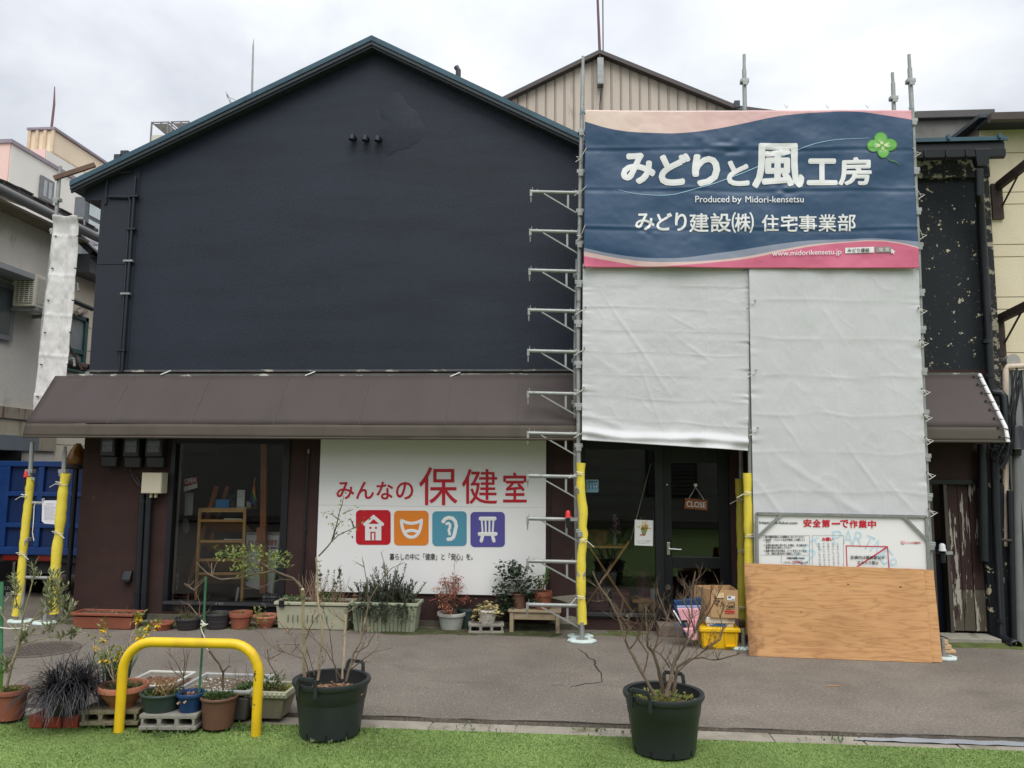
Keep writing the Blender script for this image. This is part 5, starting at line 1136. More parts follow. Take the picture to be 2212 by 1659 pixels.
stx([('1. 最大積載荷重以上の積載はしないでください', 166, 322, 643, 348), ('2. 安全帯・ヘルメットを必ず使用して作業してく', 166, 355, 648, 382), ('ださい', 192, 384, 252, 406), ('3. 足場を部分的に取り外した場合、次工程の作', 168, 418, 662, 446), ('業者の為元に復元して下さい', 192, 449, 490, 473), ('4. 強風の恐れがある時は、シートを外していただ', 168, 482, 664, 510), ('くか、支柱に巻き付けて固定して下さい', 192, 514, 600, 541), ('作業床総幅 400mm', 436, 568, 645, 594), ('1スパン', 402, 620, 488, 642), ('以下', 634, 622, 682, 646)], M_BLK, .004)
stx([('200kg', 500, 612, 624, 652, .004)], M_RED2)
for col_, x_ in (('工事中につき大変ご', 1012), ('おかけしております', 958), ('近隣の方々には十分', 903), ('作業しておりますの', 850), ('皆様のご協力をお願', 796)):
    stx([(ch, x_ + i * 1.6 + 2, 406 + i * 31, x_ + i * 1.6 + 26, 430 + i * 31) for i, ch in enumerate(col_)], M_GRYP)
stx([('足場内は関係者以外', 1175, 553, 1576, 592, .012, 4), ('立ち入り禁止', 1256, 612, 1503, 652, .012, 4)], M_BLK, lift=.008)
stx([('インスタ更新中', 1815, 390, 1990, 416, .01, 2)], M_RED2)
rd = MB()
for P in ([(1122, 434), (1612, 444), (1612, 454), (1122, 443)], [(1122, 443), (1132, 443), (1142, 684), (1132, 684)], [(1603, 454), (1613, 454), (1629, 700), (1619, 700)], [(1240, 684), (1262, 684), (1606, 462), (1584, 458)]):
    rd.slab([W(*sq(*q), YB_ - .0045) for q in P], (0, .002, 0))
rd.build('warning_frame', M_RED2, sb)
ig = MB()
for P in (rrect(1762, 382, 1806, 421, 9),): ig.slab([W(*sq(*q), YB_ - .004) for q in P], (0, .002, 0))
ig.build('app_icon', pm('icon_pink', c(220, 70, 96), .5), sb)
ig = MB().slab([W(*sq(*q), YB_ - .0075) for q in rrect(1767, 387, 1801, 416, 7)], (0, .002, 0)); ig.build('app_icon_field', M_SIGNW, sb)
ig = MB().slab([W(*sq(1784 + 8 * math.cos(a), 401 + 8 * math.sin(a)), YB_ - .011) for a in np.linspace(0, 6.28, 14, endpoint=False)], (0, .002, 0)); ig.build('app_icon_lens', bpy.data.materials['icon_pink'], sb)
# pale arched watermark lettering
wm = []
for i, ch in enumerate('BEST PARTNER'):
    if ch == ' ': continue
    a_ = R_(-66 + i * 11.6); R2, cx_, cy_ = 560, 1110, 950
    V, Fc, asp = glyphs(ch); mb = MB(); w_, h_ = 112, 165
    P = []
    for x_, y_ in V:
        lx, ly = (x_ - .5) * w_, R2 - 30 + y_ * h_; px = cx_ + lx * math.cos(a_) + ly * math.sin(a_); py = cy_ + lx * math.sin(a_) - ly * math.cos(a_); P.append(W(*sq(px, py), YB_ - .002))
    keep = [f for f in Fc if min(P[i_].z for i_ in f) > cs4[2].z and all(W(1637, 1200, YB_).x < P[i_].x < W(2000, 1200, YB_).x for i_ in f)]
    mb.add(P, keep).build('watermark_letter', M_CYAN, sb, recalc=False)
ln = MB()
for x0, y0, x1, y1 in ((132, 545, 705, 547), (700, 318, 702, 660), (732, 322, 734, 670), (1094, 322, 1096, 680), (732, 318, 1096, 320), (132, 318, 702, 320), (372, 548, 374, 645)):
    ln.slab([W(*sq(*q), YB_ - .0035) for q in ((x0, y0), (x1 + 1, y0), (x1 + 1, y1), (x0, y1))], (0, .001, 0))
ln.build('ruled_lines', M_GRYP, sb)
# ================================================================== plywood
def ply_mat(name, seed, stain=.75):
    m, nt, p = newmat(name); L = nt.links.new
    t = N_(nt, 'ShaderNodeTexCoord'); mp_ = N_(nt, 'ShaderNodeMapping'); mp_.inputs['Scale'].default_value = (.55, 1, 4.2); mp_.inputs['Location'].default_value = (seed, 0, seed * 2.3); L(t.outputs['Object'], mp_.inputs[0])
    n1 = N_(nt, 'ShaderNodeTexNoise', Scale=1.5, Detail=3.5, Roughness=.55); L(mp_.outputs[0], n1.inputs['Vector'])
    mu = N_(nt, 'ShaderNodeMath', operation='MULTIPLY'); mu.inputs[1].default_value = 22; L(n1.outputs['Fac'], mu.inputs[0])
    fr_ = N_(nt, 'ShaderNodeMath', operation='PINGPONG'); fr_.inputs[1].default_value = 1; L(mu.outputs[0], fr_.inputs[0])
    r = N_(nt, 'ShaderNodeValToRGB'); L(fr_.outputs[0], r.inputs[0]); e_ = r.color_ramp.elements
    e_[0].color = c(184, 140, 92); e_[1].color = c(162, 117, 74); e_[0].position = .15; e_[1].position = 1.0; q = e_.new(.7); q.color = c(177, 132, 85)
    n2 = N_(nt, 'ShaderNodeTexNoise', Scale=60, Detail=3); mp2 = N_(nt, 'ShaderNodeMapping'); mp2.inputs['Scale'].default_value = (.08, 1, 1.5); L(t.outputs['Object'], mp2.inputs[0]); L(mp2.outputs[0], n2.inputs['Vector'])
    mr = N_(nt, 'ShaderNodeMapRange'); mr.inputs[3].default_value = .82; mr.inputs[4].default_value = 1.18; L(n2.outputs['Fac'], mr.inputs[0])
    mm_ = N_(nt, 'ShaderNodeMixRGB', blend_type='MULTIPLY'); mm_.inputs[0].default_value = 1; L(r.outputs[0], mm_.inputs[1]); L(mr.outputs[0], mm_.inputs[2])
    n3 = N_(nt, 'ShaderNodeTexNoise', Scale=2.2, Detail=3); L(t.outputs['Object'], n3.inputs['Vector']); m3 = N_(nt, 'ShaderNodeMapRange'); m3.inputs[1].default_value = .5; m3.inputs[2].default_value = .75; m3.inputs[4].default_value = .35; L(n3.outputs['Fac'], m3.inputs[0])
    mx_ = N_(nt, 'ShaderNodeMixRGB'); L(m3.outputs[0], mx_.inputs[0]); L(mm_.outputs[0], mx_.inputs[1]); mx_.inputs[2].default_value = c(150, 104, 62)
    vo = N_(nt, 'ShaderNodeTexVoronoi', Scale=4.4); mp3 = N_(nt, 'ShaderNodeMapping'); mp3.inputs['Scale'].default_value = (1, 0, 1.6); L(t.outputs['Object'], mp3.inputs[0]); L(mp3.outputs[0], vo.inputs['Vector'])
    kd = N_(nt, 'ShaderNodeMapRange'); kd.inputs[1].default_value = .035; kd.inputs[2].default_value = .075; kd.inputs[3].default_value = 1; kd.inputs[4].default_value = 0; L(vo.outputs['Distance'], kd.inputs[0])
    se = N_(nt, 'ShaderNodeSeparateColor'); L(vo.outputs['Color'], se.inputs[0]); g_ = N_(nt, 'ShaderNodeMath', operation='GREATER_THAN'); g_.inputs[1].default_value = .2; L(se.outputs[0], g_.inputs[0])
    km = N_(nt, 'ShaderNodeMath', operation='MULTIPLY'); L(kd.outputs[0], km.inputs[0]); L(g_.outputs[0], km.inputs[1])
    mk = N_(nt, 'ShaderNodeMixRGB'); L(km.outputs[0], mk.inputs[0]); L(mx_.outputs[0], mk.inputs[1]); mk.inputs[2].default_value = c(84, 48, 30)
    sx_ = N_(nt, 'ShaderNodeSeparateXYZ'); L(t.outputs['Object'], sx_.inputs[0]); sa = N_(nt, 'ShaderNodeMath', operation='ADD'); n4 = N_(nt, 'ShaderNodeTexNoise', Scale=9, Detail=5); L(t.outputs['Object'], n4.inputs['Vector'])
    m4 = N_(nt, 'ShaderNodeMapRange'); m4.inputs[1].default_value = .25; m4.inputs[2].default_value = .75; m4.inputs[3].default_value = -.12; m4.inputs[4].default_value = .12; L(n4.outputs['Fac'], m4.inputs[0]); L(sx_.outputs['X'], sa.inputs[0]); L(m4.outputs[0], sa.inputs[1])
    m5 = N_(nt, 'ShaderNodeMapRange'); m5.inputs[1].default_value = .0; m5.inputs[2].default_value = .13; m5.inputs[3].default_value = stain; m5.inputs[4].default_value = 0; L(sa.outputs[0], m5.inputs[0])   # water stain along the worn left edge
    mw = N_(nt, 'ShaderNodeMixRGB'); L(m5.outputs[0], mw.inputs[0]); L(mk.outputs[0], mw.inputs[1]); mw.inputs[2].default_value = c(112, 76, 50)
    L(mw.outputs[0], p.inputs['Base Color']); p.inputs['Roughness'].default_value = .65; p.inputs['Specular IOR Level'].default_value = .3
    return m
pl, pr = G(1618, 1417.7), G(2038, 1433); pl.z = pr.z = .002
ptl, ptr = W(1608, 1217, YB_ - .06), W(2018, 1230.4, YB_ - .06)
def plank_sheet(P, name, mat, lab, grp=None):
    o = MB().slab(P, (0, .012, .002)).build(name, mat); return tag(o, lab, 'plywood', grp)
o = thing('plywood_sheet', 'front knotty plywood sheet leaning on the safety board', 'plywood', tuple(pl), 'plywood sheets')
MB().slab([pl, pr - Vector((.1, 0, 0)), ptr - Vector((.1, 0, .0)), ptl], (0, .012, .002)).build('sheet', ply_mat('plywood', 3.1), o, bev=.002)
o = thing('plywood_sheet', 'rear plywood sheet showing a narrow strip at the right', 'plywood', tuple(pr), 'plywood sheets')
sh = Vector((0, .016, .003)); MB().slab([pl + sh + Vector((.12, 0, 0)), pr + sh, ptr + sh - Vector((.0, 0, .01)), ptl + sh + Vector((.12, 0, -.01))], (0, .012, .002)).build('sheet', ply_mat('plywood_rear', 7.7, 0.), o, bev=.002)
# lumber ends behind the plywood
M_PINE = pm('pine', c(214, 182, 138), .7, .1, 6, stretch=(.2, 2, 6))
q = G(2045, 1412)
for i, (dx, dz, w_, lb) in enumerate(((-.02, .0, .34, 'bottom pine batten of the small stack behind the plywood'), (-.06, .035, .30, 'middle pine batten of the small stack behind the plywood'), (-.07, .085, .27, 'top pine batten of the small stack behind the plywood'))):
    tag(MB().box(q.x - 1.2, q.x + .02 + w_ - .26, q.y + .02, q.y + .14, dz + .001, dz + (.03 if i == 0 else .045)).build('pine_batten', M_PINE, bev=.003), lb, 'batten', 'pine battens behind the plywood')
# ================================================================== left scaffold frame, sheet, truck
YL = -.36
ls = thing('scaffold', 'narrow scaffold frame standing left of the shop corner', 'scaffold', tuple(G(60, 1344)))
pole(ls, [(70, 955), (60, 1100), (46, 1335)], YL, [1018, 1165]); pole(ls, [(129, 372), (121, 470), (93, 700), (75, 930)], .10, [432, 498])
MB().tube([W(131, 359, .10), W(129, 374, .10)], .018, 10).build('spigot', M_POLE, ls)
pole(ls, [(140, 975), (131, 1120), (117, 1335)], YL, [1018]); MB().tube([W(141, 964, YL), W(140, 976, YL)], .018, 10).build('spigot', M_POLE, ls)
for v_, ua, ub in ((1086, 62, 132), (1247, 54, 122)): MB().tube([W(ua, v_, YL), W(ub, v_ + 2, YL)], .019, 10).build('ledger', M_POLE, ls, smooth=True)
base_pad(44, 1344, ls, .13); base_pad(96, 1348, ls, .12)
MB().tube([W(118, 470, .1), W(182, 473, .12)], .02, 10).cyl(W(182, 473, .12), W(183, 486, .12), .012, n=8).build('ledger', M_POLE, ls, smooth=True)
for v_, u_ in ((613, 158), (775, 150)):
    MB().tube([W(u_ - 20, v_ + 5, .1), W(u_ + 10, v_, .1), W(u_ + 11, v_ + 16, .1)], .018, 8).build('coupler', M_POLE, ls)
MB().tube([W(146, 742, .2), W(178, 800, .2)], .016, 8).build('brace', M_RUST, ls)
MB().tube([W(150, 787, .25), W(192, 795, .3)], .05, 8).build('timber', M_RUST, ls)
MB().bar(W(117, 385, .05), W(205, 356, .3), .06, .055).build('timber_rail', pm('old_timber', c(116, 92, 76), .85, .2, 5), ls)
foam([(66, 1031), (62, 1080), (54, 1150), (49, 1200), (45, 1260), (40, 1300), (34, 1330)], YL - .01, 17, M_FOAM, 'yellow foam sleeve with bow ties, outer pole at the left scaffold', (1074, 1198, 1283), 6)
foam([(143, 1023), (138, 1045), (132, 1110), (128, 1148), (122, 1200), (118, 1260), (117, 1326)], YL - .01, 21, M_FOAM, 'fat yellow foam sleeve on the inner pole beside the maroon wall', (1047, 1152), 7)
# red warning lamps
def warn(u_, v_, Y, label, mat, s=1.0):
    q = W(u_, v_, Y); t_ = thing('warning_lamp', label, 'lamp', tuple(q), 'small warning lamps on the scaffold')
    MB().lathe(q, [(.028 * s, 0), (.028 * s, .01), (.024 * s, .02), (.022 * s, .06), (.012 * s, .075), (0, .077)], 16).build('lens', mat, t_, smooth=True)
    MB().lathe((q.x, q.y, q.z - .06 * s), [(.018 * s, -.04), (.02 * s, 0), (.022 * s, .055), (.03 * s, .0595)], 14).build('body', M_BLACK, t_, smooth=True)
    MB().bar((q.x + .02, q.y, q.z - .02), (q.x + .10, q.y + .02, q.z - .02), .03, .03).build('clamp', M_POLE, t_); return t_
M_REDL = pm('red_lens', c(214, 44, 44), .25, .1, 10)
warn(1227, 1118, YP - .03, 'red warning lamp clamped to the bracket right of the white sign', M_REDL, 1.15)
warn(56, 1031, YL - .04, 'red warning lamp on the outer pole of the left scaffold', M_REDL)
M_CLEAR = pm('clear_lens', c(206, 210, 210), .12, .15, 18)
warn(2036, 1190, YP - .06, 'clear warning lamp on the scaffold beside the dark doorway', M_CLEAR, 1.3)
q = W(166, 1003, .2); am = thing('beacon_lamp', 'dark amber beacon lamp peeking out left of the maroon wall', 'lamp', tuple(q))
MB().lathe(q, [(.10, 0), (.11, .02), (.115, .08), (.09, .16), (.05, .23), (.03, .26), (0, .262)], 20).build('lens', pm('amber_lens', c(130, 84, 30), .2, .2, 12), am, smooth=True)
MB().lathe((q.x, q.y, q.z - .06), [(.08, 0), (.12, .02), (.12, .058)], 20).build('collar', M_RUST, am, smooth=True); MB().cyl((q.x, q.y, 0), (q.x, q.y, q.z - .06), .03).build('post', M_BLACK, am)
# narrow sheet
M_SHEET2 = pm('white_canvas', c(226, 224, 222), .6, .04, 2, bump=.3, bscale=26, trans=.1)
ns = thing('narrow_sheet', 'narrow white canvas strip hanging on the left scaffold pole', 'sheet', tuple(W(90, 890, .02)))
def nd_(S, T): return .03 * np.sin(S * 9 + 1.5 * vn(T * 3, S * 2, 3)) * (1 - .6 * T) + .012 * fbm(S * 4, T * 12, 71, 3) + .006 * ridge(np.abs(np.mod(T * 5, 1) - .5), .05) + .05 * ridge(T, .03)
cloth('cloth', [(120, 468), (173, 469), (139, 905), (70, 898)], .02, 50, 260, nd_, M_SHEET2, ns)
for k_ in range(6):
    t = (k_ + .6) / 6.2; v_ = 468 + 430 * t
    for u_ in (120 - 50 * t + 4, 173 - 34 * t - 3): q = W(u_, v_, -.03); MB().cyl(q + Vector((0, .03, 0)), q, .009, n=8).build('eyelet', M_EYE, ns)
# paper notice
q = [W(*p, YL - .03) for p in ((97, 1081), (125, 1081), (127, 1086), (126, 1128), (121, 1133), (96, 1131), (90, 1126), (91, 1088))]
nt_ = thing('paper_notice', 'white printed paper in plastic sleeve tied between the foam poles', 'notice', tuple(q[5]))
MB().slab(q, (0, .002, 0)).build('sheet', pm('paper', c(226, 226, 234), .4, .03, 8), nt_)
tl = [('確認済', 100, 1087.5, 118, 1089.5)] + [('工事施工者住所氏名及び設計者', 95, 1092 + i * 2.7, 95 + (27 if i % 3 else 20), 1093.6 + i * 2.7) for i in range(12)]
lettering(tl, on(YL - .032), M_GRYP, nt_)
MB().tube([W(u, v, YL - .04) for u, v in ((73, 1085), (80, 1084), (74, 1092), (72, 1130), (70, 1150), (73, 1168))], .005, 5).tube([W(u, v, YL - .03) for u, v in ((92, 1084), (91, 1078), (95, 1076), (95, 1086))], .004, 5).build('string', M_ROPE, nt_)

# truck
YK = 1.0
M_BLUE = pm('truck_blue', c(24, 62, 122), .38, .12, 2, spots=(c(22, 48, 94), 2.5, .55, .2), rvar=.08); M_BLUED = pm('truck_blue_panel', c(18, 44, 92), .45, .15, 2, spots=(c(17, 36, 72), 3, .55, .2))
trk = thing('dump_truck', 'blue dump truck with ribbed tailgate parked left of the shop', 'truck', tuple(W(60, 1330, YK)))
x0_ = W(-26, 1080, YK).x; x1_ = x0_ + 1.78; zt0 = W(60, 996, YK).z; zbt = W(60, 1192, YK).z
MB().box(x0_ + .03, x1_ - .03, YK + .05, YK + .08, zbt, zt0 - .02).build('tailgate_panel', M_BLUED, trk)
def tb(u0, v0, u1, v1, n='tailgate_rail', d=.0): r_ = rect(u0, v0, u1, v1, YK); MB().box(r_[0], r_[1], YK - d, YK + .05, r_[2], r_[3]).build(n, M_BLUE, trk, bev=.006)
R1 = (x1_ - CAM.x)
MB().box(x0_, x1_, YK - .0, YK + .05, zt0 - .075, zt0).build('tailgate_rail', M_BLUE, trk, bev=.008); MB().box(x0_, x1_, YK, YK + .05, zbt - .04, zbt + .06).build('tailgate_rail', M_BLUE, trk, bev=.008)
for v_ in (1067, 1135): z_ = W(60, v_, YK).z; MB().box(x0_ + .16, x1_ - .1, YK + .004, YK + .05, z_ - .03, z_ + .03).build('tailgate_rail', M_BLUE, trk, bev=.006)
MB().box(x0_, x0_ + .28, YK + .002, YK + .05, zbt + .062, zt0 - .077).build('tailgate_post', M_BLUE, trk, bev=.008); MB().box(x1_ - .12, x1_, YK + .002, YK + .05, zbt + .062, zt0 - .077).build('tailgate_post', M_BLUE, trk, bev=.008)
for u_ in (83, 146): x_ = W(u_, 1090, YK).x; MB().box(x_ - .04, x_ + .04, YK + .006, YK + .05, zbt + .062, zt0 - .077).build('tailgate_rib', M_BLUE, trk, bev=.006)
MB().box(x0_, x0_ + .05, YK + .06, YK + 3.0, zbt - .04, zt0 - .0).box(x1_ - .05, x1_, YK + .06, YK + 3.0, zbt - .04, zt0).box(x0_ + .05, x1_ - .05, YK + 2.95, YK + 3.0, zbt, zt0).box(x0_ + .05, x1_ - .05, YK + .09, YK + 2.9, zbt - .04, zbt + .02).build('cargo_bed', M_BLUE, trk)
M_CHAS = pm('chassis_black', c(36, 36, 38), .7, .2, 5)
MB().box(x0_ + .45, x1_ - .45, YK + .1, YK + 4.2, zbt - .3, zbt - .06).build('chassis', M_CHAS, trk)
MB().box(x0_ + .05, x1_ - .05, YK + .05, YK + .15, .5, .62).build('rear_bumper', M_CHAS, trk)
MB().box(x0_ + .1, x1_ - .1, YK + 3.2, YK + 4.7, .6, 1.95).build('cab', M_BLUE, trk, bev=.08)
for xx in (x0_ + .28, x1_ - .28):
    for yy_ in (.75, 3.7):
        w_ = MB().lathe((0, 0, 0), [(.2, -.13), (.33, -.13), (.37, -.09), (.37, .09), (.33, .13), (.2, .13)], 26).build('wheel', pm('tyre', c(34, 34, 35), .85), trk, local=True, smooth=True); w_.rotation_euler = (0, R_(90), 0); w_.location = Vector((xx, YK + yy_, .37)) - OFF[trk.name]
        h_ = MB().lathe((0, 0, 0), [(.0, -.10), (.19, -.10), (.2, -.11), (.2, .11), (0, .10)], 18).build('rim', M_GALV, w_, local=True, smooth=True)
r_ = rect(-26, 1254, 27, 1312, YK + .3)
fl = MB().box(r_[0], r_[1], YK + .3, YK + .31, r_[2], r_[3]).build('mudflap', M_CHAS, trk)
lettering([('ISUZU', -16, 1267, 18, 1274, .03), ('ELF', -14, 1279.5, 24, 1290, .05)], on(YK + .296), pm('flap_grey', c(150, 150, 150), .6), fl)
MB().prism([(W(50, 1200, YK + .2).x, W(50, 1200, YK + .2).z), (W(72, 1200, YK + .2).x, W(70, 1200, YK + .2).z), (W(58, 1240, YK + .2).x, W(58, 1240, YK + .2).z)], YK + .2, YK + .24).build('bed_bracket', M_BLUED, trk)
for u_ in (20, 95): q = W(u_, 1252, YK + .04); MB().box(q.x - .11, q.x + .11, YK + .02, YK + .05, .52, .6).build('tail_lamp', pm('tail_red', c(120, 26, 24), .3) if u_ == 20 else bpy.data.materials['tail_red'], trk, bev=.006)

# ================================================================== things inside the shop windows
def c4(x_, y_): return (329.2 + x_ / 3.781, 905.2 + y_ / 3.781)
def W4(x_, y_, Y): return W(*c4(x_, y_), Y)
M_WOOD = pm('honey_wood', c(232, 176, 106), .5, .12, 5, stretch=(3, 3, .5)); M_WOOD2 = pm('brown_wood', c(180, 104, 56), .45, .12, 5, stretch=(3, 3, .5)); M_WOODS = pm('shelf_board', c(186, 132, 78), .55, .15, 5, stretch=(.5, 3, 3))
rk = thing('display_rack', 'honey coloured wooden display rack with slanted shelves inside the window', 'rack', tuple(W4(550, 1490, .4)))
Yf, Yr = .38, .68
for xt, xb in ((390, 357), (758, 732)):
    for Y in (Yf, Yr): MB().bar(W4(xt, 745, Y), W4(xb, 1495, Y), .035, .03, up=(0, 1, 0)).build('upright', M_WOOD, rk)
for y_ in (750, 830, 998, 1150, 1262):
    a, b = W4(np.interp(y_, [745, 1495], [390, 357]), y_, Yf), W4(np.interp(y_, [745, 1495], [758, 732]), y_, Yf)
    MB().bar(a, b, .03, .03).build('rail', M_WOOD, rk)
    if y_ > 800:
        MB().slab([a + Vector((.02, .02, -.02)), b + Vector((-.02, .02, -.02)), b + Vector((-.02, .28, -.16)), a + Vector((.02, .28, -.16))], (0, .004, .012)).build('shelf', M_WOODS, rk)
    else: MB().slab([a + Vector((-.02, -.01, .018)), b + Vector((.02, -.01, .018)), b + Vector((.02, .3, .018)), a + Vector((-.02, .3, .018))], (0, 0, .015)).build('top_shelf', M_WOOD, rk)
zr_top = W4(550, 745, Yf).z + .035
for y_ in (822, 990): MB().box(W4(590, y_, .42).x, W4(735, y_, .42).x, .40, .41, W4(590, y_ + 4, .42).z, W4(590, y_ - 12, .42).z).build('leaflets', M_WHITE, rk)
def boxpx(x0, y0, x1, y1, Y, d): a, b = W4(x0, y1, Y), W4(x1, y0, Y); return MB().box(a.x, b.x, Y, Y + d, a.z, b.z)
tag(boxpx(512, 658, 628, 735, .45, .12).build('blue_box', pm('blue_card', c(40, 142, 206), .5), None, bev=.004), 'bright blue box on top of the wooden display rack', 'box')
st = thing('leaflet_stand', 'clear leaflet stand with white card on the display rack', 'stand', tuple(W4(720, 740, .45)))
boxpx(688, 580, 755, 716, .45, .01).build('card', M_WHITE, st); boxpx(684, 720, 768, 740, .43, .08).build('base', M_CLEAR, st)
lettering([('おしらせ', *c4(695, 590), *c4(748, 602)), ('健康相談・福祉', *c4(695, 612), *c4(745, 620)), ('毎週開催中', *c4(695, 632), *c4(740, 640))], on(.447), M_GRYP, st)
tag(boxpx(766, 675, 798, 738, .5, .02).build('small_card', pm('grey_card', c(170, 172, 172), .5)), 'small grey card right of the leaflet stand', 'card')
sp_ = thing('spider_plant', 'small potted plant with long thin leaves on the display rack', 'plant', tuple(W4(650, 740, .5)))
boxpx(628, 672, 672, 738, .47, .06).build('pot', M_BLACK, sp_, bev=.01)
mb = MB(); q = W4(650, 668, .5); g_ = random.Random(4)
for i in range(16):
    a_ = g_.uniform(0, 6.28); l_ = g_.uniform(.09, .2); mb.blade([q, q + Vector((math.cos(a_) * l_ * .4, math.sin(a_) * l_ * .3, l_ * .55)), q + Vector((math.cos(a_) * l_ * .8, math.sin(a_) * l_ * .5, l_ * .5)), q + Vector((math.cos(a_) * l_ * 1.1, math.sin(a_) * l_ * .6, l_ * .12))], .014)
mb.build('leaf_blades', pm('dark_leaf', (.03, .06, .03, 1), .5), sp_, recalc=False)
fg = thing('rainbow_flag', 'small rainbow striped flag on a stick behind the glass', 'flag', tuple(W4(840, 730, .42)))
MB().tube([W4(838, 482, .42), W4(795, 730, .45)], .005, 6).lathe(W4(838, 482, .42), [(0, -.012), (.012, 0), (0, .012)], 10).build('stick', M_WOOD, fg)
P0, P1, P2, P3 = (833, 490), (800, 545), (795, 665), (853, 722)
cols = [c(214, 40, 40), c(236, 120, 40), c(242, 214, 52), c(54, 150, 76), c(52, 110, 190), c(96, 52, 132)]
for k_, co in enumerate(cols):
    t0_, t1_ = k_ / 6, (k_ + 1) / 6
    L0, L1 = (838 - 44 * t0_, 488 + 190 * t0_), (838 - 44 * t1_, 488 + 190 * t1_); R0_, R1_ = (838 + 16 * t0_ ** .5, 488 + 236 * min(1, t0_ * 1.05 + .35)), (838 + 16 * t1_ ** .5, 488 + 236 * min(1, t1_ * .95 + .35 - .3 * 0))
    mb = MB(); n = 5
    for i in range(n):
        t = i / (n - 1); a_ = W4(L0[0] + (R0_[0] - L0[0]) * t, L0[1] + (R0_[1] - L0[1]) * t, .42 + .02 * math.sin(t * 7)); b_ = W4(L1[0] + (R1_[0] - L1[0]) * t, L1[1] + (R1_[1] - L1[1]) * t, .42 + .02 * math.sin(t * 7)); mb.v += [tuple(a_), tuple(b_)]
    mb.f = [(2 * i, 2 * i + 1, 2 * i + 3, 2 * i + 2) for i in range(n - 1)]
    mb.build('stripe', pm('flag_colour', co, .6, trans=.2), fg, recalc=False)
tag(MB().bar(W4(915, 200, .55), W4(905, 1420, .55), .075, .05, up=(0, 1, 0)).bar(W4(893, 885, .50), W4(893, 1005, .50), .11, .06, up=(0, 1, 0)).build('wooden_post', M_WOOD2), 'tall brown wooden post with a box clamped halfway inside the window', 'post')
tag(MB().bar(W4(525, 550, .6), W4(300, 1340, .72), .06, .02, up=(0, 1, 0)).bar(W4(615, 550, .72), W4(480, 980, .74), .05, .02, up=(0, 1, 0)).build('easel', M_WOOD2), 'slanted brown easel legs behind the display rack', 'easel')
pb = thing('poster_stand', 'white standing poster with small icons inside the left window', 'sign', tuple(W4(900, 1400, .6)))
MB().slab([W4(768, 938, .64), W4(1050, 938, .64), W4(990, 1430, .6), W4(760, 1360, .6)], (0, .01, 0)).build('poster', M_SIGNW, pb)
MB().bar(W4(768, 934, .63), W4(1052, 934, .63), .03, .03).build('top_rail', M_GALV, pb); MB().bar(W4(1045, 940, .62), W4(985, 1430, .59), .02, .02, up=(0, 1, 0)).build('side_rail', M_GALV, pb); MB().bar(W4(705, 1375, .5), W4(685, 1490, .5), .025, .02, up=(0, 1, 0)).build('foot', M_WHITE, pb)
lettering([('みんなの', *c4(780, 990), *c4(890, 1036), .015), ('保健室', *c4(925, 985), *c4(1022, 1034), .012)], on(.628), M_RED, pb)
for x_, co in ((790, c(192, 22, 42)), (858, c(226, 132, 44)), (925, c(84, 150, 174)), (993, c(70, 60, 130))):
    mb = MB(); a, b = c4(x_ - 28, 1046), c4(x_ + 28, 1104); upoly(rrect(a[0], a[1], b[0], b[1], 2), .630, mb); o = mb.build('icon_tile', pm('poster_icon', co, .5), pb)
    mb = MB(); a, b = c4(x_ - 13, 1058), c4(x_ + 13, 1092); upoly(rrect(a[0], a[1], b[0], b[1], 2), .626, mb); mb.build('icon_mark', M_WHITE, o)
os_ = thing('open_sign', 'red and white OPEN sign hanging at the left inside the window', 'sign', tuple(W4(312, 590, .3)))
MB().slab([W4(255, 488, .3), W4(362, 470, .3), W4(366, 560, .3), W4(258, 592, .3)], (0, .006, 0)).build('board', M_SIGNW, os_)
MB().slab([W4(255, 488, .296), W4(362, 470, .296), W4(364, 525, .296), W4(257, 555, .296)], (0, .003, 0)).build('red_field', M_RED, os_)
lettering([('OPEN', *c4(265, 488), *c4(357, 532), .02, -12 / 3.781)], on(.292), M_WHITE, os_)
MB().tube([W4(258, 488, .3), W4(310, 360, .3), W4(360, 470, .3)], .003, 4).build('string', M_BLACK, os_)
tag(MB().slab([W4(268, 600, .4), W4(335, 602, .4), W4(325, 785, .4), W4(262, 790, .4)], (0, .008, 0)).build('white_board', pm('dim_white', c(190, 190, 190), .6)), 'small white rectangular board hanging below the OPEN sign', 'board')
tag(MB().slab([W4(272 + 28 * math.cos(a), 872 + 64 * math.sin(a), .36) for a in np.linspace(0, 6.28, 20, endpoint=False)], (0, .008, 0)).build('oval_disc', pm('grey_disc', c(120, 120, 122), .6)), 'grey oval disc hanging low inside the left window', 'disc')
tag(MB().bar(W4(232, 205, .16), W4(155, 1480, .16), .035, .05, up=(0, 1, 0)).build('white_post', M_WHITE), 'white vertical post just inside the left window jamb', 'post')
bp = thing('bicycle_pump', 'black floor pump with white lettering inside the left window', 'pump', tuple(W4(200, 1480, .26)))
MB().tube([W4(205, 1240, .26), W4(195, 1450, .26)], .022, 12).build('barrel', M_BLACK, bp, smooth=True); MB().tube([W4(165, 1130, .26), W4(225, 1128, .26), W4(285, 1138, .26)], .013, 8).tube([W4(222, 1130, .26), W4(212, 1240, .26)], .008, 8).build('handle', M_STEELB, bp)
MB().tube([W4(210, 1180, .26), W4(170, 1185, .26), W4(160, 1300, .26), W4(175, 1450, .26)], .007, 6).build('hose', M_STEELB, bp); boxpx(165, 1448, 235, 1470, .2, .16).build('foot', M_BLACK, bp)
V, Fc, asp = glyphs('BRIDGESTONE'); mb = MB(); mb.add([W4(190 + 18 * (1 - y_) * -1 + 18 + 8 * (1 - x_) , 1262 + 135 * x_, .235) for x_, y_ in V], Fc); mb.build('lettering', M_WHITE, bp, recalc=False)
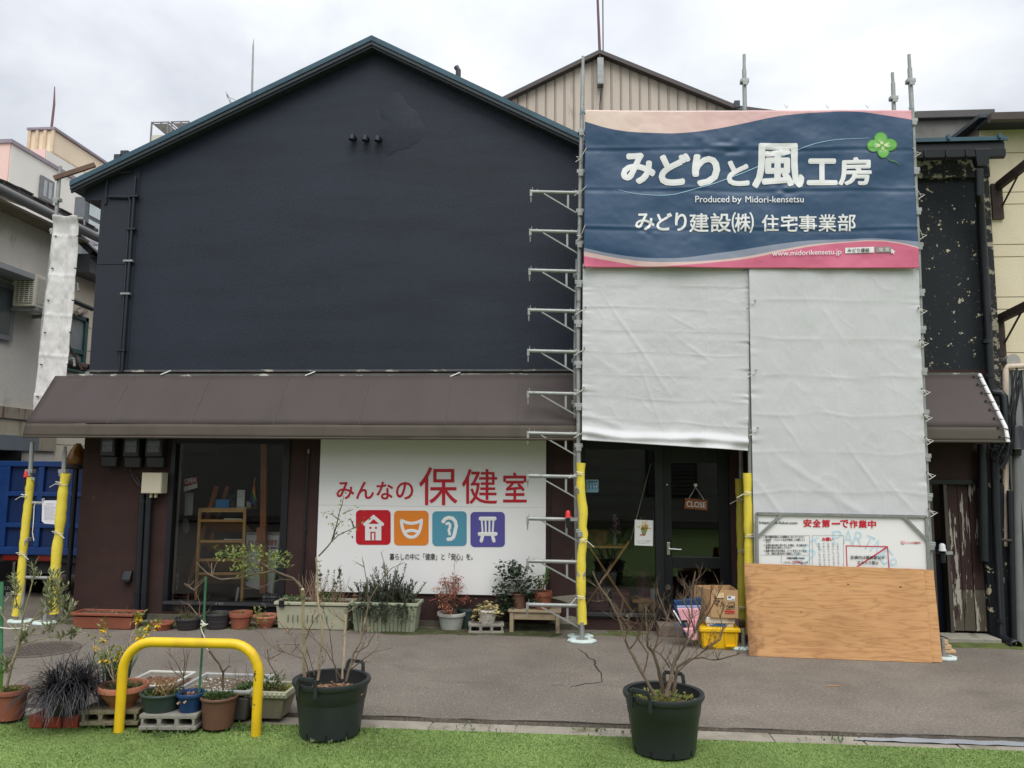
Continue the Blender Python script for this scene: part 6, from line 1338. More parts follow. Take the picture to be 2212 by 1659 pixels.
cbd = thing('chalkboard', 'small black chalkboard with white handwriting at the window corner', 'sign', tuple(W4(960, 1490, .2)))
MB().slab([W4(900, 1430, .2), W4(1028, 1430, .2), W4(1022, 1492, .18), W4(895, 1492, .18)], (0, .012, 0)).build('board', M_BLACK, cbd)
lettering([('誰でも自由に', *c4(903, 1440), *c4(1020, 1463), .01), ('出入りOKです', *c4(903, 1470), *c4(1020, 1490), .01)], on(.176), M_WHITE, cbd)
# ---- right window
def c6(x_, y_): return (1124.6 + x_ / 3.36, 905.2 + y_ / 3.36)
def W6(x_, y_, Y): return W(*c6(x_, y_), Y)
ft = thing('folding_table', 'light wooden cross legged folding table inside the right window', 'table', tuple(W6(640, 1400, .35)))
YW = .3
for (a, b) in (((475, 890), (812, 1400)), ((788, 885), (470, 1352))):
    MB().bar(W6(*a, YW), W6(*b, YW), .02, .055, up=(0, 1, 0)).build('leg', M_WOOD, ft); MB().bar(W6(*a, YW + .32), W6(*b, YW + .32), .02, .05, up=(0, 1, 0)).build('leg', M_WOOD, ft)
a, b = W6(470, 925, YW), W6(770, 925, YW); MB().box(a.x, b.x, YW - .02, YW + .36, a.z - .012, a.z + .008).build('top', M_WOOD, ft); zt_ = a.z + .009
bk = thing('wicker_basket', 'round wicker basket on the folding table', 'basket', tuple(W6(560, 905, YW + .15)))
q = W6(558, 905, YW + .16); rB = 76 / 3.36 * mpp(q); M_WICK = pm('wicker', c(128, 88, 56), .7, .3, 60, bump=.9, bscale=70, stretch=(1, 1, 2))
MB().lathe((q.x, q.y, zt_), [(rB * .82, 0), (rB * .98, .08), (rB, .15), (rB * 1.05, .165), (rB * .97, .17), (rB * .92, .15), (rB * .8, .02), (0, .02)], 26, wob=lambda t, z: .012 * math.sin(20 * t + (z * 400))).build('basket_wall', M_WICK, bk, smooth=True)
fl_ = thing('flower_vase', 'glass vase of pink flowers on the folding table', 'vase', tuple(W6(690, 910, YW + .1)))
q = W6(685, 905, YW + .1); MB().lathe((q.x, q.y, zt_), [(.03, 0), (.034, .02), (.03, .07), (.014, .11), (.018, .14)], 14).build('vase', pm('vase_glass', c(120, 128, 120), .1), fl_, smooth=True)
mb = MB(); g_ = random.Random(8)
for i in range(120):
    t = g_.random(); p = W6(690 + g_.uniform(-28, 28) * (1 - .5 * t), 830 - 130 * t, YW + .1 + g_.uniform(-.03, .03)); mb.leaf(p, (g_.uniform(-1, 1), g_.uniform(-1, .3), g_.uniform(-.4, .8)), .03, .022, g_)
mb.build('blossom', pm('pink_petals', c(206, 160, 190), .6), fl_, recalc=False); MB().tube([(q.x, q.y, zt_ + .05), W6(688, 830, YW + .1), W6(692, 700, YW + .1)], .004, 5).build('stem', pm('stem_green', (.05, .09, .03, 1), .6), fl_)
tag(MB().tube([W6(800, 880, .26), W6(945, 325, .2)], .004, 5).build('cord_stay', M_ROPE), 'thin pale cord rising from the folding table to the ceiling', 'cord')
po = thing('flower_poster', 'white poster with yellow bouquet print on the right window glass', 'poster', tuple(W6(895, 920, .036)))
MB().slab([W6(829, 730, .034), W6(963, 736, .034), W6(960, 922, .034), W6(827, 916, .034)], (0, .002, 0)).build('sheet', M_SIGNW, po)
mb = MB()
for i in range(70): p = W6(897 + g_.gauss(0, 20), 800 - abs(g_.gauss(0, 24)), .031 - .0002 * i * .05); mb.leaf(p, (g_.uniform(-1, 1), 0, g_.uniform(-.2, 1)), .025, .014, g_)
mb.build('bouquet_print', pm('print_yellow', c(222, 186, 40), .6, .3, 60), po, recalc=False)
mb = MB(); upoly([c6(870, 790), c6(925, 790), c6(905, 845), c6(885, 845)], .0325, mb, .001); mb.build('wrapping_print', pm('print_green', c(132, 150, 96), .6), po)
lettering([('お花', *c6(868, 832), *c6(900, 848), .02)], on(.030), M_RED, po); lettering([('ミニブーケ 販売中', *c6(845, 880), *c6(945, 890)), ('一束ずつお選びください', *c6(845, 896), *c6(940, 904))], on(.031), M_GRYP, po)
stk_ = thing('window_sticker', 'pale blue bicycle station sticker on the right window glass', 'sticker', tuple(W6(520, 530, .03)))
MB().slab([W(u, v, .034) for u, v in rrect(*c6(474, 440), *c6(566, 532), 2.2)], (0, .002, 0)).build('sticker_base', pm('sticker_blue', c(150, 196, 214), .5), stk_)
mb = MB(); upoly(rrect(*c6(478, 474), *c6(562, 508), 1), .0325, mb, .001); mb.build('sticker_field', pm('sticker_mid', c(84, 156, 200), .5), stk_)
lettering([('自転車の駅', *c6(490, 446), *c6(558, 462), .01), ('Cycle Road Sta.', *c6(480, 464), *c6(548, 473))], on(.0315), M_INK, stk_); lettering([('I I H', *c6(484, 477), *c6(556, 505), .02)], on(.0305), M_WHITE, stk_)
cl = thing('close_sign', 'orange wooden CLOSE sign hanging on the shop door', 'sign', tuple(W6(1272, 660, YD)))
MB().slab([W6(1195, 572, YD - .02), W6(1358, 590, YD - .02), W6(1355, 663, YD - .02), W6(1188, 648, YD - .02)], (0, .01, 0)).build('board', pm('orange_wood', c(150, 88, 50), .6, .12, 6, stretch=(1, 1, 8)), cl)
lettering([('CLOSE', *c6(1204, 594), *c6(1343, 636), .012, 10 / 3.36)], lambda u, v: W(u, v, YD - .023), M_WHITE, cl)
MB().tube([W6(1222, 576, YD - .015), W6(1270, 495, YD - .01), W6(1332, 586, YD - .015)], .004, 5).cyl(W6(1270, 480, YD - .02), W6(1270, 480, YD - .002), .02, n=12).build('string', M_ROPE, cl)
for (x0, y0, x1, y1, lb) in ((488, 1255, 632, 1395, 'pink plastic laundry basket left of the table legs'), (668, 1262, 785, 1395, 'pink plastic laundry basket between the crossed table legs')):
    a, b = W6(x0, y1, .5), W6(x1, y0, .5); lbk = thing('plastic_basket', lb, 'basket', (a.x, .5, a.z), 'pink baskets inside the right window'); M_PKB = pm('pink_plastic', c(170, 106, 104), .5)
    mb = MB(); n = 9
    for i in range(n + 1): x_ = a.x + (b.x - a.x) * i / n; mb.box(x_ - .006, x_ + .006, .5, .506, a.z, b.z - .03)
    for i in range(4): z_ = a.z + (b.z - a.z - .03) * i / 3; mb.box(a.x, b.x, .507, .512, z_ - .008, z_ + .008)
    mb.build('lattice', M_PKB, lbk); MB().box(a.x - .01, b.x + .01, .49, .8, b.z - .03, b.z).build('rim', M_PKB, lbk, bev=.006); MB().box(a.x + .01, b.x - .01, .52, .78, a.z, b.z - .031).build('lining', pm('basket_inside', c(96, 70, 68), .7) if x0 == 488 else bpy.data.materials['basket_inside'], lbk)
a, b = W6(818, 1400, .35), W6(985, 1312, .35); sl_t = thing('small_stool', 'low wooden stool under the purple pot inside the right window', 'stool', (a.x, .35, a.z))
MB().box(a.x - .01, b.x + .0, .33, .6, b.z - .035, b.z).build('seat', M_WOOD, sl_t, bev=.004); MB().box(a.x + .06, a.x + .10, .36, .57, .122, b.z - .036).box(b.x - .06, b.x - .02, .36, .57, .122, b.z - .036).build('leg', M_WOOD, sl_t); MB().box(a.x + .1, b.x - .06, .36, .38, a.z + .08, a.z + .16).build('apron', M_WOOD, sl_t)
q = W6(900, 1310, .42); zp = b.z + .002; pp = thing('begonia_pot', 'purple pot with trailing begonia on a low stool behind the glass', 'plant', (q.x, .45, zp))
MB().lathe((q.x, .46, zp), [(.0, .006), (.10, .006), (.115, .02), (.11, .02), (.1, .012)], 20).build('saucer', M_WHITE, pp, smooth=True); MB().lathe((q.x, .46, zp + .012), [(.075, 0), (.095, .26), (.105, .265), (.105, .30), (.09, .3), (.085, .26), (0, .26)], 22).build('pot', pm('purple_pot', c(104, 52, 84), .45), pp, smooth=True)
mb = MB(); ms = MB()
for i in range(9):
    e_ = W6(720 + i * 24 + g_.uniform(-10, 10), 1100 + g_.uniform(-50, 60), .42 + g_.uniform(-.08, .08)); b0 = Vector((q.x, .46, zp + .28)); ms.tube([b0, b0.lerp(e_, .5) + Vector((0, 0, -.03)), e_], .005, 5)
    for k_ in range(5): mb.leaf(b0.lerp(e_, g_.uniform(.6, 1.05)) + Vector((g_.uniform(-.03, .03), 0, g_.uniform(-.02, .03))), (g_.uniform(-1, 1), g_.uniform(-1, 0), g_.uniform(-.3, .5)), .05, .045, g_)
mb.build('foliage', pm('begonia_leaf', (.09, .14, .05, 1), .5, .3, 8, spots=(c(130, 70, 60), 6, .6, .1)), pp, recalc=False); ms.build('stem', pm('begonia_stem', c(120, 96, 80), .6), pp)
tag(MB().taper(*[W6(545, 1110, .7).x, W6(700, 1110, .7).x, .7, .95, W6(600, 1250, .7).z, W6(600, 1110, .7).z], .03).build('paper_sack', pm('grey_sack', c(150, 150, 146), .7), None, bev=.01), 'pale grey tub standing behind the table legs', 'tub')
q = W6(965, 1325, .36); tag(MB().lathe((q.x, .40, b.z + .002), [(.0, .0), (.03, .0), (.035, .12), (.03, .12), (0, .11)], 16).build('white_cup', M_WHITE, smooth=True), 'small white cup beside the purple pot', 'cup')
# bin in the dark doorway
q = W(2035, 1372, .5); bn = thing('rubbish_bin', 'dark blue lidded bin standing in the dark doorway', 'bin', (q.x, .5, 0))
MB().lathe((q.x, .5, .02), [(.2, 0), (.24, .85), (.26, .86), (.26, .92), (.2, .98), (0, 1.0)], 20).build('drum', pm('bin_blue', c(40, 52, 78), .5), bn, smooth=True); MB().lathe((q.x, .5, .02), [(.262, .84), (.275, .86), (.262, .88)], 20).build('band', M_BLACK, bn, smooth=True)
# ================================================================== pots and plants
M_TERRA = pm('terracotta', c(142, 82, 60), .75, .12, 6, bump=.15, bscale=60, spots=(c(206, 168, 144), 5, .64, .12)); M_TERRA2 = pm('terracotta_pale', c(170, 108, 84), .7, .1, 6, spots=(c(214, 180, 160), 5, .62, .15))
M_PBLK = pm('pot_black', c(46, 45, 46), .5, .15, 6, spots=(c(80, 76, 70), 8, .62, .12)); M_PGRN = pm('pot_dark_green', c(46, 62, 60), .5, .1, 5, spots=(c(84, 92, 84), 8, .66, .12)); M_PBRN = pm('pot_brown', c(104, 72, 58), .55, .1, 5, spots=(c(90, 66, 54), 6, .6, .15)); M_PBLU = pm('pot_blue', c(24, 58, 102), .3, .1, 5)
M_PGRY = pm('pot_grey', c(166, 170, 162), .6, .08, 6, spots=(c(120, 124, 112), 7, .6, .15)); M_PWHT = pm('pot_white', c(206, 202, 196), .6, .06, 6, spots=(c(150, 140, 126), 6, .6, .15)); M_PBEI = pm('pot_beige', c(172, 172, 148), .6, .08, 4, spots=(c(136, 134, 104), 4, .55, .2, (1, 1, .5)))
M_PSAGE = pm('pot_sage', c(160, 168, 142), .6, .07, 4, spots=(c(120, 126, 94), 4, .58, .2, (2, 2, .5))); M_PTAUPE = pm('pot_taupe', c(134, 128, 112), .7, .12, 4, stretch=(8, 8, .6))
M_SOIL = pm('soil', c(82, 66, 50), .95, .35, 25, bump=1, bscale=60, spots=(c(150, 128, 96), 30, .6, .06), spots2=(c(84, 96, 44), 9, .58, .08)); M_SOIL2 = pm('perlite_soil', c(104, 92, 74), .95, .3, 25, bump=1, bscale=60, spots=(c(222, 220, 212), 42, .58, .04)); M_BARKS = pm('bark_chips', c(112, 82, 62), .9, .5, 40, bump=1, bscale=50, spots=(c(176, 150, 112), 30, .58, .06))
M_BARK = pm('pale_bark', c(174, 158, 132), .85, .25, 12, stretch=(1, 1, .4), spots=(c(98, 84, 68), 14, .55, .12)); M_BARK2 = pm('grey_brown_bark', c(112, 96, 82), .85, .3, 14, spots=(c(160, 146, 124), 12, .6, .1)); M_TWIG = pm('twig', c(104, 84, 70), .85, .25, 20)
M_LEAF = pm('leaf_green', (.075, .135, .035, 1), .55, .35, 7, trans=.25); M_LEAFY = pm('leaf_yellowgreen', (.21, .23, .05, 1), .55, .4, 6, trans=.25); M_LEAFD = pm('leaf_dark', (.045, .075, .035, 1), .5, .35, 8, trans=.15); M_OLIVE = pm('leaf_olive', (.26, .28, .15, 1), .5, .3, 8, trans=.2)
M_LRED = pm('leaf_red', c(158, 86, 76), .5, .35, 8, trans=.2); M_LPINK = pm('leaf_pinkgreen', c(168, 130, 96), .5, .3, 8, trans=.2); M_ROSE = pm('rosemary', (.075, .105, .068, 1), .6, .35, 9); M_FLOWY = pm('flower_yellow', c(238, 200, 30), .5, .08, 8, trans=.2); M_BLKG = pm('black_grass', c(40, 38, 42), .32, .35, 9, spots=(c(130, 120, 110), 20, .7, .06)); M_DRY = pm('dry_leaf', c(150, 116, 84), .7, .3, 9)
HD = Vector((FWD.x, FWD.y, 0)).normalized(); HR = Vector((HD.y, -HD.x, 0))
def seat(u0, u1, vb, z0, taper):
    uc = (u0 + u1) / 2; Pf = G(uc, vb, z0); R = (u1 - u0) / 2 * mpp(Pf)
    for _ in range(3): ctr = Pf + HD * R * taper; R = (u1 - u0) / 2 * mpp(ctr)
    return Vector((ctr.x, ctr.y, z0)), R
def soil(root, ctr, r, z, mat=None, sx=1, sy=1):
    g_ = random.Random(int(ctr.x * 1000)); mb = MB(); n = 18; rings = 5
    mb.v.append((ctr.x, ctr.y, z + .012))
    for k_ in range(1, rings + 1):
        for i in range(n): a = 2 * math.pi * i / n; q = r * k_ / rings; mb.v.append((ctr.x + q * sx * math.cos(a), ctr.y + q * sy * math.sin(a), z + (g_.uniform(-.008, .012) if k_ < rings else -.004)))
    mb.f = [(0, 1 + i, 1 + (i + 1) % n) for i in range(n)] + [(1 + k_ * n + i, 1 + (k_ + 1) * n + i, 1 + (k_ + 1) * n + (i + 1) % n, 1 + k_ * n + (i + 1) % n) for k_ in range(rings - 1) for i in range(n)]
    mb.build('soil', mat or M_SOIL, root, smooth=False)
def pot(label, u0, u1, vr, vb, mat, taper=.75, z0=0.0, rim=.022, ribs=0, soilm=None, bowl=False, fill=.03, cat='plant pot', name='plant_pot', group=None, lip=.01, scallop=0):
    ctr, R = seat(u0, u1, vb, z0 + .001, taper); zt_ = W((u0 + u1) / 2, vr, ctr.y).z; h = zt_ - z0
    rt = thing(name, label, cat, tuple(ctr), group); rb_ = R * taper
    if bowl: pr = [(R * .5, 0), (R * .52, h * .12), (R * .62, h * .25), (R * .82, h * .5), (R * .93, h - rim * 1.2)]
    else: pr = [(rb_, 0)] + [(rb_ + (R - lip - rb_) * t, (h - rim) * t) for t in (.33, .66, 1)]
    if ribs:
        out = [pr[0]]
        for i in range(ribs):
            t0_, t1_ = i / ribs, (i + 1) / ribs
            f = lambda t: rb_ + (R - lip - rb_) * t
            out += [(f(t0_) + .001, (h - rim) * (t0_ + .1 / ribs)), (f((t0_ + t1_) / 2) + .006, (h - rim) * (t0_ + .5 / ribs)), (f(t1_) + .001, (h - rim) * (t1_ - .1 / ribs))]
        pr = out
    zi = h - fill
    pr += [(R, h - rim), (R + .001, h - rim * .3), (R - .003, h), (R - .014, h), (R - .018, h - .008), (R - .022, zi - .01), (0, zi - .012)]
    MB().lathe(ctr, pr, 36, wob=(lambda t, z: .006 * math.cos(scallop * t) * (z > h - rim * 1.1)) if scallop else None).build('pot', mat, rt, smooth=True)
    soil(rt, ctr, R - .02, z0 + zi, soilm)
    return rt, Vector((ctr.x, ctr.y, 0)), R, z0 + zi, h
def trough(label, u0, u1, vr, vb, dep, mat, z0=0, ins=.03, rim=.03, soilm=None, ribs=0, cat='planter', group=None, rot=0, fill=.03):
    a, b = G(u0, vb, z0), G(u1, vb, z0); yf = (a.y + b.y) / 2; s = mpp(Vector(((a.x + b.x) / 2, yf + ins, z0)))
    zt_ = W((u0 + u1) / 2, vr, yf).z; x0, x1 = W(u0, vr, yf).x, W(u1, vr, yf).x
    y0, y1 = yf - ins, yf - ins + dep; rt = thing('planter', label, cat, ((x0 + x1) / 2, y0, z0), group)
    body = MB().taper(x0 + .018, x1 - .018, y0 + .018, y1 - .018, z0 + .001, min(zt_ - rim, zt_ - fill - .014), ins - .01)
    body.build('body', mat, rt, bev=.012)
    t_ = .022; MB().box(x0, x1, y0, y0 + t_, zt_ - rim, zt_).box(x0, x1, y1 - t_, y1, zt_ - rim, zt_).box(x0, x0 + t_, y0 + t_, y1 - t_, zt_ - rim, zt_).box(x1 - t_, x1, y0 + t_, y1 - t_, zt_ - rim, zt_).build('rim', mat, rt, bev=.006)
    if ribs:
        for i in range(ribs):
            t0_ = (i + .5) / ribs; xt = x0 + .03 + (x1 - x0 - .06) * t0_; xb = x0 + ins + .02 + (x1 - x0 - 2 * ins - .04) * t0_; w_ = (x1 - x0) / ribs * .55
            MB().add([(xb - w_ / 2, y0 + ins - .006, z0 + .002), (xb + w_ / 2, y0 + ins - .006, z0 + .002), (xt + w_ / 2, y0 + .010, zt_ - rim), (xt - w_ / 2, y0 + .010, zt_ - rim), (xb - w_ / 2, y0 + ins + .03, z0 + .002), (xb + w_ / 2, y0 + ins + .03, z0 + .002), (xt + w_ / 2, y0 + .05, zt_ - rim), (xt - w_ / 2, y0 + .05, zt_ - rim)], [(0, 1, 2, 3), (4, 7, 6, 5), (0, 4, 5, 1), (1, 5, 6, 2), (2, 6, 7, 3), (3, 7, 4, 0)]).build('rib', mat, rt)
    mb = MB(); g_ = random.Random(int(x0 * 100)); nx, ny = 24, 8
    for i in range(nx + 1):
        for j in range(ny + 1): mb.v.append((x0 + .015 + (x1 - x0 - .03) * i / nx, y0 + .015 + (y1 - y0 - .03) * j / ny, zt_ - fill + g_.uniform(-.008, .012)))
    mb.f = [(i * (ny + 1) + j, (i + 1) * (ny + 1) + j, (i + 1) * (ny + 1) + j + 1, i * (ny + 1) + j + 1) for i in range(nx) for j in range(ny)]
    mb.build('soil', soilm or M_SOIL, rt)
    return rt, (x0, x1, y0, y1), zt_ - fill
def tuft(mb, g_, p, n, h, spread, l, w, droop=0.):
    for i in range(n):
        a = g_.uniform(0, 6.28); r = spread * g_.random() ** .6; q = Vector(p) + Vector((r * math.cos(a), r * math.sin(a) * .8, g_.uniform(0, h)))
        mb.leaf(q, (math.cos(a) * g_.uniform(.1, 1), math.sin(a) * g_.uniform(.1, 1), g_.uniform(-.1, 1)), l * g_.uniform(.6, 1.2), w * g_.uniform(.7, 1.2), g_, droop)
def weeds(root, ctr, r, z, n=60, l=.035, mat=None, seed=1, h=.02, sy=1):
    g_ = random.Random(seed); mb = MB(); tuft(mb, g_, (ctr.x, ctr.y, z), n, h, r, l, l * .55); return mb.build('weeds', mat or M_LEAF, root, recalc=False)
def wiggle(a, b, n, amp, g_):
    a, b = Vector(a), Vector(b); return [a.lerp(b, i / n) + (Vector((g_.uniform(-1, 1), g_.uniform(-1, 1), g_.uniform(-1, 1))) * amp * (b - a).length if 0 < i < n else Vector()) for i in range(n + 1)]
def twig(mb, g_, p, d, l, r, depth, ends, n=5):
    d = Vector(d).normalized(); P = [Vector(p)]; q = Vector(p)
    for i in range(3):
        d = (d + Vector((g_.uniform(-.35, .35), g_.uniform(-.35, .35), g_.uniform(-.12, .32)))).normalized(); q = q + d * l / 3; P.append(q)
    mb.tube(P, [r, r * .8, r * .6, r * .35], n, cap=False); ends.append((q, d))
    if depth > 0:
        for _ in range(g_.randint(1, 3)):
            k_ = g_.randint(1, 2); dd = (d + Vector((g_.uniform(-1, 1), g_.uniform(-1, 1), g_.uniform(-.3, .8)))).normalized(); twig(mb, g_, P[k_], dd, l * g_.uniform(.5, .85), r * .6, depth - 1, ends, n)
def stems(mb, g_, paths, Yc, r0, r1, fn, twn=0, twl=.12, twr=.0025, depth=1, ends=None, tk=(.35, 1.)):
    """paths: photo polylines; each gets its own drift in depth"""
    ends = [] if ends is None else ends
    for P in paths:
        y0_ = P[0][2] if len(P[0]) > 2 else 0; dy = g_.uniform(-.22, .22); n = len(P); ra = r0 * (P[0][3] if len(P[0]) > 3 else 1)
        Q = [W(*fn(p[0], p[1]), Yc + y0_ + (dy * i / (n - 1))) for i, p in enumerate(P)]
        # refine
        F_ = []
        for a, b in zip(Q[:-1], Q[1:]):
            m_ = max(2, int((b - a).length / .05)); F_ += [a.lerp(b, i / m_) + (Vector((g_.uniform(-1, 1), g_.uniform(-1, 1), g_.uniform(-.5, .5))) * .004 if i else Vector()) for i in range(m_)]
        F_.append(Q[-1]); m_ = len(F_); rr = [ra + (r1 - ra) * (i / (m_ - 1)) for i in range(m_)]
        mb.tube(F_, [x_ * g_.uniform(.9, 1.12) for x_ in rr], 7)
        for _ in range(int(twn * m_ * .12)):
            i = int(m_ * g_.uniform(*tk)) - 1; i = min(max(i, 1), m_ - 1); d = (F_[i] - F_[i - 1]).normalized() + Vector((g_.uniform(-1, 1), g_.uniform(-1, 1), g_.uniform(-.2, .9)))
            twig(mb, g_, F_[i], d, twl * g_.uniform(.5, 1.2), twr, depth, ends)
        ends.append((F_[-1], (F_[-1] - F_[-2]).normalized()))
    return ends
def c8(x_, y_): return (x_ / 3.506, 1234.4 + y_ / 3.506)
def cA(x_, y_): return (548.6 + x_ / 3.666, 1234.4 + y_ / 3.666)
def cB(x_, y_): return (1097.2 + x_ / 3.666, 1234.4 + y_ / 3.666)
def c5(x_, y_): return cs(x_, y_)
# ---------------------------------------------------------------- row along the wall
rt, ex, zs_ = trough('long terracotta trough at the foot of the maroon wall corner', 154, 290, 1324, 1360, .26, M_TERRA)
g_ = random.Random(2); mb = MB()
for i in range(14): q = Vector((g_.uniform(ex[0] + .05, ex[1] - .05), g_.uniform(ex[2] + .05, ex[3] - .05), zs_)); twig(mb, g_, q, (g_.uniform(-.6, .6), 0, .7), .07, .002, 1, [])
mb.build('dry_stems', M_TWIG, rt)
rt, ct, R, z, h = pot('small low terracotta bowl with bare soil beside the long trough', 320, 366.5, 1343, 1363, M_TERRA, .72, rim=.02)
mb = MB(); [twig(mb, g_, ct + Vector((g_.uniform(-.06, .06), 0, z)), (g_.uniform(-.5, .5), 0, 1), .07, .002, 1, []) for _ in range(6)]; mb.build('dry_stems', M_TWIG, rt)
rt, ct, R, z, h = pot('dark grey ribbed pot with dry weeds below the shop window', 370, 426, 1333, 1362.7, M_PBLK, .72, ribs=3)
mb = MB(); [mb.blade([ct + Vector((g_.uniform(-.09, .09), g_.uniform(-.05, .05), z)), ct + Vector((g_.uniform(-.12, .12), -.03, z + .06)), ct + Vector((g_.uniform(-.17, .17), -.06, z + g_.uniform(.06, .13)))], .005) for _ in range(60)]; mb.build('dry_grass', pm('dry_grass', c(150, 150, 100), .7, .3, 9), rt, recalc=False)
mb = MB(); [twig(mb, g_, ct + Vector((g_.uniform(-.06, .06), 0, z)), (g_.uniform(-.5, .5), 0, 1), .22, .0025, 2, []) for _ in range(5)]; mb.build('bare_twigs', M_TWIG, rt)
rt, ct, R, z, h = pot('wide black pot left of the upright terracotta pot', 434, 490, 1323, 1361, M_PBLK, .78, ribs=3, group='pots along the wall'); weeds(rt, ct, R * .7, z, 30, .03, seed=3)
rt, ct, R, z, h = pot('upright terracotta pot with thick rim below the window', 488, 537.6, 1321, 1360, M_TERRA, .74, rim=.05, lip=.012); weeds(rt, ct, R * .6, z, 20, .03, seed=4)
rt, ct, R, z, h = pot('pale terracotta bowl beside the large beige trough', 541, 597, 1328, 1358.5, M_TERRA2, .6, bowl=True, rim=.02); weeds(rt, ct, R * .6, z, 16, .03, seed=5)
rt, ex, zs_ = trough('large beige trough with bushy stems between window and white sign', 594, 758, 1300, 1361, .32, M_PBEI, ins=.035, rim=.035)
mb = MB(); md = MB()
for i in range(70):
    q = Vector((g_.uniform(ex[0] + .25, ex[1] - .12), g_.uniform(ex[2] + .05, ex[3] - .05), zs_)); md.tube(wiggle(q, q + Vector((g_.uniform(-.12, .12), g_.uniform(-.05, .05), g_.uniform(.12, .36))), 3, .05, g_), [.003, .0026, .002, .0015], 4, cap=False)
for i in range(8):
    q = Vector((g_.uniform(ex[0] + .45, ex[1] - .1), g_.uniform(ex[2] + .08, ex[3] - .08), zs_)); tp = q + Vector((g_.uniform(-.1, .1), 0, g_.uniform(.2, .5))); md.tube([q, q.lerp(tp, .5), tp], [.003, .0025, .002], 4)
    for k_ in range(16): mb.leaf(q.lerp(tp, g_.uniform(.3, 1)), (g_.uniform(-1, 1), g_.uniform(-1, 1), g_.uniform(0, .8)), .04, .025, g_)
tuft(mb, g_, (ex[0] + .18, ex[2] + .12, zs_), 150, .06, .15, .035, .02); tuft(mb, g_, (ex[1] - .25, ex[2] + .1, zs_), 60, .12, .12, .04, .03)
md.build('stems', pm('straw_stem', c(150, 124, 104), .8, .25, 12), rt); mb.build('foliage', M_LEAF, rt, recalc=False)
boxc = MB().box(ex[0] + .06, ex[0] + .12, ex[2] - .006, ex[2] + .03, zs_ - .03, zs_ + .035).build('clip', M_BLACK, rt)
sl_ = MB()
for i in range(9): sl_.box(ex[0] + .16 + i * .055, ex[0] + .163 + i * .055, ex[2] + .020, ex[2] + .032, .08, .16)
sl_.build('drain_slot', M_CRACK, rt)
rt, ex, zs_ = trough('ribbed sage green trough with bushy rosemary below the white sign', 757, 905, 1301, 1366, .32, M_PSAGE, ins=.04, rim=.035, ribs=15)
mb = MB(); ms = MB()
for i in range(250):
    q = Vector((g_.uniform(ex[0] + .08, ex[1] - .10), g_.uniform(ex[2] + .02, ex[3] - .05), zs_)); t = (q.x - ex[0]) / (ex[1] - ex[0]); up = g_.uniform(.1, .26) * (1 + (.65 if .42 < t < .62 else 0) + (.6 if t > .82 else 0)); dr = g_.random() < .45
    tp = q + (Vector((g_.uniform(-.15, .15), -g_.uniform(.08, .18), -g_.uniform(.02, .2))) if dr else Vector((g_.uniform(-.16, .16), g_.uniform(-.1, .08), up)))
    P = [q, q.lerp(tp, .5) + Vector((0, -.01, .05 if dr else .01)), tp]; ms.tube(P, [.003, .0025, .0015], 4, cap=False)
    for k_ in range(42):
        s = g_.uniform(.1, 1); p_ = P[0].lerp(P[1], s * 2) if s < .5 else P[1].lerp(P[2], s * 2 - 1); mb.leaf(p_, (tp - q).normalized() * .6 + Vector((g_.uniform(-1, 1), g_.uniform(-1, 1), g_.uniform(-.3, .9))), .034, .011, g_)
mb.build('foliage', M_ROSE, rt, recalc=False); ms.build('stems', M_TWIG, rt)
rt, ct, R, z, h = pot('grey embossed pot of red leaved nandina below the white sign', 942, 1003.6, 1322, 1364.8, M_PGRY, .72, rim=.035, lip=.015, cat='potted plant', name='potted_nandina', scallop=16)
mr = MB(); mg = MB(); ms = MB(); q0 = ct + Vector((0, 0, z))
for i in range(26):
    a = g_.uniform(0, 6.28); l_ = g_.uniform(.1, .46); sp = g_.uniform(.04, .27); tp = q0 + Vector((math.cos(a) * sp, math.sin(a) * sp * .7, l_ * (1 - .5 * (sp / .27) ** 2) + .02)); P = [q0 + Vector((math.cos(a) * .04, math.sin(a) * .04, 0)), q0.lerp(tp, .6) + Vector((0, 0, .06)), tp]; ms.tube(P, [.003, .0025, .0015], 4, cap=False)
    for k_ in range(30):
        s = g_.uniform(.45, 1.05); p_ = P[1].lerp(P[2], s * 1.2 - .2) if s > .5 else P[0].lerp(P[1], s * 1.5); p_ = p_ + Vector((g_.gauss(0, .03), g_.gauss(0, .03), g_.gauss(0, .025))); (mr if g_.random() < .62 else mg).leaf(p_, (g_.uniform(-1, 1), g_.uniform(-1, 1), g_.uniform(-.8, .3)), g_.uniform(.03, .052), .014, g_)
mr.build('red_foliage', M_LRED, rt, recalc=False); mg.build('green_foliage', M_LPINK, rt, recalc=False); ms.tube([q0, q0 + Vector((.02, 0, .4)), q0 + Vector((.03, 0, .63))], [.003, .002, .001], 5).build('stems', M_TWIG, rt)
sd_ = MB(); [twig(sd_, g_, q0 + Vector((.025 + .02 * g_.random(), 0, .5 + .12 * g_.random())), (g_.uniform(-.5, .5), 0, 1), .06, .0015, 1, []) for _ in range(8)]; sd_.build('seed_spray', M_TWIG, rt)
rt, ct, R, z, h = pot('dark green pot half hidden behind the embossed grey pot', 984, 1032, 1313, 1360, M_PGRN, .8, rim=.03); weeds(rt, ct, R * .6, z, 14, .03, seed=8)
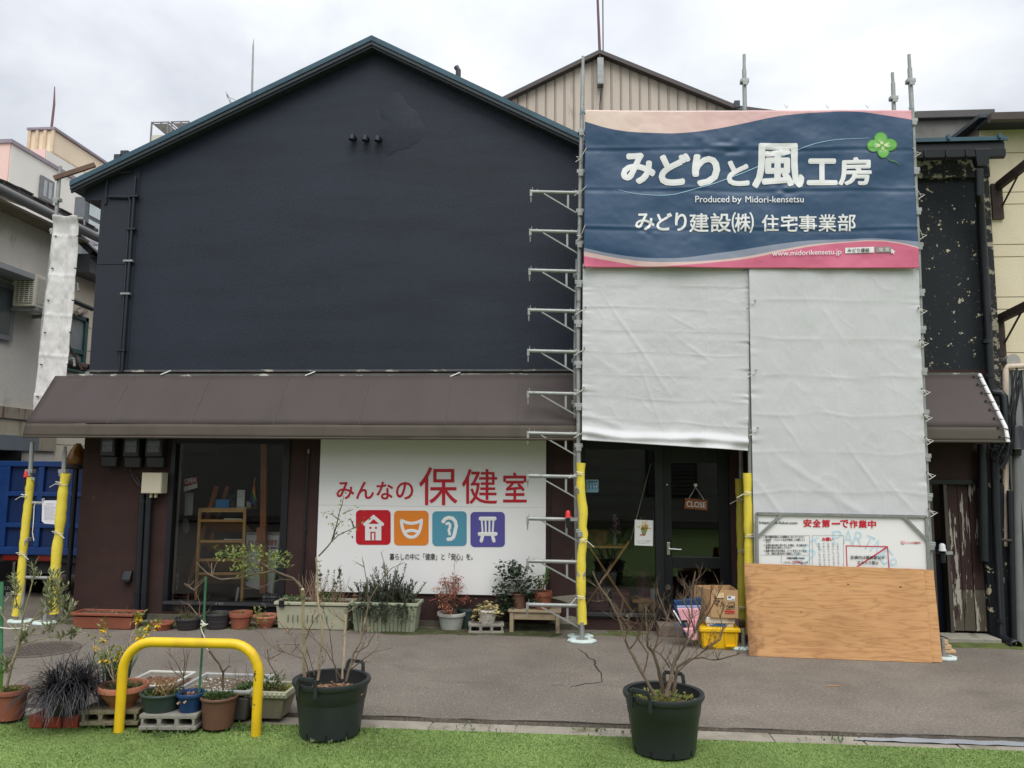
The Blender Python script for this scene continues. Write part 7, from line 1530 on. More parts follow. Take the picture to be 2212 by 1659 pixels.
# cinder blocks
M_CIN = pm('cinder_block', c(150, 146, 136), .95, .18, 12, bump=.8, bscale=140, spots=(c(104, 104, 84), 6, .58, .12)); M_CIN2 = pm('mossy_block', c(138, 130, 106), .95, .2, 12, bump=.8, bscale=140, spots=(c(92, 98, 52), 6, .52, .12))
def cinder(label, u0, u1, vb, h, mat, dep=.19, rz=0, group='cinder blocks'):
    a, b = G(u0, vb), G(u1, vb); w = (b - a).length; mb = MB(); t = h * .26; wb = w * .075
    mb.box(-w / 2, w / 2, 0, dep, h - t, h).box(-w / 2, w / 2, 0, dep, .0, t); gap = (w - 4 * wb) / 3
    for i in range(4):
        x_ = -w / 2 + wb * (0 if i == 0 else 1) * 0 + i * (gap + wb); e_ = .03 if i in (0, 3) else 0
        mb.box(x_ + (.012 if i == 0 else 0), x_ + wb - (.012 if i == 3 else 0), 0.002, dep - .002, t - .001, h - t + .001)
        for s in (-1, 1):
            if (i, s) in ((0, -1), (3, 1)): continue
            xe = x_ + wb / 2 + s * wb / 2
            for zz, zs2 in ((t, 1), (h - t, -1)): mb.prism([(xe, zz), (xe + s * t * .5, zz), (xe, zz + zs2 * t * .5)], .003, dep - .003)
    m_ = (a + b) / 2; o = mb.build('cinder_block', mat, bev=.004); o.location = (m_.x, m_.y, .001); o.rotation_euler.z = math.atan2(b.y - a.y, b.x - a.x) + rz; tag(o, label, 'cinder block', group); return m_
m_ = cinder('grey cinder block under the white pot by the bench', 1011.5, 1088.7, 1370, .105, M_CIN)
rt, ct, R, z, h = pot('small white pot with pale trailing leaves on a cinder block', 1031, 1074, 1316, 1347.6, M_PWHT, .7, z0=.106, rim=.02, cat='potted plant', name='potted_plant')
mb = MB(); q0 = ct + Vector((0, 0, z - .106 + .0))
for i in range(200): a = g_.uniform(0, 6.28); r = .16 * g_.random() ** .6; mb.leaf((ct.x + r * math.cos(a), ct.y + r * math.sin(a) * .7, z + .11 * g_.random() * (1 - r / .2) + .02 - (.09 * max(0, r - .1) / .06)), (math.cos(a), math.sin(a), g_.uniform(-.6, .3)), .045, .035, g_)
mb.build('foliage', pm('pale_leaf', c(176, 160, 108), .6, .3, 7, spots=(c(110, 118, 66), 5, .5, .1)), rt, recalc=False)
# bench
M_BENCH = pm('weathered_bench', c(158, 142, 116), .85, .2, 8, stretch=(1, 3, 3), spots=(c(110, 104, 80), 7, .58, .12))
bb = G(1150, 1369); yb0 = bb.y; xb0, xb1 = W(1097, 1320, yb0).x, W(1212, 1320, yb0).x; zb0 = W(1150, 1319, yb0).z
bn_ = thing('wooden_bench', 'low weathered wooden bench carrying two plant pots', 'bench', ((xb0 + xb1) / 2, yb0, 0))
for i in range(3): MB().box(xb0, xb1, yb0 - .01 + i * .088, yb0 + .074 + i * .088, zb0 - .022, zb0 + .002 * (i % 2)).build('seat_slat', M_BENCH, bn_, bev=.004)
for x_ in (xb0 + .02, xb1 - .06):
    for y_ in (yb0, yb0 + .20): MB().box(x_, x_ + .042, y_, y_ + .042, 0.001, zb0 - .023).build('leg', M_BENCH, bn_, bev=.004)
MB().box(xb0 + .063, xb1 - .063, yb0 + .008, yb0 + .03, zb0 - .10, zb0 - .024).build('apron', M_BENCH, bn_, bev=.003)
def onbench(label, u0, u1, vr, vb, mat, rim, nm): return pot(label, u0, u1, vr, vb, mat, .78, z0=zb0 + .003, rim=rim, cat='potted plant', name=nm)
rt, ct, R, z, h = onbench('brown pot of dark ivy on the left of the bench', 1104, 1141, 1281, 1315, M_PBRN, .015, 'potted_ivy')
mb = MB(); ms = MB()
for (du, dv, rr_) in ((-30, -40, 26), (-10, -22, 30), (14, -30, 26), (24, -8, 20), (-38, 0, 20), (-30, 25, 20), (32, 15, 16), (-8, -48, 16)):
    q = W(1122 + du, 1275 + dv, ct.y - .03)
    ms.tube([ct + Vector((0, 0, z)), q], .003, 4)
    for k_ in range(95): rr2 = rr_ * mpp(q) * g_.random() ** .5; a = g_.uniform(0, 6.28); p_ = q + Vector((rr2 * math.cos(a), g_.uniform(-.08, .06), rr2 * math.sin(a))); mb.leaf(p_, (g_.uniform(-1, 1), g_.uniform(-1, .2), g_.uniform(-.7, .4)), g_.uniform(.035, .055), .04, g_)
mb.build('foliage', M_LEAFD, rt, recalc=False); ms.build('stems', M_TWIG, rt)
rt, ct, R, z, h = onbench('terracotta pot with small lemon seedling on the right of the bench', 1151, 1194, 1277, 1317, M_TERRA, .05, 'potted_seedling')
mb = MB(); ms = MB(); q0 = ct + Vector((0, 0, z))
for du, dv in ((-14, -10), (-6, -22), (4, -18), (12, -36), (8, -28), (-2, -12)):
    q = W(1172 + du, 1270 + dv, ct.y); ms.tube([q0, q0.lerp(q, .5) + Vector((.0, 0, .01)), q], [.004, .003, .002], 5)
    for k_ in range(15): mb.leaf(q0.lerp(q, g_.uniform(.6, 1.1)) + Vector((g_.gauss(0, .015), g_.gauss(0, .02), g_.gauss(0, .015))), (g_.uniform(-1, 1), g_.uniform(-1, 1), g_.uniform(-.2, .9)), .05, .024, g_)
mb.build('foliage', pm('fresh_leaf', (.12, .24, .04, 1), .45, .25, 7, trans=.2), rt, recalc=False); ms.build('stems', M_TWIG, rt)
q = G(1000, 1361) + Vector((-.42, .25, 0)); mb = MB(); [mb.blade([q, q + Vector((g_.uniform(-.1, .1), -.02, .06)), q + Vector((g_.uniform(-.18, .18), -.05, g_.uniform(.03, .1)))], .035) for _ in range(16)]; tag(mb.build('weed_plant', M_LEAF, recalc=False), 'broad leaved green weed at the wall foot left of the nandina', 'weed')
# ---------------------------------------------------------------- front left cluster
rt, ct, R, z, h = pot('large terracotta pot of a young olive tree at the left edge', -28, 37.5, 1487, 1559, M_TERRA, .8, rim=.03, cat='tree', name='olive_tree'); weeds(rt, ct, R * .7, z, 120, .035, M_LEAFY, 9, .03)
ms = MB(); mb = MB(); g_ = random.Random(14); idf = lambda a, b: (a, b); Yo = ct.y
ol = [[(12, 1490, 0, 2.2), (22, 1450), (38, 1400), (45, 1370), (50, 1330), (62, 1290), (73, 1248), (72, 1236)], [(45, 1370), (65, 1345), (85, 1320), (105, 1290), (112, 1262), (107, 1236)], [(65, 1345), (95, 1325), (125, 1300), (143, 1264)], [(50, 1330), (35, 1300), (26, 1262)], [(45, 1376), (15, 1345), (-12, 1300)], [(46, 1372), (90, 1368), (130, 1345), (140, 1330)], [(40, 1392), (100, 1378), (166, 1366)], [(85, 1320), (120, 1322), (146, 1290)], [(20, 1455), (5, 1430), (-10, 1420)], [(95, 1325), (112, 1300), (128, 1258)]]
ends = stems(ms, g_, ol, Yo, .0055, .002, idf, 2.6, .12, .0018, 1)
for p, d in ends:
    for k_ in range(11): mb.leaf(p - d * .015 * k_ * .8 + Vector((g_.gauss(0, .006), g_.gauss(0, .006), 0)), d * .7 + Vector((g_.uniform(-1, 1), g_.uniform(-1, 1), g_.uniform(-.3, .9))), g_.uniform(.04, .065), .013, g_)
ms.build('trunk', M_BARK, rt, smooth=True); mb.build('crown', M_OLIVE, rt, recalc=False)
MB().tube([W(4, 1257, Yo), W(2, 1495, Yo)], .011, 8).build('stake', pm('green_stake', c(70, 130, 96), .4), rt)
MB().tube([W(u, v, Yo - .03) for u, v in ((-4, 1355), (20, 1358), (48, 1357), (56, 1353), (58, 1362), (48, 1360))], .005, 5).tube([W(u, v, Yo - .03) for u, v in ((52, 1357), (60, 1366), (50, 1348), (62, 1352))], .004, 5).build('tie', M_ROPE, rt)
mb = MB(); [mb.blade([W(-4 + i * 3, 1487, Yo - .12), W(-3 + i * 4, 1455, Yo - .14), W(1 + i * 6, 1428 + 6 * i, Yo - .16)], .02) for i in range(3)]; mb.build('young_leaves', pm('bulb_leaf', (.15, .30, .06, 1), .45), rt, recalc=False)
# bricks + black mondo grass
M_BRK = pm('red_brick', c(166, 74, 50), .9, .15, 8, bump=.6, bscale=90)
zbk = .065
for i, (a_, b_, lb) in enumerate(((62, 95, 'red brick under the black grass pot, leftmost of three'), (96, 134, 'red brick under the black grass pot, middle of three'), (135, 171, 'red brick under the black grass pot, rightmost of three'))):
    p0, p1 = G(a_, 1566), G(b_, 1566); o = MB().box(0, (p1 - p0).length - .008, 0, .21, -.02, zbk - .001 * i).build('brick', M_BRK, bev=.006); o.location = p0; tag(o, lb, 'brick', 'bricks under the pot')
rt, ct, R, z, h = pot('black pot overflowing with black mondo grass', 78, 168, 1494, 1548, M_PBLK, .76, z0=zbk + .001, ribs=3, cat='potted plant', name='potted_grass')
mb = MB(); q0 = ct + Vector((0, 0, z))
for i in range(950):
    a = g_.uniform(0, 6.28); r = .10 * g_.random() ** .5; p_ = q0 + Vector((r * math.cos(a), r * math.sin(a), 0)); a += g_.gauss(0, .8); el = R_(g_.uniform(35, 88)); l_ = g_.uniform(.26, .46); dv = Vector((math.cos(a) * math.cos(el), math.sin(a) * math.cos(el), math.sin(el))); P = [p_]; gr_ = g_.uniform(.28, .62); tw = Vector((g_.gauss(0, .16), g_.gauss(0, .16), 0))
    for k_ in range(6): p_ = p_ + dv * l_ / 6; P.append(p_); dv = (dv + tw - Vector((0, 0, gr_))).normalized()
    mb.blade(P, g_.uniform(.005, .0095))
mb.build('grass_blades', M_BLKG, rt, recalc=False)
cinder('mossy cinder block under the terracotta bowl of forsythia', 172, 296, 1568, .10, M_CIN2, .2, .04)
rt, ct, R, z, h = pot('terracotta pedestal bowl of yellow flowering forsythia', 198, 299.5, 1477, 1534, M_TERRA2, .6, z0=.101, bowl=True, rim=.035, cat='potted plant', name='potted_forsythia'); weeds(rt, ct, R * .75, z, 160, .03, M_MOSS2, 10, .02)
ms = MB(); mb = MB(); mf = MB()
fp = [[(870, 830), (830, 640), (800, 540), (790, 430)], [(860, 830), (950, 620), (1000, 480), (1040, 400), (1065, 330)], [(860, 820), (820, 740), (720, 600), (692, 505)], [(880, 820), (1000, 640), (1100, 480), (1160, 430)], [(870, 820), (850, 700), (760, 560)], [(880, 820), (960, 560), (1060, 480)]]
ends = stems(ms, g_, fp, ct.y, .0048, .002, c8, 4.5, .08, .0018, 0)
for p, d in ends:
    for k_ in range(7): mb.leaf(p + Vector((g_.gauss(0, .012), g_.gauss(0, .012), g_.gauss(0, .012))), Vector((g_.uniform(-1, 1), g_.uniform(-1, 1), g_.uniform(0, 1))), .042, .018, g_)
    if g_.random() < .6:
        q = p + Vector((g_.gauss(0, .012), -.01, -.01))
        for k_ in range(6): mf.leaf(q, (g_.uniform(-1, 1), g_.uniform(-1, .3), g_.uniform(-1, .5)), .034, .016, g_)
ms.build('stems', M_BARK, rt); mb.build('foliage', M_LEAFY, rt, recalc=False); stuff(mf.build('flowers', M_FLOWY, rt, recalc=False))
# leafy bulbs behind
rt, ct, R, z, h = pot('dark pot of long green bulb leaves behind the forsythia', 195, 262, 1490, 1530, M_PBLK, .8, rim=.02)
mb = MB()
for i in range(70):
    a = g_.uniform(0, 6.28); l_ = g_.uniform(.22, .36); o_ = Vector((math.cos(a), math.sin(a), 0)); b0 = ct + Vector((g_.uniform(-.08, .08), g_.uniform(-.06, .06), z)); mb.blade([b0, b0 + Vector((0, 0, l_ * .6)) + o_ * .04, b0 + Vector((0, 0, l_ * .95)) + o_ * .10, b0 + Vector((0, 0, l_ * .85)) + o_ * .2], .012)
mb.build('leaf_blades', pm('bulb_green', (.06, .12, .05, 1), .45, .3, 5), rt, recalc=False)
cinder('pale cinder block under the dark green and blue pots', 298, 423, 1578, .10, M_CIN, .2, -.02)
rt, ct, R, z, h = pot('dark green pot of small weeds on the pale cinder block', 287, 378, 1492, 1542, M_PGRN, .76, z0=.101, rim=.015, cat='potted plant', name='potted_plant'); weeds(rt, ct, R * .85, z, 230, .03, None, 12, .025)
mb = MB(); [mb.tube(wiggle(ct + Vector((g_.uniform(-.06, .12), g_.uniform(-.05, .05), z)), ct + Vector((g_.uniform(-.06, .13), -.02, z + g_.uniform(.05, .13))), 3, .08, g_), .004, 5) for _ in range(18)]; mb.build('cut_stems', pm('cut_stem', c(150, 118, 84), .8), rt)
rt, ct, R, z, h = pot('small glazed blue pot of bare twigs on the pale cinder block', 371, 431, 1494, 1541, M_PBLU, .72, z0=.101, rim=.022, cat='potted plant', name='potted_plant'); weeds(rt, ct, R * .7, z, 30, .025, M_DRY, 13)
ms = MB(); ends = stems(ms, g_, [[(1385, 890), (1390, 780), (1400, 680), (1385, 575)], [(1390, 800), (1330, 680), (1250, 600)], [(1395, 790), (1420, 650), (1415, 590)], [(1385, 810), (1300, 740), (1270, 650)]], ct.y, .004, .0012, c8, 5, .1, .0014, 1); ms.build('bare_twigs', M_TWIG, rt)
mb = MB(); [mb.leaf(W(*c8(1355 + 50 * i, 985 - 8 * i), ct.y - R), (.3, -1, -.4), .035, .028, g_) for i in range(2)]; mb.build('dry_leaves', M_DRY, rt, recalc=False)
# tall brown pot with staked sapling
rt, ct, R, z, h = pot('tall brown pot with staked bare sapling right of the blue pot', 419, 498, 1502, 1578, M_PBRN, .80, rim=.015, cat='potted plant', name='potted_sapling', fill=.02); weeds(rt, ct, R * .85, z, 300, .03, M_LEAF, 15, .03)
MB().tube([W(445, 1246, ct.y + .05), W(438, 1380, ct.y + .03), W(430, 1502, ct.y)], .0085, 8).build('stake', pm('green_stake2', c(58, 110, 78), .4), rt)
ms = MB(); ends = stems(ms, g_, [[(1690, 900, 0, 1.5), (1690, 770), (1660, 700), (1600, 620), (1560, 560), (1530, 480), (1535, 400), (1510, 330), (1515, 250), (1480, 150), (1395, 98)], [(1690, 760), (1730, 720), (1750, 715)], [(1500, 330), (1430, 250), (1390, 240)], [(1470, 140), (1560, 50)], [(1515, 340), (1590, 290)]], ct.y, .0055, .002, c8, 2.0, .1, .0015, 0); ms.build('trunk', M_TWIG, rt)
MB().tube([W(*c8(x_, y_), ct.y - .02) for x_, y_ in ((1525, 370), (1560, 410), (1520, 420), (1535, 470), (1550, 500), (1545, 560), (1580, 600))], .004, 5).tube([W(*c8(x_, y_), ct.y - .03) for x_, y_ in ((1520, 400), (1575, 400), (1530, 415))], .005, 5).build('tie', M_ROPE, rt)
# troughs behind the hoop
rt, ex, zs_ = trough('white rectangular trough of bark litter behind the yellow hoop', 262, 368, 1478, 1536, .42, pm('trough_white', c(204, 206, 198), .55, .05, 4), ins=.025, rim=.02, soilm=M_BARKS, fill=.05)
rt, ex, zs_ = trough('grey oval trough with perlite soil behind the tall brown pot', 385, 545, 1487, 1556, .46, pm('trough_grey', c(92, 88, 86), .5, .1, 4), ins=.04, rim=.022, soilm=M_SOIL2, fill=.04)
rt.children[1].data.materials[0] = pm('rim_grey', c(178, 178, 178), .5)
mb = MB(); g_ = random.Random(21); [tuft(mb, g_, (g_.uniform(ex[0] + .4, ex[1] - .05), g_.uniform(ex[2] + .05, ex[3] - .1), zs_), 26, .03, .05, .035, .02) for _ in range(8)]; mb.build('weeds', M_LEAF, rt, recalc=False)
mb = MB(); [twig(mb, g_, (g_.uniform(ex[0] + .3, ex[1] - .05), g_.uniform(ex[2] + .05, ex[3] - .1), zs_), (g_.uniform(-.4, .4), 0, 1), .12, .002, 1, []) for _ in range(6)]; mb.build('bare_twigs', M_TWIG, rt)
rt, ex, zs_ = trough('square beige pot with scalloped rim beside the big black tub', 533, 625, 1490, 1555, .29, M_PTAUPE, ins=.05, rim=.045)
rt.children[1].data.materials[0] = M_PBEI
for i in range(9): q = Vector((ex[0] + .02 + (ex[1] - ex[0] - .04) * i / 8, ex[2] - .001, zs_ + .008)); MB().lathe(q, [(0, -.014), (.012, -.008), (.015, 0), (.012, .008), (0, .014)], 8, sy=.5).build('rim_bead', M_PBEI, rt, smooth=True)
mb = MB(); tuft(mb, g_, ((ex[0] + ex[1]) / 2 - .02, (ex[2] + ex[3]) / 2, zs_), 120, .10, .10, .045, .016); mb.build('foliage', M_LEAF, rt, recalc=False); mb = MB(); tuft(mb, g_, ((ex[0] + ex[1]) / 2, (ex[2] + ex[3]) / 2, zs_), 90, .015, .13, .03, .02); mb.build('weeds', M_LEAFY, rt, recalc=False)
ms = MB(); ends = stems(ms, g_, [[(2130, 850), (2100, 800), (2060, 730), (2030, 680), (2025, 590)]], (ex[2] + ex[3]) / 2, .005, .003, c8, 2, .08, .0018, 0); ms.build('bare_branch', M_TWIG, rt)
# ---------------------------------------------------------------- yellow hoop
M_HOOP = pm('yellow_paint', c(238, 196, 34), .38, .05, 4, spots=(c(92, 78, 58), 9, .655, .02, (1, 1, 1)), spots2=(c(206, 170, 40), 3, .55, .2), bump=.05, bscale=40)
a, b = G(257, 1574), G(553, 1582); zt_ = W(405, 1388.4, (a.y + b.y) / 2).z; rr_ = .033; rc = .20
up = Vector((0, 0, 1)); d = (b - a).normalized(); P = [a - up * .02, a + up * (zt_ - rc) * .5, a + up * (zt_ - rc)]
for i in range(1, 9): t = R_(90 * i / 8); P.append(a + d * rc * (1 - math.cos(t)) + up * (zt_ - rc + rc * math.sin(t)))
for i in range(0, 9): t = R_(90 * i / 8); P.append(b - d * rc * (1 - math.sin(t)) + up * (zt_ - rc + rc * math.cos(t)))
P += [b + up * (zt_ - rc) * .5, b - up * .02]
tag(MB().tube(P, rr_, 20).build('hoop_barrier', M_HOOP, smooth=True), 'chipped yellow hoop barrier in front of the left plant pots', 'barrier')
# ---------------------------------------------------------------- two big tubs
M_TUB = pm('tub_black', c(42, 48, 50), .42, .1, 3, bump=.05, bscale=90, spots=(c(66, 72, 72), 3, .62, .2, (1, 1, .4), .6))
M_VOID = pm('void_black', c(14, 14, 15), .9)
def tub(label, u0, u1, vr, vb, hang, seed):
    ctr, R = seat(u0, u1, vb, -.004, .80); h = W((u0 + u1) / 2, vr, ctr.y).z; rt = thing('shrub_tub', label, 'potted shrub', tuple(ctr)); rb_ = R * .77
    pr = [(rb_, 0), (rb_ * 1.0, .012), (rb_ + (R * .945 - rb_) * .62, h * .62), (rb_ + (R * .945 - rb_) * .64 + .003, h * .63), (R * .945, h - .035), (R - .004, h - .035), (R + .003, h - .02), (R, h - .003), (R - .012, h), (R - .028, h - .006), (R * .91, h - .03), (R * .87, h - .12), (0, h - .13)]
    MB().lathe(ctr, pr, 48).build('tub', M_TUB, rt, smooth=True)
    for a in np.linspace(0, 2 * math.pi, 9, endpoint=False): q = ctr + Vector((math.cos(a), math.sin(a), 0)) * (rb_ + .0012); MB().obox(q + Vector((0, 0, .022)), (.004, .016, .034), Matrix.Rotation(a, 3, 'Z')).build('drain_slot', M_VOID, rt)
    for a in hang:
        t_ = Vector((-math.sin(a), math.cos(a), 0)); o_ = Vector((math.cos(a), math.sin(a), 0)); e_ = ctr + o_ * (R + .004)
        P = [e_ + t_ * .072 + Vector((0, 0, h - .07)), e_ + t_ * .07 + Vector((0, 0, h + .005)), e_ + t_ * .06 + o_ * .01 + Vector((0, 0, h + .05)), e_ - t_ * .06 + o_ * .01 + Vector((0, 0, h + .05)), e_ - t_ * .07 + Vector((0, 0, h + .005)), e_ - t_ * .072 + Vector((0, 0, h - .07))]
        hb = MB(); [hb.bar(p, q, .024, .016, up=tuple(o_)) for p, q in zip(P[:-1], P[1:])]; hb.build('handle', M_TUB, rt, bev=.003)
    soil(rt, ctr, R * .89, h - .10, M_BARKS)
    return rt, ctr, R, h
az = math.atan2(-HD.y, -HD.x)
T1, c1, R1_, h1 = tub('big black tub of a sparse shrub with a long leafy branch, beside the yellow hoop', 614, 780, 1461, 1602.5, (az - .42, az + math.pi - .42), 1)
ms = MB(); mt = MB(); g_ = random.Random(31); E = []
def c4u(x_, y_): return c4(x_, y_)
stems(ms, g_, [[(405, 860, 0, 1.0), (400, 690), (395, 480), (390, 250), (385, 140)]], c1.y, .0125, .0105, cA, .6, .1, .0018, 0)
y1 = c1.y
def trace(paths, fn, ra, rb_, tw, twl=.1, dpt=1, mbx=None, Y=None, tk=(.3, 1.)):
    return stems(mbx or mt, g_, paths, Y if Y is not None else y1, ra, rb_, fn, tw, twl, .0024, dpt, tk=tk)
eA = trace([[(1232, 1390), (1150, 1300), (1000, 1240), (850, 1265), (700, 1300), (560, 1310), (460, 1270), (355, 1170)]], c4, .0085, .003, 2.2, .1, 0)
eA += trace([[(1150, 1315), (1040, 1310), (900, 1370), (740, 1385)], [(1000, 1240), (930, 1200), (860, 1150)], [(850, 1265), (800, 1180), (720, 1110)], [(490, 1280), (530, 1160)], [(485, 1270), (482, 1175)], [(430, 1290), (330, 1390), (262, 1340)]], c4, .004, .002, 2.2, .09, 0)
stems(ms, g_, [[(505, 860, .06, 1.0), (530, 620), (540, 470), (510, 250), (500, 0), (492, -110)]], c1.y, .0095, .006, cA, .6, .1, .0018, 0)
eB = trace([[(110, 1025, .06), (215, 905), (265, 860), (410, 790), (472, 718)], [(215, 900, .06), (260, 740), (310, 548)], [(265, 730, .06), (205, 690)], [(300, 690, .06), (385, 655)], [(390, 800, .06), (360, 725)], [(230, 880, .06), (245, 800), (275, 770)]], c5, .0055, .002, 2.6, .06, 0)
stems(ms, g_, [[(700, 850, .02, .8), (720, 560), (725, 310)]], c1.y, .0095, .008, cA, .3, .05, .0018, 0)
eC = trace([[(730, 870, -.02, 1.7), (790, 650), (850, 550), (880, 380), (910, 250), (960, 150), (1050, 0)]], cA, .005, .0025, 1.5)
eC += trace([[(500, 1400, 0), (495, 1240), (470, 1100), (455, 1040)], [(495, 1240, 0), (570, 1190), (592, 1135)], [(600, 1220, 0), (690, 1120), (790, 1075)], [(640, 1160), (630, 1080), (605, 990)], [(470, 1110), (400, 1070)], [(660, 1140), (600, 1110)]], c5, .0035, .0016, 2.0, .06, 0)
eD = trace([[(760, 780), (870, 690), (940, 640), (1090, 605)], [(390, 690), (280, 650), (200, 630), (100, 560), (50, 460), (0, 400)], [(380, 650), (300, 520), (200, 400), (130, 360)], [(660, 870), (620, 640), (600, 470), (550, 300), (520, 250)], [(390, 600), (440, 450), (510, 340)], [(500, 800), (560, 700), (580, 560)], [(440, 850), (420, 740), (385, 640)], [(720, 400), (640, 330), (600, 260)], [(730, 330), (890, 220)], [(780, 740), (870, 560), (900, 510)], [(480, 820), (440, 680), (400, 560)], [(690, 850), (640, 740), (580, 640), (440, 500), (240, 490)], [(850, 560), (850, 400), (855, 310)], [(220, 640), (120, 700), (110, 620)], [(300, 640), (360, 580), (180, 580)], [(810, 640), (900, 590), (975, 450)]], cA, .0042, .0016, 2.6, .09, 1)
ms.build('trunk', M_BARK, T1, smooth=True); mt.build('branches', M_BARK2, T1, smooth=True)
ml = MB(); my = MB()
for (x0, y0, x1, y1_, n) in ((510, 1040, 760, 1150, 150), (640, 1100, 900, 1240, 120), (930, 1090, 1130, 1220, 160), (800, 1040, 900, 1130, 60), (700, 1180, 860, 1300, 50)):
    for k_ in range(n):
        p = W(*c4(g_.uniform(x0, x1), g_.uniform(y0, y1_)), c1.y + g_.uniform(-.18, .18)); (my if g_.random() < .2 else ml).leaf(p, (g_.uniform(-1, 1), g_.uniform(-1, 1), g_.uniform(-.5, .9)), g_.uniform(.022, .04), .016, g_)
for p, d in eB:
    for k_ in range(5): my.leaf(p + Vector((g_.gauss(0, .02), g_.gauss(0, .02), g_.gauss(0, .02))), (g_.uniform(-1, 1), g_.uniform(-1, 1), g_.uniform(-.6, .6)), .035, .013, g_)
md = MB()
for p, d in eC + eD:
    if g_.random() < .35:
        for k_ in range(3): md.leaf(p + Vector((g_.gauss(0, .012), g_.gauss(0, .012), g_.gauss(0, .012))), (g_.uniform(-1, 1), g_.uniform(-1, 1), g_.uniform(-.6, .6)), .024, .012, g_)
for k_ in range(70): md.leaf(c1 + Vector((g_.gauss(0, .1), g_.gauss(0, .08), h1 - .09)), (g_.uniform(-1, 1), g_.uniform(-1, 1), .2), .035, .022, g_)
tuft(my, g_, W(*cA(40, 410), c1.y), 34, .1, .05, .03, .018)
ml.build('foliage', pm('shrub_leaf', (.16, .21, .05, 1), .5, .35, 7, trans=.25), T1, recalc=False); my.build('yellow_leaves', M_LEAFY, T1, recalc=False); md.build('dry_leaves', M_DRY, T1, recalc=False)
T2, c2_, R2_, h2 = tub('big black tub of a leafless many twigged shrub, in the middle foreground', 1362, 1536, 1491, 1642.5, (az - .75, az + math.pi - .45), 2)
ms = MB(); mt = MB(); g_ = random.Random(41); y2 = c2_.y
stems(ms, g_, [[(1160, 980, 0, 1), (1060, 800), (960, 620), (910, 490), (870, 360), (800, 220), (720, 110), (670, 0)], [(1230, 960, .03, 1.25), (1190, 760), (1150, 640), (1105, 590), (1100, 450), (1090, 310)], [(1260, 990, -.03, 1.25), (1300, 780), (1340, 670), (1480, 480), (1530, 330), (1540, 120)], [(1310, 950, .02, 1.05), (1340, 760), (1440, 690), (1540, 680), (1620, 700)]], y2, .0115, .0042, cB, 4.2, .13, .003, 2)
stems(mt, g_, [[(1150, 640), (1190, 520), (1200, 450), (1170, 380), (1155, 290)], [(1320, 830), (1400, 740), (1560, 620), (1660, 540), (1740, 420)], [(1330, 720), (1360, 600), (1330, 450), (1250, 330), (1180, 130)], [(1070, 820), (1110, 650), (1010, 500), (930, 400), (830, 240)], [(1480, 480), (1430, 300), (1350, 180)], [(1500, 450), (1600, 310), (1640, 230), (1700, 100)], [(1460, 370), (1450, 160), (1485, 0)], [(1530, 330), (1480, 230), (1430, 120)], [(1250, 920), (1240, 780)], [(960, 620), (1010, 560), (1060, 420), (1070, 280)], [(870, 350), (950, 390), (1030, 480)], [(1600, 600), (1680, 540), (1700, 440), (1655, 300)], [(1280, 760), (1210, 660), (1120, 600)], [(1620, 700), (1700, 690), (1860, 640)], [(1150, 620), (1260, 500), (1340, 440)], [(1540, 330), (1600, 250), (1610, 110)], [(1340, 700), (1410, 560), (1440, 400), (1380, 300)], [(1420, 500), (1330, 400), (1220, 370)], [(820, 230), (760, 230), (700, 90)], [(1200, 460), (1260, 390), (1290, 260)]], y2, .0054, .0024, cB, 5.6, .12, .0025, 2)
ms.build('trunk', M_BARK2, T2, smooth=True); mt.build('branches', M_TWIG, T2, smooth=True)
ml = MB(); tuft(ml, g_, (c2_.x, c2_.y, h2 - .10), 420, .06, R2_ * .75, .032, .016); ml.build('weeds', M_LEAFY, T2, recalc=False)
# ---------------------------------------------------------------- goods beside the plywood
yk = G(1553, 1398).y; M_YEL = pm('yellow_plastic', c(236, 190, 22), .38, .05, 4)
def c9(x_, y_): return (1426.4 + x_ / 8.64, 1234.4 + y_ / 8.64)
p0, p1 = G(*c9(800, 1440)), G(*c9(1455, 1465)); zk = W(*c9(1100, 1050), p0.y).z; ck = thing('yellow_crate', 'yellow plastic crate on the ground left of the plywood', 'crate', tuple((p0 + p1) / 2))
xk0, xk1 = p0.x, p1.x; yk0 = min(p0.y, p1.y); yk1 = yk0 + .46
MB().taper(xk0 - .02, xk1 + .01, yk0 - .012, yk1, .002, zk - .035, .018).build('body', M_YEL, ck, bev=.008)
MB().box(xk0 - .04, xk1 + .025, yk0 - .03, yk1 + .02, zk - .036, zk).build('rim', M_YEL, ck, bev=.006)
for x_ in (xk0 + .035, xk1 - .10): MB().box(x_ - .03, x_ + .085, yk0 - .02, yk0 + .004, .03, .045).box(x_ - .03, x_ - .02, yk0 - .022, yk0 + .0, .03, zk - .04).box(x_ + .075, x_ + .085, yk0 - .022, yk0 + .0, .03, zk - .04).build('rib', M_YEL, ck)
bx = thing('white_box', 'white lidded box with blue label in the yellow crate', 'box', (xk0, yk0, zk)); wx0, wx1 = W(*c9(850, 900), yk0 + .06).x, W(*c9(1392, 900), yk0 + .06).x; zw0, zw1 = zk + .001, W(*c9(1100, 855), yk0 + .06).z
MB().box(wx0 + .012, wx1 - .012, yk0 + .06, yk0 + .4, zw0, zw1 - .06).build('body', M_PWHT, bx, bev=.006); MB().box(wx0, wx1, yk0 + .045, yk0 + .415, zw1 - .059, zw1).build('lid', M_PWHT, bx, bev=.008)
r_ = [W(*c9(*q), yk0 + .056) for q in ((918, 925), (1228, 935), (1225, 1028), (918, 1015))]; MB().slab(r_, (0, .002, 0)).build('label_print', pm('label_blue', c(38, 96, 170), .4), bx)
lettering([('PRO', *c9(925, 965), *c9(985, 1000), .02), ('V', *c9(998, 955), *c9(1030, 990), .03)], on(yk0 + .053), M_WHITE, bx)
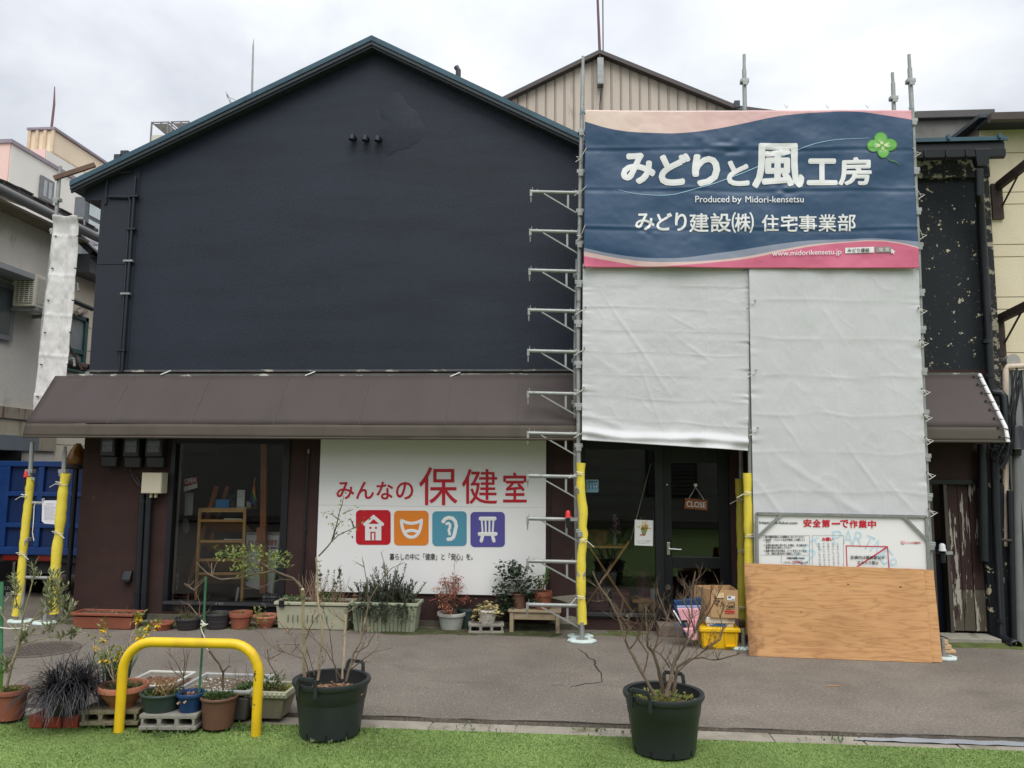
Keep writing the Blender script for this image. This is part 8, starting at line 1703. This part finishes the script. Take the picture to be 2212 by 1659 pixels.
cdb = thing('cardboard_box', 'open cardboard tool box with black katakana lettering on top', 'box', (wx0, yk0, zw1)); M_CARD = pm('cardboard', c(186, 150, 108), .8, .07, 4, bump=.1, bscale=40); zc0 = zw1 + .001; zc1 = W(*c9(1190, 345), yk0 + .03).z
cx0_, cx1_ = W(*c9(945, 700), yk0 + .02).x, W(*c9(1450, 700), yk0 + .02).x; yc0, yc1 = yk0 + .02, yk0 + .40; xl_ = cx0_ - .12; t_ = .006
A4 = [Vector((cx0_, yc0, zc0)), Vector((cx1_, yc0 - .01, zc0)), Vector((cx1_ + .0, yc1, zc0)), Vector((xl_, yc1 - .06, zc0))]
for i in range(4):
    a, b = A4[i], A4[(i + 1) % 4]; n_ = (b - a).cross(Vector((0, 0, 1))).normalized(); lift = Vector((0, 0, zc1 - zc0)); MB().slab([a, b, b + lift, a + lift], -n_ * t_).build('side', M_CARD, cdb)
MB().slab([p + Vector((0, 0, .002)) for p in A4], (0, 0, .004)).build('bottom', M_CARD, cdb)
sf2 = on(yc0 - .009)
lettering([('マ', *c9(990, 540), *c9(1115, 650), .012), ('ル', *c9(1118, 560), *c9(1205, 655), .012), ('ノ', *c9(1225, 575), *c9(1285, 665), .012), ('コ', *c9(1290, 580), *c9(1388, 650), .012), ('5840BA', *c9(1258, 648), *c9(1394, 680), .03), ('株式会社マキタ', *c9(1230, 690), *c9(1392, 712), .01), ('マルノコ', *c9(1045, 494), *c9(1170, 516), .02)], sf2, M_BLK, cdb)
rd = MB().slab([W(*c9(*q), yc0 - .010) for q in ((1200, 725), (1393, 737), (1390, 762), (1200, 750))], (0, .002, 0)); rd.build('red_print', M_RED, cdb); lettering([('makita', *c9(1205, 756), *c9(1388, 795), .03)], sf2, M_RED, cdb)
for q4, mm_ in ((((1033, 402), (1187, 398), (1188, 490), (1045, 497)), pm('buff_label', c(222, 196, 154), .7)), (((1250, 452), (1398, 462), (1392, 548), (1246, 537)), M_WHITE)): MB().slab([W(*c9(*q), yc0 - .011) for q in q4], (0, .002, 0)).build('paper_label', mm_, cdb)
lettering([('0088', *c9(1328, 516), *c9(1385, 530), .02), ('■', *c9(1266, 462), *c9(1318, 500))], on(yc0 - .013), M_GRYP, cdb)
# stacked folders left of the crate
def fold(pts, Y, mat, lb, dy=.05, nm='folder'): return tag(MB().slab([W(*c9(*q), Y) for q in pts], (0, dy, .01)).build(nm, mat, bev=.004), lb, 'folder', 'plastic folders by the crate')
M_PK = pm('pink_plastic_sheet', c(226, 166, 176), .4, .06, 6); M_NV = pm('navy_plastic', c(34, 62, 100), .35, .12, 6); M_LAV = pm('lavender_plastic', c(150, 156, 186), .4)
fold([(250, 560), (755, 500), (760, 640), (300, 660)], yk0 + .12, M_NV, 'navy plastic sheet across the top of the folder pile'); fold([(310, 650), (760, 645), (760, 700), (315, 705)], yk0 + .10, M_LAV, 'lavender plastic sheet below the navy one')
fold([(315, 700), (765, 705), (700, 900), (390, 915)], yk0 + .08, M_PK, 'large pink plastic folder in the pile beside the crate'); fold([(490, 900), (720, 900), (690, 1040), (565, 1060)], yk0 + .07, pm('pink_shaded', c(222, 158, 170), .4), 'folded pink plastic piece in the middle of the pile'); fold([(440, 1090), (700, 1060), (690, 1270), (620, 1290), (500, 1230)], yk0 + .02, M_PK, 'lowest pink plastic folder touching the asphalt')
fold([(230, 600), (330, 700), (430, 930), (520, 1100), (500, 1260), (440, 1200), (330, 900)], yk0 + .11, M_NV, 'dark navy folded sheet down the left side of the pile'); fold([(235, 745), (262, 740), (400, 960), (385, 985)], yk0 + .095, M_WHITE, 'white edge strip of the leaning folder', .01); fold([(270, 980), (320, 960), (345, 1160), (310, 1190)], yk0 + .10, pm('slate_plastic', c(84, 104, 136), .4), 'slate blue strip at the foot of the folder pile')
fold([(1390, 870), (1460, 860), (1465, 1040), (1395, 1030)], yk0 + .44, pm('mauve_plastic', c(176, 146, 158), .5), 'mauve sheet behind the white box', .02)
# timber bearers between crate and plywood
for k_, (v0_, lb) in enumerate(((1170, 'upper dark timber offcut behind the crate'), (1220, 'middle dark timber offcut behind the crate'), (1380, 'lower brown timber bearer behind the crate'))):
    a_ = G(*c9(1470, 1400)); tag(MB().box(a_.x, a_.x + 1.2, a_.y + .2 + .1 * (2 - k_), a_.y + .32 + .1 * (2 - k_), .005 + .06 * (2 - k_), .06 + .06 * (2 - k_)).build('timber_offcut', pm('dark_timber', c(96, 76, 62), .85, .2, 6) if k_ == 0 else bpy.data.materials['dark_timber'], bev=.003), lb, 'timber', 'timber offcuts')
# tape on the kerb, litter
tg = MB(); xa_, xb_ = G(1850, 1596).x, 5.2; n = 40
for i in range(n + 1):
    x_ = xa_ + (xb_ - xa_) * i / n; t = min(1, i / 4); w_ = .0 + .07 * t; tg.v += [(x_, -3.335 - (1 - t) * .05, -.012 + .003 * math.sin(i * 1.7)), (x_, -3.345 - w_ - (1 - t) * .06, -.014 + .003 * math.sin(i * 2.3 + 1))]
tg.f = [(2 * i, 2 * i + 1, 2 * i + 3, 2 * i + 2) for i in range(n)]
tag(tg.build('silver_tape', pm('silver_tape', c(158, 162, 168), .4, .08, 5, bump=.3, bscale=30, metal=.2), smooth=True), 'strip of silver tape stuck along the right kerb', 'tape')
lt_ = MB(); g_ = random.Random(55)
for i in range(260):
    x_ = g_.uniform(-4.2, 3.4); y_ = g_.uniform(-4.5, -3.5) if g_.random() < .75 else g_.uniform(-3.2, -.6); z_ = -.003 if y_ < -3.48 else .003
    if y_ < -3.48 and g_.random() < .5: x_ = g_.uniform(-3.6, -1.2); y_ = g_.uniform(-3.95, -3.5)
    lt_.leaf((x_, y_, z_), (g_.uniform(-1, 1), g_.uniform(-1, 1), .15), g_.uniform(.008, .03), g_.uniform(.004, .012), g_)
tag(lt_.build('leaf_litter', pm('litter', c(140, 118, 88), .9, .5, 12), recalc=False), 'scattered dry leaf litter on turf and asphalt', 'litter', kind='stuff')
wd = MB()
for cx_, cy_, n_ in ((c1.x, c1.y - R1_ * .8, 40), (-2.3, -3.62, 120), (-2.75, -3.80, 60), (c1.x + .25, -3.6, 20), (G(1295, 1573).x, -3.44, 26), (1.75, -3.46, 22), (-3.2, -3.75, 40), (-.7, -3.48, 20)):
    for i in range(n_): wd.leaf((cx_ + g_.gauss(0, .1), cy_ + g_.gauss(0, .04), -.01), (g_.uniform(-1, 1), g_.uniform(-1, 1), g_.uniform(.3, 1)), g_.uniform(.02, .04), .014, g_)
tag(wd.build('ground_weeds', M_LEAF, recalc=False), 'small green weeds along the kerb and around the tubs', 'weeds', kind='stuff')
for u_, v_, lb in ((1800, 1483, 'short orange stick lying on the asphalt'),):
    q = G(u_, v_); tag(MB().bar(q + Vector((-.06, 0, .006)), q + Vector((.06, .012, .006)), .008, .006).build('stick', pm('orange_stick', c(190, 140, 96), .7)), lb, 'stick')
